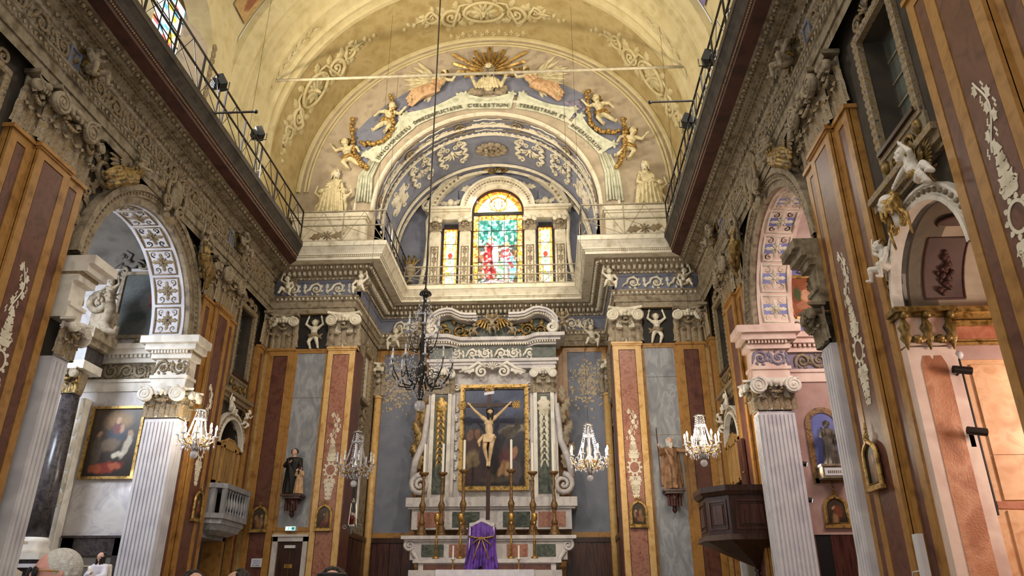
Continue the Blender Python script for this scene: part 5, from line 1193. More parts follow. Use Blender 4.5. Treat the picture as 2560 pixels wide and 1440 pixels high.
# blue panels and wainscot on the back wall
for s in (-1, 1):
    t = thing('wall_panel', 'blue-grey painted wall panel in ochre border, '+('left' if s < 0 else 'right')+' of the high altar', 'panel', (s*2.62, YB+.1, 0), 0)
    mk('border', MB().frame(-.62, .62, 3.18, 8.34, .13, -.03, .02), 'ochre', t); mk('field', MB().box(-.49, .49, -.01, .02, 3.31, 8.21), 'blue_panel', t)
    b = MB(); rr = random.Random(5+s)
    for i in range(420): q = rr.uniform(.01, .045); b.ell((max(-.44, min(.44, rr.gauss(.1*s, .24))), -.010, 7.35+rr.gauss(0, .33)), (q*rr.uniform(.6, 1.6), .008, q), 6, 4)
    mk('flaking_plaster', smo(b, 'flaking_plaster'), 'plaster_mauve', t, stuff=True)
    t = thing('wainscot', 'dark panelled wood wainscot '+('left' if s < 0 else 'right')+' of the high altar', 'wainscot', (s*2.62, YB+.08, 0), 0)
    mk('rail', MB().box(-.68, .68, -.07, .03, 3.06, 3.18), 'dark_wood', t)
    for i in range(4): mk('board', MB().box(-.66+i*.33, -.345+i*.33, -.03-.008*(i % 2), .03, .6, 3.06), 'red_wood', t)
    t = thing('wainscot', 'dark panelled wood wainscot on the '+('left' if s < 0 else 'right')+' chancel side wall', 'wainscot', (s*(CH-.03), 18.7, 0), LW if s < 0 else RW)
    mk('rail', MB().box(-1.3, 1.3, -.06, .03, 3.06, 3.18), 'dark_wood', t)
    for i in range(6): mk('board', MB().box(-1.3+i*.433, -.88+i*.433, -.03-.008*(i % 2), .03, .6, 3.06), 'red_wood', t)
    # side-wall window and picture of the chancel
    t = thing('chancel_side_window', 'blind window in a carved frame high on the '+('left' if s < 0 else 'right')+' chancel wall', 'window', (s*CH, 18.55, 0), LW if s < 0 else RW)
    mk('recess', MB().box(-.38, .38, -.02, .02, 6.5, 7.7), 'stucco_light', t); mk('frame', MB().frame(-.48, .48, 6.4, 7.8, .1, -.12, .0), 'stucco_gilt', t); b = MB()
    for i in range(12):
        for q in (-1, 1): b.leaf(q*.43, 6.4+i*.115, pi/2, .14, .12, .05, 0, -.12, n=4)
    for q in (-1, 1): b.scroll(q*.3, 6.15, .16, 0, 1.5, q, .05, -.03); b.leaf(q*.2, 6.0, -pi/2+q*.4, .4, .2, .07, 0, -.03)
    b.shell(0, 5.75, .26, pi/2, 7, 2.4, .08, -.03); b.shell(0, 7.85, .22, pi/2, 7, 2.4, .08, -.03); mk('carving', smo(b, 'carving'), 'stucco_gilt', t)
    t = thing('framed_painting', 'tall dark painting in white frame on the '+('left' if s < 0 else 'right')+' chancel wall', 'painting', (s*CH, 18.35, 0), LW if s < 0 else RW)
    mk('frame', MB().frame(-.58, .58, 3.55, 5.6, .09, -.07, .0), 'white_stone', t)
    mk('canvas', colgrid('canvas', .98, 1.87, 20, 36, blobs(lambda u, v: L3('#120e0c'), [(.5, .4, .2, .3, '#3a2418', .8, 0), (.5, .75, .08, .06, '#6b4a34', .6, 0)]), 'painting', None, 3.64), None, t, (0, -.03, 0)); b = MB()
    for zz, sg in ((3.4, -1), (5.72, 1)):
        b = MB().shell(0, zz-.05*sg, .24, pi/2*sg, 7, 2.6, .07, -.02)
        for q in (-1, 1): b.scroll(q*.24, zz, .15, 0, 1.5, -q*sg, .05, -.02)
        mk('frame_carving', smo(b, 'frame_carving'), 'stucco', t)
# ---- retable
t = RET = thing('retable', 'tall altarpiece of white and green marble with broken curved pediment', 'altarpiece', (XC, YR, 0), 0)
zb, zs, zp0, zp1 = rz_(1268), rz_(1245), rz_(1228), rz_(963)
mk('base', MB().box(-2.05, 2.05, -.05, .5, zb-.55, zb).box(-2.15, 2.15, -.12, .5, zb-.05, zb).box(-2.2, 2.2, -.18, .5, zb, zs), 'white_marble', t)
for s in (-1, 1): mk('inlay', MB().box(*sorted((s*.3, s*1.0)), -.06, -.04, zb-.5, zb-.12), 'green_marble', t); mk('inlay', MB().box(*sorted((s*1.2, s*1.9)), -.06, -.04, zb-.5, zb-.12), 'red_light', t)
mk('back_panel', MB().box(-1.75, 1.75, .1, .45, zs, rz_(925)), 'white_marble', t)
zcap0, zcap1 = rz_(985), rz_(925)
for s in (-1, 1):
    p = mk('column_pier', MB().box(*sorted((s*1.02, s*1.75)), -.02, .2, zs, zcap0), 'white_marble', t)
    mk('green_strip', MB().box(*sorted((s*1.22, s*1.56)), -.05, 0, zs+.1, zcap0-.05), 'green_marble', p)
    for x in (1.16, 1.62): mk('white_fillet', MB().box(*sorted((s*(x-.05), s*(x+.05))), -.10, 0, zs, zcap0), 'white_stone', p)
    b = MB(); z = zcap0-.1; b.leaf(s*1.39, z, -pi/2, .5, .34, .08, 0, -.05); z -= .35
    for i in range(9): w_ = .20-.012*i; b.leaf(s*1.39-.04, z, -pi/2-.5, .2, w_*.7, .05, .2, -.05, 1, 4); b.leaf(s*1.39+.04, z, -pi/2+.5, .2, w_*.7, .05, -.2, -.05, 1, 4); b.ell((s*1.39, -.07, z), .035, 6, 4); z -= .17
    mk('gilt_drop', smo(b, 'gilt_drop'), 'gold' if s < 0 else 'stucco_light', p)
    c = put_capital(t, s*1.39, -.06, zcap0, .52, zcap1-zcap0, 2, ('stucco_light', 'stucco', 'white_stone', 'white_stone'))
    b = MB(); 
    for i in range(7): b.leaf(s*(1.92+.05*sin(i)), zs+.75+i*.30, pi/2-s*(.8 if i % 2 else .2), .42, .22, .07, .3*s, -.02)
    mk('leaf_border', smo(b, 'leaf_border'), 'old_gold' if s < 0 else 'stucco', t)
    b = MB(); b.scroll(s*1.86, zs+.33, .24, pi/2 if s > 0 else pi/2, 1.7, -s, .085, -.06); b.tube([(s*1.74, -.06, zcap0-.3), (s*1.76, -.06, zs+2.2), (s*1.82, -.06, zs+1.5), (s*2.02, -.06, zs+.95), (s*2.10, -.06, zs+.5)], [.07, .08, .09, .10, .09], 6)
    mk('side_volute', smo(b, 'side_volute'), 'white_marble', t)
    b = MB()
    for i in range(8): b.leaf(s*.98, zp0+.3+i*.26, pi/2+s*(.5 if i % 2 else -.3), .26, .13, .05, .2, .06)
    b.scroll(s*1.0, zp1-.02, .10, 0, 1.4, s, .035, .04); mk('scroll_edge', smo(b, 'scroll_edge'), 'white_stone', t, stuff=True)
z0 = zcap1
b = MB()
for d, a, c, w_ in ((.02, 0, .10, 1.72), (.06, .10, .18, 1.76), (.12, .18, .26, 1.82)): b.box(-w_, w_, -.12-d, .4, z0+a, z0+c)
mk('architrave', b, 'white_marble', t)
zf0, zf1 = z0+.26, z0+.62
mk('green_frieze', MB().box(-1.66, 1.66, -.12, .4, zf0, zf1), 'green_marble', t)
for x0, L in ((-1.62, .8), (-.75, .72), (.05, .72), (.84, .8)): mk('frieze_scroll', rinc(round(L, 2), .3, 2), 'white_stone', t, (x0, -.12, zf0+.03))
for s in (-1, 1): mk('frieze_block', MB().box(*sorted((s*1.1, s*1.75)), -.2, .0, zf0, zf1), 'green_marble', t)
N = 36
def rec(x): q = max(0., min(1., (1.28-abs(x))/.42)); return .30*q*q*(3-2*q)      # the middle is set back in plan
def curved(d, a, c, w_):
    bb = MB(); xs = [-w_+2*w_*i/N for i in range(N+1)]; n = N+1
    vs = [(x, y+(rec(x) if y < 0 else 0), zf1+z) for z in (a, c) for y in (-.30-d, .4) for x in xs]
    bb.add(vs, [(i, i+1, 2*n+i+1, 2*n+i) for i in range(N)]+[(i, n+i, n+i+1, i+1) for i in range(N)]+[(2*n+i, 2*n+i+1, 3*n+i+1, 3*n+i) for i in range(N)]+[(0, 2*n, 3*n, n), (N, n+N, 3*n+N, 2*n+N)]); return bb
for d, a, c, w_, nm in ((.04, 0, .08, 1.76, 'dentil_band'), (.14, .10, .18, 1.88, 'cornice_band'), (.24, .18, .28, 2.0, 'cornice_top')): mk(nm, curved(d, a, c, w_), 'white_marble', t)
b = MB()
for i in range(52): x = -1.76+i*.068; b.box(x, x+.04, -.42+rec(x), -.2, zf1+.05, zf1+.11)
mk('dentils', b, 'stucco_light', t, stuff=True)
z1 = zf1+.28
mk('attic', MB().box(-1.7, 1.7, .0, .4, z1, z1+.62), 'green_marble', t)
def ribbon(b, P, t0, t1, y0, y1):                            # moulding that follows a path in x,z
    vs = []; n = len(P)
    for i, (x, z) in enumerate(P):
        a, c = P[max(0, i-1)], P[min(n-1, i+1)]; dx, dz = c[0]-a[0], c[1]-a[1]; L = hypot(dx, dz) or 1; nx, nz = -dz/L, dx/L
        vs += [(x+nx*t0, y0, z+nz*t0), (x+nx*t1, y0, z+nz*t1), (x+nx*t1, y1, z+nz*t1), (x+nx*t0, y1, z+nz*t0)]
    return b.add(vs, [(i*4+k, i*4+(k+1) % 4, i*4+4+(k+1) % 4, i*4+4+k) for i in range(n-1) for k in range(4)]+[(0, 1, 2, 3), (n*4-4, n*4-3, n*4-2, n*4-1)])
for s in (-1, 1):                                           # S-curved broken pediment ending in volutes
    P = [(s*x, z1+z) for x, z in ((1.78, .30), (1.76, .46), (1.66, .60), (1.50, .70), (1.30, .745), (1.15, .73), (1.02, .66), (.90, .60), (.75, .575), (.45, .57))]
    if s > 0: P = P[::-1]
    b = MB(); ribbon(b, P, 0, .06, -.48, .2); ribbon(b, P, -.06, 0, -.42, .2); ribbon(b, P, -.13, -.06, -.32, .2)
    pd = mk('pediment', b, 'white_marble', t)
    mk('end_volute', smo(MB().scroll(s*1.66, z1+.19, .15, pi/2 if s < 0 else pi/2, 1.6, -s, .07, -.40), 'end_volute'), 'white_stone', pd); b = MB()
    for q in range(len(P)-1):
        for k in range(3): x, z = P[q][0]+(P[q+1][0]-P[q][0])*k/3, P[q][1]+(P[q+1][1]-P[q][1])*k/3; b.ell((x, -.34, z-.10), .032, 6, 4)
    mk('egg_moulding', smo(b, 'egg_moulding'), 'stucco_light', pd, stuff=True)
    b = MB(); b.scroll(s*.95, z1+.25, .17, 0, 1.6, s, .05, -.04); b.scroll(s*1.35, z1+.22, .15, pi, 1.5, -s, .045, -.04)
    for i in range(8): a = i*.8; b.leaf(s*1.1+.3*cos(a), z1+.26+.16*sin(a), a, .22, .13, .07, .3, -.04)
    mk('gilt_rinceau', smo(b, 'gilt_rinceau'), 'old_gold', t)
b = MB()
for s in (-1, 1):
    b.scroll(s*.30, z0-.10, .15, pi/2, 1.5, -s, .05, -.16); b.tube([(s*.18, -.18, z0+.02), (s*.4, -.2, z0+.16), (s*.62, -.18, z0+.0), (s*.92, -.16, z0-.10)], [.05, .06, .06, .03], 6); b.leaf(s*.5, z0-.05, 0 if s > 0 else pi, .4, .2, .06, -.2, -.16)
b.shell(0, z0-.02, .22, pi/2, 7, 2.4, .07, -.16); mk('frame_crest', smo(b, 'frame_crest'), 'white_stone', t)
b = MB(); b.shell(0, z1+.40, .30, pi/2, 9, 2.6, .10, -.1)
for s in (-1, 1):
    for i in range(7): b.cap2((s*(.10+.06*i), -.16, z1+.60-.02*i), (s*(.16+.09*i), -.20-.03*(i % 2), z1+.20+.05*i), .030, .028, 6)
mk('gilt_drapery', smo(b, 'gilt_drapery'), 'gold', t)
for i, (x, z, pose, fl, lb) in enumerate(((-.02, z1+.02, 'atlas', False, 'stucco putto striding in the broken pediment of the altarpiece'), (-1.92, z1+.02, 'sit', True, 'putto seated on the left end of the altarpiece pediment'), (1.95, z1+.02, 'atlas', False, 'putto standing on the right end of the altarpiece pediment'))):
    putto(lb, (XC+x, YR-.30, z), 0, pose, .62 if i == 0 else .66, fl, 'stucco', 'old_gold', 'stucco_gilt', group='pediment putti')
for s in (-1, 1):
    o = putto('small cherub '+('left' if s < 0 else 'right')+' of the striding putto on the altarpiece', (XC+s*.55, YR-.18, z1+.06), 0, 'sit', .52, s > 0, 'stucco', 'old_gold', 'old_gold', wings=False, group='pediment putti')
# altar painting
pw0, pw1 = rx_(1149, 1100), rx_(1322, 1100); pz0, pz1 = rz_(1227), rz_(963)
t = thing('altar_painting', 'large dark crucifixion landscape painting in a gilt frame over the altar', 'painting', ((pw0+pw1)/2, YR+.02, pz0), 0); w_, h_ = pw1-pw0, pz1-pz0
mk('frame', MB().frame(-w_/2, w_/2, 0, h_, .09, -.10, .08), 'gold', t); mk('inner_frame', MB().frame(-w_/2+.09, w_/2-.09, .09, h_-.09, .03, -.06, .08), 'old_gold', t)
mk('canvas', colgrid('canvas', w_-.2, h_-.2, 80, 110, blobs(lambda u, v: mix(mix(L3('#2a2420'), L3('#3c3a40'), v*2), mix(L3('#3f4660'), L3('#565e78'), vno(u*5, v*5)), (v-.45)*2.2), [
    (.80, .58, .22, .05, '#8b8478', .6, .1), (.75, .55, .14, .06, '#554d44', .5, 0), (.88, .62, .05, .06, '#4a443c', .4, 0), (.2, .45, .2, .12, '#4a3430', .7, 0), (.12, .5, .05, .05, '#7d5a48', .5, 0), (.24, .52, .05, .04, '#86604c', .5, 0), (.34, .49, .04, .04, '#7d5a48', .5, 0),
    (.15, .26, .12, .12, '#7d6a4e', .6, .2), (.2, .12, .18, .09, '#43302f', .6, .2), (.33, .3, .08, .14, '#3a3038', .6, 0), (.72, .24, .14, .16, '#5a3536', .6, .2), (.82, .34, .05, .05, '#9a7058', .5, 0), (.66, .16, .12, .08, '#a07c58', .6, .7), (.85, .14, .12, .12, '#4f4648', .6, 0), (.55, .08, .25, .04, '#4d4336', .7, 0), (.78, .8, .2, .1, '#515a78', .8, .3)]), 'painting', None, .1), None, t, (0, -.0, 0))
# ---- crucifix
YK = 19.05
kx = pY(1222, 1100, YK).x; kz0, kzb, kzt = pY(1219, 1300, YK).z, pY(1222, 1013, YK).z, pY(1222, 980, YK).z
t = thing('crucifix', 'tall dark wooden crucifix with gilt tips in front of the painting', 'crucifix', (kx, YK, 0), 0)
mk('upright', MB().box(-.05, .05, -.025, .025, kz0, kzt), 'dark_wood', t); ax = .70
mk('crossbar', MB().box(-ax, ax, -.024, .024, kzb-.05, kzb+.05), 'dark_wood', t)
for x, z in ((-ax-.02, kzb), (ax+.02, kzb), (0, kzt+.06)):
    b = MB().rosette(x, z, .13, 8, .04, -.02); b.tube([(x+.10*cos(2*pi*i/12), -.02, z+.10*sin(2*pi*i/12)) for i in range(13)], .018, 5); mk('gilt_tip', smo(b, 'gilt_tip'), 'gold', t)
mk('title_scroll', MB().add([(-.13, -.05, kzt-.10), (.13, -.05, kzt-.06), (.13, -.06, kzt+.01), (-.13, -.06, kzt-.03), (-.13, -.03, kzt-.10), (.13, -.03, kzt-.06), (.13, -.03, kzt+.01), (-.13, -.03, kzt-.03)], [(0, 1, 2, 3), (4, 7, 6, 5), (0, 4, 5, 1), (3, 2, 6, 7)]), 'linen', t)
H = pY(1222, 1030, YK).z-pY(1217, 1162, YK).z
bz = pY(1217, 1160, YK).z
JX = dict(pel=(.02, -.09, .50), chest=(.0, -.09, .76), head=(.03, -.15, .95), shL=(-.12, -.08, .86), elL=(-.25, -.06, .98), haL=(-.36, -.05, 1.10), shR=(.12, -.08, .86), elR=(.25, -.06, .98), haR=(.37, -.05, 1.11),
    hipL=(-.05, -.09, .48), knL=(-.065, -.17, .26), ftL=(-.015, -.07, .03), hipR=(.08, -.09, .48), knR=(.055, -.18, .25), ftR=(.025, -.10, .02), toeL=(0, -.4, -.9), toeR=(0, -.4, -.9), look=(.15, -.8, -.55))
me, hr = body_mesh(JX, H, False, 'body', vox=.009)
t = thing('corpus', 'pale figure with outstretched arms hanging on the crucifix', 'sculpture', (kx, YK, bz), 0)
mk('body', me, 'body_ivory', t); hd = Vector(JX['head'])*H
mk('hair', remesh(curls(hd+Vector((0, .02, .01)), hr*1.05, (.15, -.8, -.5), 26, .45), 'hair', .016, 1), 'hair_dark', t)
b = MB(); b.tube([(hd.x+hr*.9*cos(2*pi*i/16), hd.y+hr*.9*sin(2*pi*i/16), hd.z+hr*.55+.01*(i % 2)) for i in range(17)], .014, 5); mk('thorn_crown', b, 'dark_wood', t)
b = MB(); pl = Vector(JX['pel'])*H
for i in range(12): a = 2*pi*i/12; c = 2*pi*(i+1)/12; b.cap2(pl+Vector((.14*cos(a), .12*sin(a), -.03+.04*sin(a))), pl+Vector((.14*cos(c), .12*sin(c), -.05)), .045, .045, 6)
for i in range(5): b.cap2(pl+Vector((-.12+.06*i, -.11, 0)), pl+Vector((-.14+.05*i, -.13, -.17)), .035, .025, 6)
b.cap2(pl+Vector((-.15, -.03, 0)), pl+Vector((-.27, -.05, -.15)), .05, .05); b.cap2(pl+Vector((-.27, -.05, -.15)), pl+Vector((-.25, -.05, -.26)), .05, .03); mk('loincloth', remesh(b, 'loincloth', .013, 2), 'body_ivory', t)
# ---- altar: gradine, mensa, tabernacle
YA = 18.95; za = pY(1213, 1338, YA-.3).z
t = thing('altar', 'polychrome marble high altar with scrolled gradine', 'altar', (XC, YA, .6), 0); za -= .6
mk('gradine_shelf', MB().box(-2.12, 2.12, -.30, .45, za-.08, za).box(-2.05, 2.05, -.24, .45, za-.13, za-.08), 'white_marble', t)
mk('gradine', MB().box(-1.9, 1.9, -.18, .45, za-.55, za-.13), 'white_marble', t)
for s in (-1, 1):
    mk('marble_inlay', MB().box(*sorted((s*.45, s*.95)), -.20, -.16, za-.48, za-.2), 'red_light', t); mk('marble_inlay', MB().box(*sorted((s*1.08, s*1.62)), -.20, -.16, za-.48, za-.2), 'green_marble', t)
    b = MB(); b.scroll(s*1.92, za-.22, .12, pi/2, 1.6, -s, .05, -.16); b.tube([(s*1.84, -.2, za-.35), (s*1.72, -.22, za-.52), (s*1.6, -.24, za-.75)], [.06, .06, .05], 6); mk('end_scroll', smo(b, 'end_scroll'), 'white_marble', t)
mk('lower_step', MB().box(-1.75, 1.75, -.60, .45, za-.64, za-.55).box(-1.62, 1.62, -.54, .45, za-.82, za-.64), 'white_marble', t)
mk('red_band', MB().box(-1.5, 1.5, -.555, -.52, za-.80, za-.67), 'red', t)
mk('mensa', MB().box(-1.75, 1.75, -1.1, .45, za-.95, za-.82), 'white_marble', t); mk('stipes', MB().box(-1.5, 1.5, -.95, .45, 0, za-.95), 'grey_marble', t)
for s in (-1, 1): mk('grey_block', MB().box(*sorted((s*1.3, s*1.72)), -.38, .3, za-1.3, za-.82), 'grey_marble', t)
b = MB(); n = 60
vs = []
for j, (y, z) in enumerate(((-.95, za-.812), (-1.13, za-.812), (-1.135, za-1.06))):
    for i in range(n+1): vs.append((-1.12+2.24*i/n, y, z-(.02*abs(sin(i*.8)) if j == 2 else 0)))
b.add(vs, [(j*(n+1)+i, j*(n+1)+i+1, (j+1)*(n+1)+i+1, (j+1)*(n+1)+i) for j in range(2) for i in range(n)])
o = mk('altar_cloth', b, 'linen', None, (XC, YA, .6)); tag(o, 'white lace altar cloth on the front edge of the altar', 'altar cloth')
zt = za+.6
t = thing('tabernacle', 'small white marble tabernacle standing on the altar', 'tabernacle', (kx-.08, YA-.52, zt-.55), 0)
mk('housing', MB().box(-.24, .24, -.05, .35, 0, .72), 'white_marble', t); mk('pediment', MB().prism([(-.30, .72), (.30, .72), (.30, .80), (.16, .82), (0, .92), (-.16, .82), (-.30, .80)], -.12, .35), 'white_marble', t)
for s in (-1, 1): mk('side_pilaster', MB().box(*sorted((s*.22, s*.30)), -.10, .1, 0, .72), 'white_stone', t)
b = MB(); vs = []; n, m = 48, 12
for j in range(m+1):
    v = j/m
    for i in range(n+1):
        u = i/n*2-1; wv = .34+.07*v-.03*sin(pi*v); vs.append((u*wv, -.16-.06*v-.035*sin(u*17+v*2)*v**.5+.10*u*u, .70-(1.0-.12*cos(u*pi*2)*v)*v*.98-.05*abs(sin(u*4.5))*v*v+.13*max(0, 1-abs(u)*1.15)*(1-v)**2))
b.add(vs, [(j*(n+1)+i, j*(n+1)+i+1, (j+1)*(n+1)+i+1, (j+1)*(n+1)+i) for j in range(m) for i in range(n)])
tv = thing('tabernacle_veil', 'purple brocade veil with gold braid covering the tabernacle', 'veil', (kx-.08, YA-.52, zt-.55), 0)
mk('cloth', smo(b, 'cloth'), 'purple', tv); b = MB()
b.tube([(-.30+.6*i/16, -.215+.1*((i-8)/8)**2, .50-.05*sin(pi*i/16)) for i in range(17)], .018, 6)
for s in (-1, 1): b.tube([(0, -.235, .48), (s*.10, -.245, .2), (s*.18, -.25, -.02)], .016, 6); b.tube([(s*.02, -.23, .46), (s*.24, -.20, .30)], .014, 6)
mk('gold_braid', smo(b, 'gold_braid'), 'gold', tv)
# ---- candlesticks
def big_stick():
    t = thing('altar_candlestick', '', 'candlestick', (0, 0, 0), 0, 'tall altar candlesticks')
    mk('foot', smo(MB().lathe([(.20, 0), (.20, .05), (.15, .09), (.13, .20), (.09, .26)], 6), 'foot'), 'wood_candlestick', t)
    mk('stem', smo(MB().lathe([(.09, .26), (.12, .32), (.06, .40), (.055, .55), (.10, .66), (.12, .74), (.06, .84), (.045, 1.15), (.06, 1.30), (.04, 1.38), (.08, 1.44)], 12), 'stem'), 'wood_candlestick', t)
    mk('drip_pan', smo(MB().lathe([(.06, 1.44), (.16, 1.50), (.17, 1.54), (.05, 1.54)], 14), 'drip_pan'), 'wood_candlestick', t)
    mk('candle', MB().lathe([(.045, 1.54), (.043, 2.26), (.01, 2.28)], 10), 'candle', t)
    return t
proto = None
for i, (px, py) in enumerate(((1053, 1337), (1101, 1337), (1156, 1337), (1278, 1334), (1333, 1333), (1387, 1331))):
    p = pY(px, py, YA-.02); lb = ['leftmost tall altar candlestick', 'second tall altar candlestick from the left', 'tall altar candlestick just left of the crucifix', 'tall altar candlestick just right of the crucifix', 'second tall altar candlestick from the right', 'rightmost tall altar candlestick'][i]
    L = (p.x, YA-.02, zt)
    if proto is None: proto = big_stick(); proto.location = L; proto['label'] = lb; o = proto
    else: o = dup(proto, L, 0, lb)
    o.scale = (.74, .74, 1.04 if i in (2, 3) else 1.)
sp = None
for i, (px, py) in enumerate(((1092, 1392), (1152, 1392), (1279, 1390), (1337, 1388))):
    p = pY(px, py, YA-.28); lb = ['slim brass candlestick at the left end of the lower step', 'slim brass candlestick left of the purple veil', 'slim brass candlestick right of the purple veil', 'slim brass candlestick at the right end of the lower step'][i]
    if sp is None:
        sp = thing('brass_candlestick', lb, 'candlestick', (0, 0, 0), 0, 'slim brass candlesticks')
        mk('foot', smo(MB().lathe([(.09, 0), (.08, .04), (.03, .08)], 10), 'foot'), 'brass', sp); mk('stem', smo(MB().lathe([(.03, .08), (.022, .3), (.04, .36), (.02, .44), (.02, .78), (.05, .84)], 8), 'stem'), 'brass', sp)
        mk('cup', smo(MB().lathe([(.05, .84), (.075, .9), (.075, 1.02), (.06, 1.04)], 10), 'cup'), 'brass', sp); o = sp
    else: o = dup(sp, None, None, lb)
    o.location = (p.x, YA-.46, zt-.55)
sc = None
for i, px in enumerate((1132, 1297)):
    p = pY(px, 1410, YA-.75); lb = 'short candle on the altar table '+('left' if i == 0 else 'right')+' of the purple veil'
    if sc is None:
        sc = thing('small_candle', lb, 'candle', (0, 0, 0), 0, 'short altar candles'); mk('holder', smo(MB().lathe([(.06, 0), (.05, .02), (.015, .05), (.015, .22), (.05, .25)], 8), 'holder'), 'brass', sc); mk('candle', MB().lathe([(.022, .25), (.02, .55)], 8), 'candle', sc); o = sc
    else: o = dup(sc, None, None, lb)
    o.location = (p.x, YA-.75, zt-.82)
# ================================================================ CHANDELIERS, LAMPS
def chandelier(label, p, D, H, n, lit, dark=False, top=17., watts=60):
    """p: centre of the lower arm ring; D: diameter; H: height from ring to crown"""
    t = thing('chandelier', label, 'chandelier', tuple(p), 0, 'chandeliers'); R = D/2; mm = 'iron' if dark else 'brass'
    mk('cable', MB().tube([(0, 0, H), (0, 0, top-p[2])], .004 if not dark else .016, 5), 'iron', t)
    mk('stem', smo(MB().lathe([(.03, -.25*H), (.07, -.18*H), (.035, -.08*H), (.09, 0), (.10, .10*H), (.04, .2*H), (.06, .35*H), (.03, .5*H), (.05, .7*H), (.03, .85*H), (.06, .95*H), (.02, H)], 10), 'stem'), 'silver' if not dark else 'iron', t)
    arm = MB().tube([(.08, 0, .02*H), (R*.35, 0, -.10*H), (R*.7, 0, -.08*H), (R*.95, 0, .05*H), (R, 0, .14*H)], [.014, .016, .014, .012, .012], 6)
    arm.scroll(R*.45, .02*H, R*.13, 0, 1.3, 1, .010, 0, m=10, eye=False); arm = smo(arm, 'arm'); arm.materials.append(MAT[mm])
    cup = smo(MB().lathe([(.01, 0), (.055, .02), (.05, .03), (.018, .03)], 10), 'drip_cup'); cup.materials.append(MAT['crystal'])
    cnd = MB().lathe([(.016, .03), (.016, .14)], 8).mesh('candle'); cnd.materials.append(MAT['candle'])
    blb = smo(MB().lathe([(.010, .14), (.020, .165), (.016, .20), (.003, .235)], 8), 'bulb'); blb.materials.append(MAT['bulb' if lit else 'paper'])
    drop = MB()
    for k in range(3): drop.ell((0, 0, -.03-.035*k), (.010, .010, .016), 5, 4)
    drop.ell((0, 0, -.155), (.016, .010, .030), 5, 4); drop = drop.mesh('crystal_drop'); drop.materials.append(MAT['crystal'])
    tiers = [(n, 1., 0.)]+([(max(4, n*2//3), .55, .38*H)] if dark else [])
    for cnt, f, zz in tiers:
        for i in range(cnt):
            a = 2*pi*i/cnt+.2+f
            ar = mk('arm', arm, None, t, (0, 0, zz), a, sc=(f, f, 1) if f != 1 else None)
            x, y, z = R*f*cos(a), R*f*sin(a), zz+.14*H
            mk('drip_cup', cup, None, t, (x, y, z)); c = mk('candle', cnd, None, t, (x, y, z)); mk('bulb', blb, None, c); mk('crystal_drop', drop, None, t, (x, y, z))
    cr = MB(); rr = random.Random(n+int(D*100))
    def string(a, b, k, sag):
        for i in range(k):
            q = (i+.5)/k; s = rr.uniform(.010, .017); cr.ell((a[0]+(b[0]-a[0])*q, a[1]+(b[1]-a[1])*q, a[2]+(b[2]-a[2])*q-sag*4*q*(1-q)), (s, s, s*1.25), 4, 3)
    for i in range(n):
        a, c = 2*pi*i/n, 2*pi*(i+1)/n
        string((.07*cos(a), .07*sin(a), .95*H), (R*.62*cos(a), R*.62*sin(a), .15*H), 18, .10*H); string((R*cos(a), R*sin(a), .12*H), (R*cos(c), R*sin(c), .12*H), 10, .10*H)
        string((R*.62*cos(a), R*.62*sin(a), .15*H), (.05*cos(a), .05*sin(a), -.22*H), 12, .06*H); string((R*.8*cos(a), R*.8*sin(a), .0), (R*.8*cos(c), R*.8*sin(c), .0), 8, .06*H)
        for q in range(4): cr.ell((R*.75*cos(a+q*.2), R*.75*sin(a+q*.2), -.06*H-rr.uniform(0, .1)), (.014, .014, .034), 4, 3)
        if n > 6: string((R*.3*cos(a), R*.3*sin(a), .72*H), (R*.3*cos(c), R*.3*sin(c), .72*H), 6, .05*H)
    mk('crystal_strings', smo(cr, 'crystal_strings'), 'crystal', t, stuff=True)
    mk('crown', smo(MB().lathe([(.02, .98*H), (.10, .95*H), (.12, .92*H), (.05, .92*H)], 10), 'crown'), 'silver' if not dark else 'iron', t)
    mk('glass_ball', smo(MB().ell((0, 0, -.25*H-.07), .07 if not dark else .10, 12, 8), 'glass_ball'), 'crystal', t)
    if lit:
        l = lamp('chandelier_light', 'POINT', (p[0], p[1], p[2]+.45*H), watts, (1, .86, .66), .22)
    return t
chandelier('large dark iron and crystal chandelier hanging before the altarpiece', tuple(pY(1053, 945, 12.6)), 1.12, 1.75, 10, False, True)
chandelier('lit crystal chandelier on the left, before the fluted pilaster', tuple(pY(490, 1105, 13.0)), .62, .62, 8, True, watts=90)
chandelier('lit crystal chandelier right of the altarpiece', tuple(pY(1474, 1160, 15.6)), .80, .88, 8, True, watts=110)
chandelier('lit crystal chandelier seen from below, before the bearded statue', tuple(pY(1757, 1125, 14.2)), .64, .70, 8, True, watts=90)
chandelier('unlit small crystal chandelier left of the altarpiece', tuple(pY(887, 1175, 15.6)), .76, .85, 8, False)
p = pY(878, 1320, 16.6)
t = thing('sanctuary_lamp', 'hanging silver sanctuary lamp with red glass', 'lamp', tuple(p), 0)
mk('bowl', smo(MB().lathe([(.01, -.14), (.03, -.10), (.02, -.06), (.09, 0), (.11, .05), (.09, .07)], 12), 'bowl'), 'silver', t); mat('red_glass', ['#5a0a0a'], rough=.15)
mk('red_glass', smo(MB().lathe([(.04, .05), (.045, .25), (.04, .26)], 10), 'red_glass'), 'red_glass', t); mk('crown', smo(MB().lathe([(.07, .52), (.05, .57), (.01, .64)], 10), 'crown'), 'silver', t)
for i in range(3): a = 2*pi*i/3; mk('chain', MB().tube([(.10*cos(a), .10*sin(a), .05), (.06*cos(a), .06*sin(a), .53)], .008, 4), 'silver', t)
mk('cable', MB().tube([(0, 0, .62), (0, 0, 9.53-p.z)], .006, 4), 'iron', t)
b = MB()
for s in (-1, 1): b.scroll(s*.15, .03, .05, 0, 1.3, s, .014, 0)
mk('handles', smo(b, 'handles'), 'silver', t)
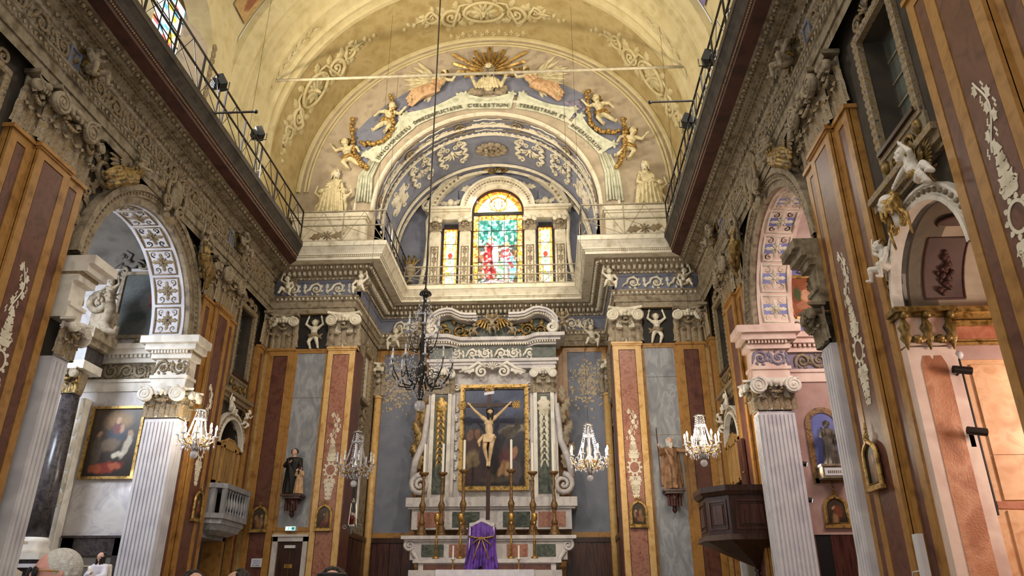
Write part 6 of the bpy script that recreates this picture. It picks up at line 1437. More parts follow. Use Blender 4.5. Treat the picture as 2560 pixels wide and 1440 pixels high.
# ================================================================ NAVE FIGURES
G1 = 'stucco putti of the nave'
for lb, loc, rz, pose, s, fl in (
    ('grey putto seated on the cornice over the near left capital', (-5.28, 8.62, 8.93), LW, 'sit', .85, False), ('grey winged putto seated over the right vine-painted capital', (5.28, 8.95, 8.93), RW, 'sit', .85, True),
    ('grey putto on the left entablature, above the small balcony pilaster', (-5.28, 14.6, 8.86), LW, 'sit', .8, False), ('grey putto on the right entablature, above the pulpit pilaster', (5.28, 14.75, 8.86), RW, 'sit', .8, True)):
    putto(lb, loc, rz, pose, s, fl, 'stucco', 'stucco_gilt', 'old_gold', group=G1)
for lb, loc, pose, s, fl in (('pale putto on the frieze at the inner corner of the left pier', (-3.16, 16.98, 8.86), 'sit', .72, False), ('pale putto on the frieze at the outer corner of the left pier', (-5.0, 16.98, 8.86), 'sit', .68, True),
    ('pale putto on the frieze at the inner corner of the right pier', (3.2, 16.98, 8.86), 'sit', .72, True), ('pale putto on the frieze at the outer corner of the right pier', (5.0, 16.98, 8.86), 'sit', .68, False),
    ('putto with raised arms above the left grey marble panel', (-4.29, 17.25, 7.42), 'atlas', .80, False), ('putto with raised arms above the right grey marble panel', (4.29, 17.25, 7.42), 'atlas', .80, True),
    ('putto in the left back corner of the chancel under the cornice', (-2.85, 20.0, 8.40), 'sit', .85, False), ('putto in the right back corner of the chancel under the cornice', (2.88, 20.0, 8.40), 'sit', .85, True)):
    putto(lb, loc, 0, pose, s, fl, 'stucco_light', 'stucco_gilt', 'stucco_gilt', wings=pose != 'atlas', group='putti of the chancel piers')
for lb, loc, rz, fl, til in (('gilt-draped angel reclining on the near side of the left chapel arch', (-5.42, 10.35, 8.02), LW, -1, -28), ('gilt-draped angel reclining on the far side of the left chapel arch', (-5.42, 12.98, 7.95), LW, 1, 40), ('gilt-draped angel reclining on the near side of the right chapel arch', (5.42, 10.35, 8.02), RW, 1, 28), ('gilt-draped angel reclining on the far side of the right chapel arch', (5.42, 12.98, 7.95), RW, -1, -40)):
    t = thing('arch_angel', lb, 'angel', loc, rz, 'angels on the chapel arches', (fl*.9, .9, .9))
    t.rotation_mode = 'ZYX'; t.rotation_euler = (0, RAD(til)*1, rz); t.rotation_mode = 'XYZ'; t.rotation_euler = (Matrix.Rotation(rz, 3, 'Z') @ Matrix.Rotation(RAD(til), 3, 'Y')).to_euler()
    mk('body', with_mat(RECM, 'stucco'), None, t); mk('hair', with_mat(RECH, 'stucco_gilt'), None, t); mk('robe', with_mat(RECD, 'old_gold'), None, t)
    mk('wing', with_mat(wingm(.6, 1), 'stucco_gilt'), None, t, (-.12, .02, .32))
for lb, loc, rz, pose, s, fl, tl in (('white marble putto sitting at the left of the small right arch', (5.50, 7.86, 5.02), RW, 'sit', .62, True, 0), ('white marble putto leaning over the crown of the small right arch', (5.45, 6.78, 5.52), RW, 'lean', .75, False, .5),
    ('white putto left of the small arch above the balcony', (-5.5, 15.82, 5.52), LW, 'sit', .5, True, 0), ('white putto right of the small arch above the balcony', (-5.5, 16.68, 5.36), LW, 'fly', .5, True, 0),
    ('white putto on the crown of the small arch behind the pulpit', (5.5, 16.1, 5.5), RW, 'sit', .52, False, 0), ('white putto at the far foot of the small arch behind the pulpit', (5.5, 16.75, 5.15), RW, 'fly', .52, False, 0)):
    o = putto(lb, loc, rz, pose, s, fl, 'white_stone', 'old_gold', 'old_gold', wings=pose != 'sit', drape=pose != 'sit', group='white putti of the small arches')
    if tl: o.rotation_euler = (Matrix.Rotation(rz, 3, 'Z') @ Matrix.Rotation(tl, 3, 'Y')).to_euler()
t = thing('cherub_bust', 'white cherub head with gilt hair on the keystone of the small right arch', 'cherub', (5.50, 7.28, 5.42), RW)
b = MB(); head_on(b, (0, -.14, .16), .11, (0, -1, -.1), child=True); b.cap2((0, -.04, -.05), (0, -.1, .1), .08, .05); mk('body', remesh(b, 'body', .012, 2), 'white_stone', t); mk('hair', remesh(curls((0, -.12, .18), .115, (0, -1, 0), 26, .4), 'hair', .014, 1), 'gold', t)
b = MB()
for s in (-1, 1): b.cap2((s*.06, -.1, .1), (s*.22, -.08, -.08), .03, .02); b.cap2((s*.22, -.08, -.08), (s*.20, -.06, -.3), .02, .012); b.scroll(s*.12, -.1, .07, pi/2, 1.4, s, .025, -.06)
mk('ribbons', smo(b, 'ribbons'), 'gold', t)
# ================================================================ NARROW BAYS
def lattice(b, x0, x1, z0, z1, y, st=.055, r=.007):
    n = int((x1-x0+z1-z0)/st)
    for i in range(n+1):
        for sg in (1, -1):
            c = i*st; P = []
            a0, a1 = max(0, c-(z1-z0)), min(c, x1-x0)
            if a1 <= a0: continue
            xa, xb = (x0+a0, x0+a1) if sg > 0 else (x1-a0, x1-a1)
            b.tube([(xa, y, z1-(z1-z0-(c-a0))+0*(c-a0)) if False else (xa, y, z0+(c-a0)), (xb, y, z0+(c-a1))], r, 4)
def screen(label, loc, rz):
    t = thing('lattice_screen', label, 'screen', loc, rz)
    top = [(-.58, 0), (.58, 0), (.58, .86), (.45, .92), (.30, .94), (.18, 1.02), (-.18, 1.02), (-.30, .94), (-.45, .92), (-.58, .86)]
    b = MB()
    for x0, x1 in ((-.58, -.50), (-.34, -.26), (.26, .34), (.50, .58)): b.box(x0, x1, -.03, .03, 0, .86)
    b.box(-.58, .58, -.03, .03, 0, .07); b.prism([(-.58, .80)]+[(.58, .80)]+top[2:], -.03, .03); mk('frame', b, 'oak', t); mk('cap_moulding', MB().tube([(x, -.03, z) for x, z in top[2:]], .02, 5), 'oak', t)
    for x0, x1 in ((-.50, -.34), (-.26, .26), (.34, .50)):
        b = MB(); lattice(b, x0, x1, .07, .80, 0); mk('lattice', b, 'oak', t); mk('dark_backing', MB().box(x0, x1, .02, .03, .07, .80), 'dark_wood', t)
    return t
screen('oak lattice screen with shaped top above the marble balcony', (-5.55, 16.18, 3.93), LW)
screen('oak lattice screen with shaped top behind the pulpit', (5.55, 16.18, 3.93), RW)
for s in (-1, 1): struct('bay_back_'+('left' if s < 0 else 'right'), MB().box(*sorted((s*6.3, s*6.4)), 14.6, 17.6, 0, 6).box(*sorted((s*5.98, s*6.3)), 17.05, 17.15, 0, 6).box(*sorted((s*5.98, s*6.3)), 15.2, 15.3, 0, 6), 'white_paint', 'pale back wall seen through the small '+('left' if s < 0 else 'right')+' arch')
t = thing('balcony', 'small grey marble balcony with balusters on the left wall', 'balcony', (-5.60, 16.12, 0), LW)
O = [(-.74, .0), (-.74, -.22), (-.60, -.42), (.60, -.42), (.74, -.22), (.74, .0)]
def poly(z0, z1, f): 
    P = [(x*f, y*(1+(f-1)*1.6)) for x, y in O]; n = len(P)
    return MB().add([(x, y, z) for z in (z0, z1) for x, y in P], [tuple(range(n-1, -1, -1)), tuple(range(n, 2*n))]+[(i, (i+1) % n, n+(i+1) % n, n+i) for i in range(n)])
mk('handrail', poly(3.80, 3.90, 1.05), 'grey_marble', t); mk('slab', poly(3.20, 3.30, 1.04), 'grey_marble', t); mk('lower_moulding', poly(3.10, 3.20, .97), 'grey_marble', t); mk('corbel', MB().add([(x*f, y*f, z) for z, f in ((3.10, .92), (2.98, .80), (2.90, .5)) for x, y in O], [(i*6+k, i*6+(k+1) % 6, i*6+6+(k+1) % 6, i*6+6+k) for i in range(2) for k in range(6)]+[(12, 13, 14, 15, 16, 17)]), 'grey_marble', t)
bal = smo(MB().lathe([(.035, 0), (.035, .04), (.02, .08), (.045, .18), (.04, .25), (.02, .34), (.02, .42), (.035, .46), (.035, .50)], 8), 'baluster'); bal.materials.append(MAT['grey_marble'])
for i in range(8): mk('baluster', bal, None, t, (-.5+i*.143, -.39, 3.30))
for x, y in ((-.60, -.40), (.60, -.40), (-.71, -.22), (.71, -.22)): mk('corner_post', MB().box(x-.05, x+.05, y-.04, y+.05, 3.30, 3.80), 'grey_marble', t)
for x in (-.71, .71): mk('side_panel', MB().box(x-.025, x+.025, -.2, 0, 3.30, 3.80), 'blue_panel', t)
t = thing('doorway', 'dark doorway under the small balcony', 'doorway', (-5.62, 16.15, 0), LW)
mk('dark_leaf', MB().box(-.58, .1, .55, .6, 0, 2.9), 'glass_dark', t); mk('jamb', MB().box(.50, .60, -.03, .4, 0, 2.95), 'ochre', t); mk('lintel', MB().box(-.6, .6, -.03, .4, 2.84, 2.95), 'grey_marble', t)
# pulpit
t = thing('pulpit', 'dark carved wooden pulpit hanging on the right wall', 'pulpit', (0, 0, 0), 0)
PP = [(5.60, 14.02), (4.82, 14.02), (4.47, 14.40), (4.47, 15.05), (4.82, 15.42), (5.60, 15.42)]; cx, cy = 5.40, 14.72
def pp(z0, z1, f0, f1=None):
    f1 = f1 or f0; n = 6; Q = [[((x-cx)*f+cx if x < 5.5 else x, (y-cy)*f+cy, z) for x, y in PP] for z, f in ((z0, f0), (z1, f1))]
    return MB().add(Q[0]+Q[1], [tuple(range(n-1, -1, -1)), tuple(range(n, 2*n))]+[(i, (i+1) % n, n+(i+1) % n, n+i) for i in range(n)])
mk('body', pp(2.72, 3.40, 1.), 'dark_wood', t); mk('rim', pp(3.47, 3.57, 1.10), 'dark_wood', t); mk('rim_moulding', pp(3.40, 3.47, 1.04, 1.09), 'dark_wood', t); mk('base_moulding', pp(2.62, 2.72, 1.10, 1.05), 'dark_wood', t); mk('underside', pp(2.18, 2.62, .06, 1.04), 'dark_wood', t)
for i in range(5):
    a = Vector(PP[i]+(0,)); c = Vector(PP[i+1]+(0,)); d = (c-a).normalized(); L = (c-a).length; n_ = Vector((-d.y, d.x, 0)); 
    if n_.dot(a-Vector((cx, cy, 0))) < 0: n_ = -n_
    M = Matrix(((d.x, -n_.x, 0, a.x), (d.y, -n_.y, 0, a.y), (0, 0, 1, 0), (0, 0, 0, 1)))
    b = MB(); b.M = M; x0, x1 = L*.12, L*.88
    b.frame(x0, x1, 2.80, 3.32, .035, -.02, .0); o = mk('panel_frame', b, 'red_wood', t); b = MB(); b.M = M; b.frame(x0+.06, x1-.06, 2.86, 3.26, .012, -.012, 0); b.box(x0+.09, x1-.09, -.02, 0, 2.89, 3.23); mk('raised_panel', b, 'red_wood', t)
mk('finial', smo(MB().lathe([(.02, 2.20), (.06, 2.14), (.03, 2.09), (.055, 2.03), (.04, 1.97), (.01, 1.95)], 10, (5.36, 14.72)), 'finial'), 'dark_wood', t)
t = thing('pulpit_door', 'narrow dark door in the pilaster behind the pulpit', 'door', (5.36, 14.80, 3.4), RW); mk('leaf', MB().box(-.18, .18, -.03, .02, 0, 1.15), 'red_wood', t); mk('knob', MB().ell((.13, -.05, .5), .02, 8, 6), 'brass', t)
t = thing('bay_door', 'grey panelled door below the pulpit', 'door', (5.60, 16.2, 0), RW)
mk('leaf', MB().box(-.5, .5, .05, .1, 0, 2.6), 'plaster_grey', t)
for z0, z1 in ((.2, .9), (1.0, 1.9), (2.0, 2.5)): mk('panel', MB().frame(-.38, .38, z0, z1, .02, .03, .06), 'plaster_mauve', t)
mk('fluted_post', MB().box(-.68, -.54, -.04, .1, 0, 2.5).box(-.70, -.52, -.06, .1, 2.5, 2.66), 'white_paint', t); mk('lintel', MB().box(-.6, .6, -.02, .1, 2.6, 2.9), 'dark_wood', t)
t = thing('white_cabinet', 'narrow white metal box at the foot of the fluted pilaster by the pulpit', 'cabinet', (5.42, 13.55, 0), RW); mk('body', MB().box(-.07, .07, -.08, .05, 1.0, 2.35), 'white_paint', t); mk('seam', MB().box(.0, .008, -.083, .0, 1.0, 2.35), 'black_cloth', t)
p = pX(2300, 1335, 5.38); t = thing('cable_duct', 'white cable duct on the large right pilaster', 'duct', (5.38, p.y, 0), RW); mk('cover', MB().box(-.06, .06, -.06, .0, .8, p.z), 'white_paint', t); mk('cable', MB().tube([(-.05, -.05, p.z-.35), (-.2, -.06, p.z-.36), (-.3, -.06, p.z-.5), (-.34, -.05, p.z-1.0)], .008, 5), 'white_paint', t)
# ================================================================ STATUES, ICONS, DOOR ON THE PIERS
def corbel(label, loc, s=1.):
    t = thing('corbel', label, 'corbel', loc, 0, 'statue corbels', s)
    mk('shelf', MB().box(-.24, .24, -.24, .14, -.05, 0).box(-.20, .20, -.20, .14, -.10, -.05), 'red_wood', t); mk('bracket', smo(MB().lathe([(.02, -.50), (.06, -.44), (.04, -.38), (.12, -.25), (.18, -.10)], 10, (0, 0)), 'bracket'), 'red_wood', t); b = MB()
    for i in range(5): acan(b, -.12+.06*i, -.36, .26, .08, .08, -.10)
    mk('leaves', smo(b, 'leaves'), 'red_wood', t)
corbel('carved corbel under the black-robed statue', (-4.29, YT-.06, 3.88)); corbel('carved corbel under the bearded statue', (4.33, YT-.06, 3.93))
robed('dark-robed statue with white collar guarding a child, on the left pier', (-4.33, YT-.20, 3.88), 0, 1.02, 'black_cloth', 'skin', 'hair_dark', (((-.17, -.06, .62), (-.04, -.16, .68)), ((.19, -.05, .60), (.17, -.17, .52))), cloak='black', slim=1.05, group='pier statues')
robed('small pink-robed child statue beside the dark-robed statue', (-4.13, YT-.27, 3.88), 0, .62, 'salmon', 'skin', 'hair_dark', (((-.14, -.08, .66), (-.06, -.16, .78)), ((.14, -.08, .66), (.06, -.16, .78))), group='pier statues')
mat('brown_robe', ['#6e4f36', '#8a664a', '#9a7658', '#7a5a40'], 6, .6, bump=.15)
robed('bearded brown-robed statue with staff and raised arm, on the right pier', (4.32, YT-.20, 3.93), 0, 1.14, 'brown_robe', 'skin', 'hair_white', (((-.20, -.08, .66), (-.24, -.16, .78)), ((.22, -.06, .72), (.38, -.10, .74))), True, cloak='brown_robe', longhair=.3, group='pier statues')
t = thing('staff', 'thin staff held by the bearded statue', 'staff', (4.03, YT-.40, 3.95), 0); mk('rod', MB().tube([(0, 0, 0), (-.02, 0, 1.28)], .012, 6), 'dark_wood', t); mk('tip', MB().ell((-.02, 0, 1.3), .022, 8, 6), 'old_gold', t)
def scene_small(seed):
    r = random.Random(seed); it = [(r.uniform(.25, .75), r.uniform(.15, .55), r.uniform(.08, .16), r.uniform(.12, .28), r.choice(['#6b3a2a', '#7d5a3a', '#3e4a4a', '#8a6a4a', '#5a2a24']), .7, r.uniform(-.4, .4)) for _ in range(6)]+[(r.uniform(.3, .7), .62, .06, .06, '#b08a68', .5, 0)]
    return blobs(lambda u, v: mix(L3('#2a2018'), L3('#4a3e30'), v), it)
def icon(label, loc, rz, w_=.36, h_=.56, seed=1, cross=False, tilt=0.):
    t = thing('station_icon', label, 'icon', loc, rz, 'framed stations of the cross'); n = 10; hs = h_*.42
    out = [(-w_/2, 0), (w_/2, 0), (w_/2, h_-hs)]+[(w_/2-w_/2*(i/n)**.8*1.0 if False else (w_/2)*cos(pi/2*i/n)**1.0, h_-hs+hs*sin(pi/2*i/n)**.85) for i in range(1, n)]+[(0, h_+.03)]+[(-(w_/2)*cos(pi/2*i/n), h_-hs+hs*sin(pi/2*i/n)**.85) for i in range(n-1, 0, -1)]+[(-w_/2, h_-hs)]
    mk('frame', MB().tube([(x, -.02, z) for x, z in out]+[(out[0][0], -.02, out[0][1])], .028, 6), 'gold', t); mk('inner_bead', MB().tube([(x*.84, -.03, .03+z*.90) for x, z in out]+[(out[0][0]*.84, -.03, .03)], .010, 5), 'old_gold', t)
    me = colgrid('picture', w_*.94, h_*1.0, 14, 22, scene_small(seed), 'painting', None, 0)
    for v in me.vertices:
        z = v.co.z; lim = w_/2*.96 if z < h_-hs else (w_/2*.96)*cos(math.asin(min(1, ((z-(h_-hs))/hs)**(1/.85)))); v.co.x = max(-lim, min(lim, v.co.x))
    mk('picture', me, None, t, (0, -.012, 0)); mk('sill', MB().box(-w_/2-.04, w_/2+.04, -.06, .0, -.05, -.01), 'gold', t)
    b = MB().shell(0, h_+.03, .09, pi/2, 5, 2.2, .03, -.02); 
    if cross: b.box(-.008, .008, -.03, -.015, h_+.08, h_+.24).box(-.045, .045, -.03, -.015, h_+.165, h_+.182)
    mk('crest', smo(b, 'crest'), 'gold', t); return t
icon('gilt pointed-arch icon on the dark red corner pilaster by the exit door', (-5.05, YT-.0, 3.12), 0, .34, .50, 1)
icon('gilt pointed-arch icon on the left vine-painted pier pilaster', (-3.55, YT-.03, 3.14), 0, .34, .50, 2)
icon('gilt pointed-arch icon with dark picture on the right pier pilaster', (3.53, YT-.03, 3.18), 0, .34, .50, 3)
icon('gilt pointed-arch icon on the left pilaster next to the balcony', (-W0+.03, 14.75, 3.10), LW, .34, .52, 4)
icon('gilt pointed-arch icon with cross on the large right pilaster', (W0-.04, 8.97, 2.80), RW, .36, .50, 5, True)
icon('gilt pointed-arch icon with cross under the blue statue niche', (6.55, AC+AR+.17, 2.82), 0, .40, .46, 6, True)
t = thing('exit_door', 'dark double door in a white marble frame below the left statue', 'door', (-4.29, YT+.1, 0), 0)
b = MB().box(-.40, -.29, -.06, .02, .6, 2.98).box(.29, .40, -.06, .02, .6, 2.98).box(-.40, .40, -.06, .02, 2.88, 2.98); mk('frame', b, 'white_marble', t); mk('cap', MB().box(-.42, .42, -.09, .02, 2.98, 3.03), 'white_marble', t)
for s in (-1, 1): mk('leaf', MB().box(*sorted((s*.005, s*.29)), -.0, .02, .6, 2.88), 'dark_wood', t)
mk('closer', MB().box(-.12, .12, -.05, 0, 2.74, 2.80), 'white_paint', t); mk('plaque', MB().box(-.09, .09, -.012, 0, 2.32, 2.40), 'brass', t)
t = thing('exit_sign', 'lit green emergency exit sign above the door', 'sign', (-4.29, YT-.0, 3.10), 0); mk('case', MB().box(-.12, .12, -.04, .08, 0, .10), 'white_paint', t); mk('green_face', MB().box(-.11, .11, -.045, -.04, .01, .09), 'exit_glow', t)
b = MB().box(.03, .10, -.048, -.044, .02, .08); mk('door_symbol', b, 'exit_green', t); b = MB().ell((-.035, -.047, .075), (.008, .003, .008), 6, 4); b.tube([(-.035, -.047, .065), (-.045, -.047, .045), (-.03, -.047, .022)], .005, 4).tube([(-.045, -.047, .045), (-.06, -.047, .025)], .005, 4).tube([(-.05, -.047, .06), (-.02, -.047, .055)], .004, 4); mk('runner_symbol', b, 'exit_green', t); b = MB().prism([(-.005, .05), (.012, .065), (.012, .035)], -.048, -.044); mk('arrow_symbol', b, 'exit_green', t)
def text(body, size, m, parent, loc, rz=0., name='lettering', ext=.002):
    c = bpy.data.curves.new(name, 'FONT'); c.body = body; c.size = size; c.extrude = ext; c.align_x = 'CENTER'; c.resolution_u = 2
    o = bpy.data.objects.new(name, c); COL.objects.link(o); me = bpy.data.meshes.new_from_object(o.evaluated_get(bpy.context.evaluated_depsgraph_get())); bpy.data.objects.remove(o); bpy.data.curves.remove(c); me.materials.clear()
    q = mk(name, me, m, parent, loc); q.rotation_euler = (pi/2, 0, rz); return q
t = thing('notice', 'small white paper notice on the dark red corner pilaster', 'notice', (-4.98, YT+.0, 2.34), 0); mk('sheet', MB().box(-.12, .12, -.012, 0, 0, .18), 'paper', t)
b = MB()
for i in range(3): b.box(-.08, .08, -.0135, -.012, .13-.03*i, .14-.03*i)
b.box(-.08, -.05, -.0135, -.012, .02, .05).box(-.02, .08, -.0135, -.012, .025, .045); mk('print', b, 'blue_bright', t, stuff=True)
# ================================================================ LEFT CHAPEL
yl = AC+AR+.17
t = thing('chapel_painting', 'dark Virgin-and-saints painting in a slim gilt frame in the left chapel', 'painting', (-6.68, yl, 3.70), 0)
mk('frame', MB().frame(-.53, .53, 0, 1.38, .05, -.06, .0), 'gold', t)
mk('canvas', colgrid('canvas', .98, 1.30, 44, 58, blobs(lambda u, v: mix(L3('#2a2320'), L3('#4a3c2c'), v), [(.55, .82, .3, .16, '#8a6a3a', 1., 0), (.55, .62, .18, .16, '#39404a', .7, .2), (.52, .72, .10, .10, '#6e2f28', .6, 0), (.53, .82, .05, .045, '#c09a72', .5, 0), (.62, .70, .05, .06, '#b58a68', .5, .3), (.45, .46, .22, .10, '#6a5a48', .7, .1), (.2, .38, .10, .22, '#54493e', .7, 0), (.2, .6, .05, .05, '#8d6a52', .5, 0), (.78, .45, .07, .2, '#b5aa98', .6, -.4), (.80, .64, .045, .045, '#a88464', .5, 0), (.62, .32, .12, .05, '#c4bba8', .6, .2), (.5, .14, .3, .08, '#7a2f22', .7, .1), (.25, .12, .14, .06, '#8a4a30', .7, 0), (.62, .16, .12, .05, '#a0563a', .6, 0)]), 'painting', None, .04), None, t, (0, -.02, 0))
t = thing('chapel_door', 'grey panelled door in a black marble surround in the left chapel', 'door', (-6.62, yl, 0), 0)
mk('surround', MB().box(-.60, -.38, -.05, .0, 0, 2.66).box(.38, .60, -.05, .0, 0, 2.66).box(-.60, .60, -.05, .0, 2.36, 2.66).box(-.62, .62, -.07, 0, 2.66, 2.70), 'black_marble', t); mk('leaf', MB().box(-.38, .38, -.02, 0, 0, 2.36), 'plaster_grey', t); mk('panel', MB().frame(-.3, .3, 1.0, 2.2, .03, -.03, 0), 'plaster_mauve', t)
p0 = pY(165, 985, 13.0)
t = thing('chapel_column', 'dark polished marble column with gilt capital in the left chapel', 'column', (-7.32, 13.0, 0), 0)
mk('shaft', smo(MB().lathe([(.19, 2.62), (.185, 3.4), (.155, 5.15)], 20), 'shaft'), 'black_marble', t); mk('base', smo(MB().lathe([(.25, 2.35), (.26, 2.42), (.22, 2.48), (.24, 2.54), (.20, 2.62)], 20), 'base'), 'white_stone', t); put_capital(t, 0, -.13, 5.15, .34, .45, 3, ('stucco', 'old_gold', 'stucco', 'stucco')); mk('necking', smo(MB().lathe([(.17, 5.15), (.20, 5.3), (.22, 5.55)], 16), 'necking'), 'stucco_gilt', t)
t = thing('side_pilaster', 'white ornamented pilaster behind the dark chapel column', 'pilaster', (-7.36, 13.45, 0), 0); mk('shaft', MB().box(-.09, .09, -.05, .15, 2.4, 5.2), 'white_stone', t); b = MB()
for i in range(6): b.leaf(0, 3.2+i*.32, pi/2, .32, .14, .05, 0, -.05)
mk('drop_ornament', smo(b, 'drop_ornament'), 'stucco_light', t)
t = thing('column_pedestal', 'white and brown marble pedestal under the dark chapel column', 'pedestal', (-7.3, 13.0, 0), 0)
for nm, f, z0, z1, m in (('cap', .34, 2.25, 2.35, 'white_stone'), ('die', .27, 1.72, 2.25, 'black_marble'), ('plinth', .36, 1.45, 1.72, 'white_stone'), ('base', .38, 0, 1.45, 'grey_marble')): mk(nm, MB().box(-f, f, -f, f, z0, z1), m, t)
for s in (-1, 1): mk('fillet', MB().box(-.36, .36, -.37, .37, 2.12 if s > 0 else 1.70, 2.18 if s > 0 else 1.76), 'white_paint', t)
t = thing('column_entablature', 'white and dark entablature block over the chapel column', 'entablature', (-7.35, 13.05, 0), 0)
for d, z0, z1, m, nm in ((.30, 5.60, 5.76, 'white_stone', 'architrave'), (.27, 5.76, 6.05, 'black_marble', 'frieze'), (.38, 6.05, 6.15, 'stucco', 'bed_moulding'), (.48, 6.15, 6.34, 'stucco', 'cornice')): mk(nm, MB().box(-d-.25, d, -d, .3, z0, z1), m, t)
t = thing('volute_bracket', 'large cream S-volute above the chapel column', 'volute', (-6.98, 12.95, 6.34), 0); b = MB(); b.scroll(-.16, .62, .20, 0, 1.6, 1, .10, 0); b.tube([(.06, -.02, .62), (.10, -.02, .40), (.02, -.02, .22), (.12, -.02, .04), (.28, -.02, .02), (.30, -.02, .14)], [.10, .11, .12, .11, .07, .04], 8); mk('scroll', smo(b, 'scroll'), 'stucco', t); mk('shoulder', MB().box(-.3, .12, .0, .25, 0, .5), 'stucco', t)
putto('pale putto with raised arm sitting on the volute in the left chapel', (-6.98, 12.92, 7.05), 0, 'sit', .62, False, 'stucco', 'hair_dark', 'stucco', wings=False, group='chapel putti')
t = thing('lunette_fresco', 'faded grey fresco in a stucco frame in the lunette of the left chapel', 'fresco', (-6.60, yl, 6.42), 0)
mk('frame', MB().frame(-.62, .62, .05, 1.52, .07, -.06, 0), 'stucco', t); mk('picture', colgrid('picture', 1.12, 1.35, 30, 36, blobs(lambda u, v: mix(L3('#565a58'), L3('#6b6c6a'), vno(u*4, v*4)), [(.5, .55, .12, .16, '#7d8283', .8, 0), (.62, .62, .14, .12, '#8a6a62', .8, 0), (.6, .5, .06, .03, '#93403c', .7, 0), (.35, .3, .2, .1, '#4a504e', .8, 0)]), 'fresco', None, .11), None, t, (0, -.02, 0)); b = MB()
for s in (-1, 1):
    b.scroll(s*.66, 1.50, .13, pi/2, 1.4, s, .04, -.02); b.scroll(s*.5, .0, .12, pi/2, 1.4, -s, .035, -.03); b.tube([(s*.70, -.03, 1.4), (s*.78, -.03, .9), (s*.70, -.03, .4), (s*.76, -.03, .1)], .04, 6)
    b.tube([(s*.05, -.05, 1.95), (s*.4, -.05, 1.86), (s*.72, -.05, 1.98)], [.03, .04, .02], 6); b.scroll(s*.22, 1.72, .13, 0, 1.5, s, .04, -.03)
b.shell(0, 1.58, .2, pi/2, 7, 2.4, .07, -.03); b.rosette(0, .0, .12, 7, .06, -.03); mk('scrollwork', smo(b, 'scrollwork'), 'stucco', t)
for s in (-1, 1): putto('grey putto reclining on the '+('left' if s < 0 else 'right')+' of the fresco frame in the left chapel', (-6.60+s*.5, yl-.05, 8.0), 0, 'lean', .62, s > 0, 'plaster_grey', 'stucco_dark', 'stucco', wings=False, drape=False, group='chapel putti')
robed('small statue of a nun in white cloak and black veil before the left chapel door', (-6.02, 12.9, 1.37), 0, 1.0, 'linen', 'skin', 'black', (((-.15, -.08, .62), (-.04, -.16, .66)), ((.15, -.08, .62), (.06, -.17, .60))), cloak='white_stone', longhair=.5, group='chapel statues')
t = thing('statue_plinth', 'plain plinth under the nun statue', 'plinth', (-6.02, 12.9, 0), 0); mk('block', MB().box(-.22, .22, -.22, .22, 0, 1.33), 'grey_marble', t); mk('cap', MB().box(-.25, .25, -.25, .25, 1.33, 1.37), 'white_stone', t)
t = thing('side_altar', 'pink marble side altar with curved gradine, lower left corner', 'altar', (-6.9, 11.2, 0), 0)
mk('mensa', MB().box(-.6, .32, -.6, .6, 1.95, 2.02), 'white_stone', t); mk('gradine', MB().prism([(-.6, 2.02), (.30, 2.02), (.10, 2.12), (.06, 2.30), (.22, 2.42), (-.6, 2.42)], -.6, .6), 'pink_stone', t); mk('shelf', MB().box(-.6, .30, -.6, .6, 2.42, 2.46), 'white_stone', t); mk('body', MB().box(-.6, .22, -.55, .55, 0, 1.95), 'pink_stone', t)
p = pY(38, 1362, 11.2); t = thing('white_candlestick', 'small white candlestick with candle on the side altar', 'candlestick', (p.x, 11.2, 2.46), 0)
mk('holder', smo(MB().lathe([(.09, 0), (.08, .03), (.03, .08), (.022, .2), (.06, .23), (.025, .25), (.03, .38), (.055, .41)], 10), 'holder'), 'white_paint', t); mk('candle', MB().lathe([(.02, .41), (.018, .72)], 8), 'candle', t)
t = thing('wall_light', 'bright downlight fixture beside the chapel painting', 'lamp', (-6.02, yl-.02, 4.0), 0); mk('shade', smo(MB().lathe([(.10, 0), (.06, .10), (.02, .12)], 12), 'shade'), 'white_paint', t); mk('bulb', smo(MB().ell((0, 0, .0), .05, 8, 6), 'bulb'), 'moon_lens', t); lamp('wall_light_glow', 'SPOT', (-6.10, yl-.16, 3.95), 25, DAY, .05, (-6.2, yl+.05, 2.6), 80, .5)  # glowing fixture and spot added to make the sun patch on the wall
# ================================================================ RIGHT CHAPEL
yr = AC+AR+.17
nx0, nx1, nz0, nz1 = 6.28, 6.86, 3.58, 4.86; nxc, nw = (nx0+nx1)/2, (nx1-nx0)/2
t = thing('statue_niche', 'arched blue niche with brown border in the pink chapel', 'niche', (nxc, yr, nz0), 0); H_ = nz1-nz0-nw
b = arcband(MB(), nw-.07, nw+.03, -.03, 0, H_, n=18); b.box(-nw-.03, -nw+.07, -.03, 0, -.05, H_).box(nw-.07, nw+.03, -.03, 0, -.05, H_).box(-nw, nw, -.03, 0, -.05, .03); mk('border', b, 'wood_candlestick', t)
mat('niche_blue', ['#5a629c', '#686fa8', '#7279b0'], 2, .8); mk('back', MB().prism([(-nw+.05, 0), (nw-.05, 0)]+[((nw-.05)*cos(pi*i/16), H_+(nw-.05)*sin(pi*i/16)) for i in range(17)], -.008, .0), 'niche_blue', t)
t = thing('niche_plinth', 'inscribed plinth under the dark statue in the blue niche', 'plinth', (nxc, yr-.16, nz0), 0); mk('block', MB().box(-.23, .23, -.12, .14, 0, .20), 'stucco_dark', t); mk('cap', MB().box(-.25, .25, -.14, .14, .20, .24), 'stucco', t); mk('plate', MB().box(-.20, .20, -.13, -.12, .04, .17), 'paper', t); b = MB(); rr = random.Random(8)
for i in range(9): x = -.15+i*.034; b.box(x, x+.022, -.132, -.13, .075, .125); b.box(x+.006, x+.016, -.1325, -.13, .085+.02*rr.random(), .115)
mk('illegible_inscription', b, 'stucco_dark', t, stuff=True)
mat('bronze_dark', ['#3b362f', '#544d42', '#625a4e'], 6, .5, bump=.15)
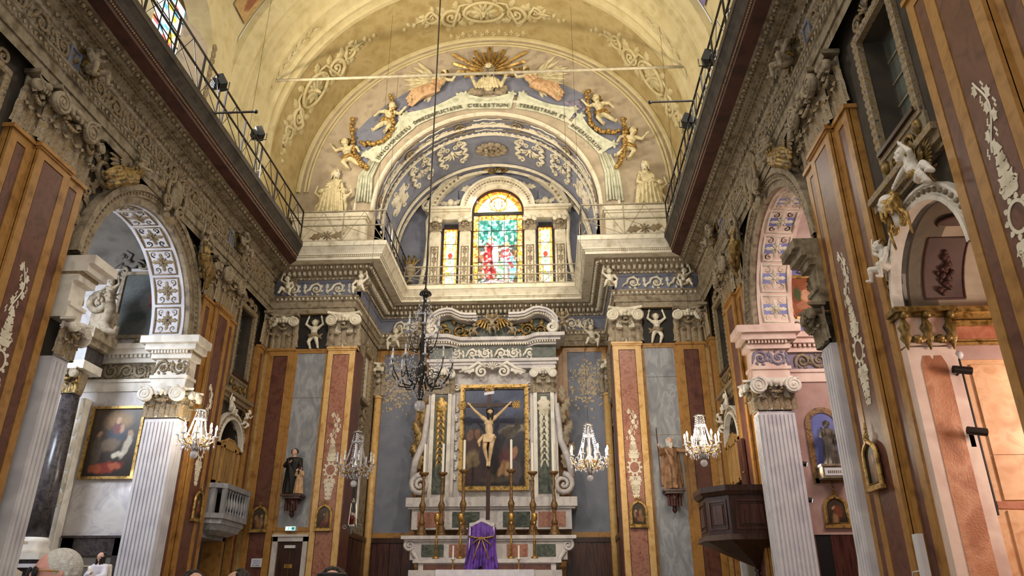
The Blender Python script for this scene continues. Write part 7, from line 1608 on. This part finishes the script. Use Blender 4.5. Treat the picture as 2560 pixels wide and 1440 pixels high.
robed('dark monk statue holding a book in the blue niche', (nxc, yr-.16, nz0+.24), 0, .78, 'bronze_dark', 'bronze_dark', 'bronze_dark', (((-.17, -.06, .64), (-.18, -.14, .76)), ((.17, -.06, .62), (.10, -.15, .55))), group='chapel statues')
t = thing('chapel_doorway', 'dark brown door at the foot of the pink chapel wall', 'door', (6.55, yr, 0), 0); mk('leaf', MB().box(-.18, .42, -.03, 0, 0, 2.66), 'red_wood', t); mk('dark_gap', MB().box(-.42, -.18, -.02, 0, 0, 2.66), 'black', t); mk('lintel', MB().box(-.46, .46, -.04, 0, 2.66, 2.70), 'pink', t)
robed('painted statue of a bearded friar at the lower edge of the pink chapel', (6.62, 12.6, 1.50), 0, 1.1, 'black_cloth', 'skin', 'hair_dark', None, True, cloak='white_stone', group='chapel statues')
t = thing('statue_plinth', 'plinth under the friar statue in the pink chapel', 'plinth', (6.62, 12.6, 0), 0); mk('block', MB().box(-.25, .25, -.25, .25, 0, 1.46), 'dark_wood', t); mk('cap', MB().box(-.28, .28, -.28, .28, 1.46, 1.50), 'dark_wood', t)
def spot(label, loc, aim, lit=True, w_=12):
    t = thing('spotlight', label, 'spotlight', loc, 0, 'chapel spotlights'); q = (Vector(aim)-Vector(loc)).to_track_quat('-Y', 'Z').to_euler()
    h_ = mk('can', MB().tube([(0, .08, 0), (0, -.10, 0)], .042, 12), 'black', t); h_.rotation_euler = q; mk('lens', MB().tube([(0, -.10, 0), (0, -.103, 0)], .034, 12), 'moon_lens', h_); mk('arm', MB().tube([(0, .0, 0), (0, .12, -.03)], .012, 6), 'black', t); mk('adapter', MB().box(-.025, .025, .10, .14, -.14, 0), 'black', t)
    d = (Vector(aim)-Vector(loc)).normalized(); lamp('spotlight_beam', 'SPOT', tuple(Vector(loc)+d*.14), w_, (1, .88, .78), .04, aim, 70, .6)
for i, (px, py) in enumerate(((1992, 1142), (2002, 1158), (2015, 1248))):
    p = pY(px, py, yr-.16); spot(['upper black spotlight beside the blue niche', 'second white-lit spotlight beside the blue niche', 'lowest spotlight beside the gilt icon'][i], tuple(p), (6.7, yr-.3, p.z+(1.0 if i == 0 else -.2)), True, 14)
t = thing('lunette_fresco', 'reddish painted scene in a gilt frame in the lunette of the pink chapel', 'fresco', (6.72, yr, 6.45), 0)
mk('frame', MB().frame(-.42, .42, .15, 1.10, .07, -.05, 0), 'gold', t); mk('picture', colgrid('picture', .72, .85, 30, 34, blobs(lambda u, v: mix(L3('#8a4a34'), L3('#9a6a48'), vno(u*4, v*4)), [(.4, .55, .12, .16, '#c79a78', .7, 0), (.6, .6, .08, .08, '#cfa98a', .6, 0), (.7, .4, .16, .14, '#7a3428', .7, 0), (.3, .3, .2, .1, '#a8755a', .7, 0), (.2, .6, .12, .2, '#4e5a3c', .8, 0)]), 'fresco', None, .2), None, t, (0, -.02, 0)); b = MB()
for s in (-1, 1): b.scroll(s*.5, .95, .13, pi/2, 1.4, s, .04, -.02); b.tube([(s*.52, -.03, .8), (s*.58, -.03, .45), (s*.5, -.03, .1)], .04, 6); b.scroll(s*.35, .03, .12, 0, 1.5, -s, .04, -.03)
b.box(-.5, .5, -.06, 0, 1.22, 1.34); b.shell(0, 1.12, .15, pi/2, 7, 2.4, .05, -.03); mk('scrollwork', smo(b, 'scrollwork'), 'stucco_light', t)
mat('terracotta', ['#8f4f38', '#a8654a', '#b87a5c'], 6, .6, bump=.1)
for x, z, po, fl, lb in ((6.22, 6.62, 'sit', False, 'terracotta putto at the lower left of the pink chapel fresco'), (6.30, 7.45, 'fly', True, 'terracotta putto at the upper left of the pink chapel fresco'), (6.85, 7.78, 'lean', False, 'terracotta putto reclining above the pink chapel fresco')):
    putto(lb, (x, yr-.08, z), 0, po, .5, fl, 'terracotta', 'hair_dark', 'stucco_light', wings=False, drape=False, group='chapel putti')
# ================================================================ SMALL RIGHT CHAPEL (passage behind the small arch)
c0, r0, s0 = BAYS[0]; yj = c0+r0
mat('mauve_dark', ['#5a4742', '#67534d', '#705b55'], 1.5, .8)
struct('ceiling_side_chapel', MB().add([(x, c0+r0*cos(pi*i/20)*1.0, s0+r0*sin(pi*i/20)) for x in (5.7, 9.4) for i in range(21)], [(i, i+1, 22+i, 21+i) for i in range(20)]), 'plaster_mauve', 'mauve barrel vault of the small right chapel')
struct('wall_side_chapel', MB().box(6.0, 9.4, yj, yj+.12, 0, 6).box(6.0, 9.4, c0-r0-.12, c0-r0, 0, 6).box(9.3, 9.4, c0-r0, yj, 0, 6), 'orange_marble', 'orange marbled wall of the small right chapel')
def vpatch(x0, x1, a0, a1, name, m, dr=.006, n=10):
    b = MB(); b.add([(x, c0+(r0-dr)*cos(a0+(a1-a0)*i/n), s0+(r0-dr)*sin(a0+(a1-a0)*i/n)) for x in (x0, x1) for i in range(n+1)], [(i, i+1, n+2+i, n+1+i) for i in range(n)]); return b
t = thing('painted_garland_panel', 'brown painted vault panel with a hanging fruit garland in the small right chapel', 'panel', (0, 0, 0), 0); mk('field', vpatch(5.86, 6.30, .10, 1.0, '', ''), 'mauve_dark', t)
P_ = [(5.86, .10), (6.30, .10), (6.30, 1.0), (5.86, 1.0), (5.86, .10)]; b = MB()
for (xa, aa), (xb, ab) in zip(P_, P_[1:]): b.tube([(xa+(xb-xa)*i/6, c0+(r0-.008)*cos(aa+(ab-aa)*i/6), s0+(r0-.008)*sin(aa+(ab-aa)*i/6)) for i in range(7)], .012, 5)
mk('border', b, 'brown_paint', t); b = MB(); rr = random.Random(3)
for i in range(40): a = .18+.62*i/40; b.ell((6.08+rr.uniform(-.10, .10)*sin(pi*i/40+.3), c0+(r0-.02)*cos(a), s0+(r0-.02)*sin(a)), rr.uniform(.022, .04), 6, 4)
mk('fruit_garland', smo(b, 'fruit_garland'), 'brown_paint', t)
t = thing('painted_garland_panel', 'plain brown painted vault panel deeper in the small right chapel', 'panel', (0, 0, 0), 0); mk('field', vpatch(6.62, 7.4, .12, 1.15, '', ''), 'mauve_dark', t); b = MB()
for (xa, aa), (xb, ab) in zip(((6.62, .12), (7.4, .12), (7.4, 1.15), (6.62, 1.15)), ((7.4, .12), (7.4, 1.15), (6.62, 1.15), (6.62, .12))): b.tube([(xa+(xb-xa)*i/6, c0+(r0-.008)*cos(aa+(ab-aa)*i/6), s0+(r0-.008)*sin(aa+(ab-aa)*i/6)) for i in range(7)], .012, 5)
mk('border', b, 'brown_paint', t); b = MB()
for i in range(8): b.ell((7.05+.05*sin(i), c0+(r0-.03)*cos(.2+.08*i), s0+(r0-.03)*sin(.2+.08*i)), .05, 6, 4)
mk('carved_ornament', smo(b, 'carved_ornament'), 'brown_paint', t)
t = thing('oval_boss', 'dark oval painted boss at the crown of the small right vault', 'boss', (6.08, c0+.22, s0+r0-.05), 0); mk('rim', MB().tube([(.2*cos(2*pi*i/18), .14*sin(2*pi*i/18), 0) for i in range(19)], .015, 5), 'brown_paint', t); mk('field', MB().ell((0, 0, 0), (.19, .13, .012), 14, 4), 'mauve_dark', t)
t = thing('chapel_pier', 'pale pink pilaster with rough red granite inset, right foreground', 'pilaster', (5.76, yj, 0), 0)
mk('shaft', MB().box(-.25, .27, -.05, .1, 0, 4.12), 'pink_stone', t); mk('granite_inset', MB().prism([(-.13, .3), (.14, .3), (.14, 3.92), (.10, 4.02), (.03, 4.02), (.005, 3.96), (-.02, 4.02), (-.09, 4.02), (-.13, 3.92)], -.056, -.04), 'red_granite', t); mk('capital_block', MB().box(-.25, .27, -.06, .1, 4.14, 4.48), 'pink_stone', t); b = MB()
for x in (-.24, .0, .25): b.leaf(x, 4.46, -pi/2, .38, .12, .10, 0, -.07); b.ell((x, -.15, 4.46), .045, 8, 5); b.ell((x+(.1 if x < .2 else -.06), -.12, 4.20), (.05, .04, .04), 8, 5)
b.swag(-.24, 4.24, .0, 4.24, .06, .03, -.08); b.swag(0, 4.24, .25, 4.24, .06, .03, -.08); mk('gilt_brackets', smo(b, 'gilt_brackets'), 'old_gold', t)
mk('abacus', MB().box(-.33, .34, -.16, .1, 4.50, 4.56).box(-.30, .31, -.12, .1, 4.46, 4.50), 'old_gold', t)
b = MB()
for d, z0, z1 in ((.05, 4.14, 4.17), (.03, 4.19, 4.21), (.06, 4.36, 4.42), (.09, 4.44, 4.50), (.12, 4.50, 4.56)): b.box(6.03, 9.3, yj-d, yj+.02, z0, z1)
t = struct('trim_side_chapel', b, 'gold', 'gilt cornice bands of the small right chapel'); mk('frieze', MB().box(6.03, 9.3, yj-.02, yj, 4.21, 4.36), 'terracotta', t); mk('pink_band', MB().box(6.03, 9.3, yj-.015, yj, 3.98, 4.14), 'pink', t)
t = thing('marble_slabs', 'polished orange marble slabs beside the light track', 'slabs', (6.16, yj, 0), 0)
for z0, z1 in ((0, 2.40), (2.50, 2.95), (2.955, 3.92)): mk('slab', MB().box(0, 1.6, -.018, .0, z0, z1), 'orange_marble', t)
mk('chipped_joint', MB().prism([(-.08, 2.42), (.25, 2.41), (.6, 2.43), (1.6, 2.41), (1.6, 2.50), (.9, 2.49), (.5, 2.505), (.2, 2.48), (-.08, 2.49)], -.012, 0), 'terracotta', t)
t = thing('light_track', 'black vertical light track on the pink pier', 'track', (6.045, yj-.03, 0), 0); mk('rail', MB().box(-.008, .008, -.02, .02, 2.35, 3.98), 'black', t)
t = thing('smoke_detector', 'small white round device on the wall above the light track', 'device', (6.06, yj-.03, 4.03), 0); mk('dome', smo(MB().ell((0, 0, 0), (.045, .04, .045), 12, 8), 'dome'), 'white_paint', t); mk('bracket', MB().box(-.015, .015, 0, .03, -.05, 0), 'white_paint', t)
for i, (px, py) in enumerate(((2403, 925), (2440, 1078))):
    p = pY(px, py, yj-.15); spot(['upper black track spotlight at the right', 'lower black track spotlight at the right'][i], tuple(p), (p.x+1.0, yj-.25, p.z-.15), True, 10)
# ================================================================ PEOPLE
STAND = dict(pel=(0, 0, .53), chest=(0, 0, .74), head=(0, -.02, .93), shL=(-.115, 0, .81), elL=(-.15, .01, .63), haL=(-.15, -.05, .47), shR=(.115, 0, .81), elR=(.15, .01, .63), haR=(.15, -.05, .47), hipL=(-.05, 0, .50), knL=(-.06, -.01, .28), ftL=(-.06, .02, .045), hipR=(.05, 0, .50), knR=(.06, -.01, .28), ftR=(.06, .02, .045))
def person(label, loc, rz, h, skin, hairm, shirt, trousers, band=None, glasses=False, bald=False):
    t = thing('person', label, 'person', loc, rz, 'visitors'); me, hr = body_mesh(STAND, h, False, 'body', vox=h*.008); mk('body', me, skin, t); hd = Vector(STAND['head'])*h
    b = MB()
    if glasses:                                            # short thin white hair, receding at the brow
        b.ell(hd+Vector((0, .022, .022)), (hr*.88, hr*.95, hr*.93), 16, 12); rr = random.Random(2)
        for i in range(60):
            a = rr.uniform(.3, pi-.3) if rr.random() < .8 else rr.uniform(-.4, pi+.4); e = rr.uniform(-.25, .95); d = Vector((cos(a)*cos(e), sin(a)*cos(e), sin(e))); b.ell(hd+d*hr*.93+Vector((0, .01, .01)), rr.uniform(.008, .013), 6, 4)
        mk('hair', remesh(b, 'hair', .007, 4), hairm, t)
        g = thing('tmp', '', '', (0, 0, 0)); bpy.data.objects.remove(g)
        gl = mk('sunglasses', MB().box(-hr*.12, hr*.12, hd.y-hr*1.04, hd.y-hr*.98, hd.z+hr*.08, hd.z+hr*.16), 'black', t)
        for s in (-1, 1): mk('lens', smo(MB().ell((s*hr*.42, hd.y-hr*.93, hd.z+.0), (hr*.34, hr*.10, hr*.26), 12, 8), 'lens'), 'black', gl); mk('temple', MB().tube([(s*hr*.74, hd.y-hr*.85, hd.z+hr*.08), (s*hr*.88, hd.y-hr*.1, hd.z+hr*.06)], .004, 5), 'brass', gl)
    else: mk('hair', remesh(curls(hd+Vector((0, .015, .015)), hr*1.0, (0, -1, -.25), 40, .2), 'hair', .012, 2), hairm, t)
    if band: mk('headband', MB().tube([(hd.x+hr*.90*cos(2*pi*i/20), hd.y+hr*1.0*sin(2*pi*i/20), hd.z+hr*.62) for i in range(21)], .022, 6), band, t)
    b = MB(); fold_robe(b, [(.125*h, .49*h), (.12*h, .58*h), (.13*h, .70*h), (.125*h, .79*h), (.05*h, .845*h)], 28, 6, .04)
    for s, e in ((-1, 'L'), (1, 'R')): b.cap2(Vector(STAND['sh'+e])*h, Vector(STAND['el'+e])*h, .052*h, .046*h)
    mk('shirt', remesh(b, 'shirt', .018, 2), shirt, t); b = MB()
    for e in 'LR': b.cap2(Vector(STAND['hip'+e])*h, Vector(STAND['kn'+e])*h, .075*h, .055*h); b.cap2(Vector(STAND['kn'+e])*h, Vector(STAND['ft'+e])*h, .052*h, .042*h)
    mk('trousers', remesh(b, 'trousers', .018, 2), trousers, t); return t
mat('shirt_blue', ['#39424f', '#465060'], 8, .8); mat('trouser_dark', ['#25272c', '#303238'], 8, .8)
person('white-haired man in dark sunglasses at the lower left', (pY(168, 1376, 4.3).x, 4.3, 0), RAD(-42), pY(168, 1374, 4.3).z, 'skin_pink', 'hair_white', 'shirt_blue', 'trouser_dark', glasses=True)
p = pY(835, 1424, 6.8); person('visitor with dark headband, only the forehead showing at the lower edge', (p.x, 6.8, 0), 0, p.z+.0, 'skin_pink', 'hair_dark', 'black_cloth', 'trouser_dark', band='black')
p = pY(484, 1430, 8.0); person('dark-haired visitor below the small balcony doorway', (p.x, 8.0, 0), 1.0, p.z, 'skin', 'hair_dark', 'black_cloth', 'trouser_dark')
p = pY(602, 1427, 8.6); person('dark-haired visitor below the dark red corner pilaster', (p.x, 8.6, 0), -1.0, p.z, 'skin', 'hair_dark', 'shirt_blue', 'trouser_dark')
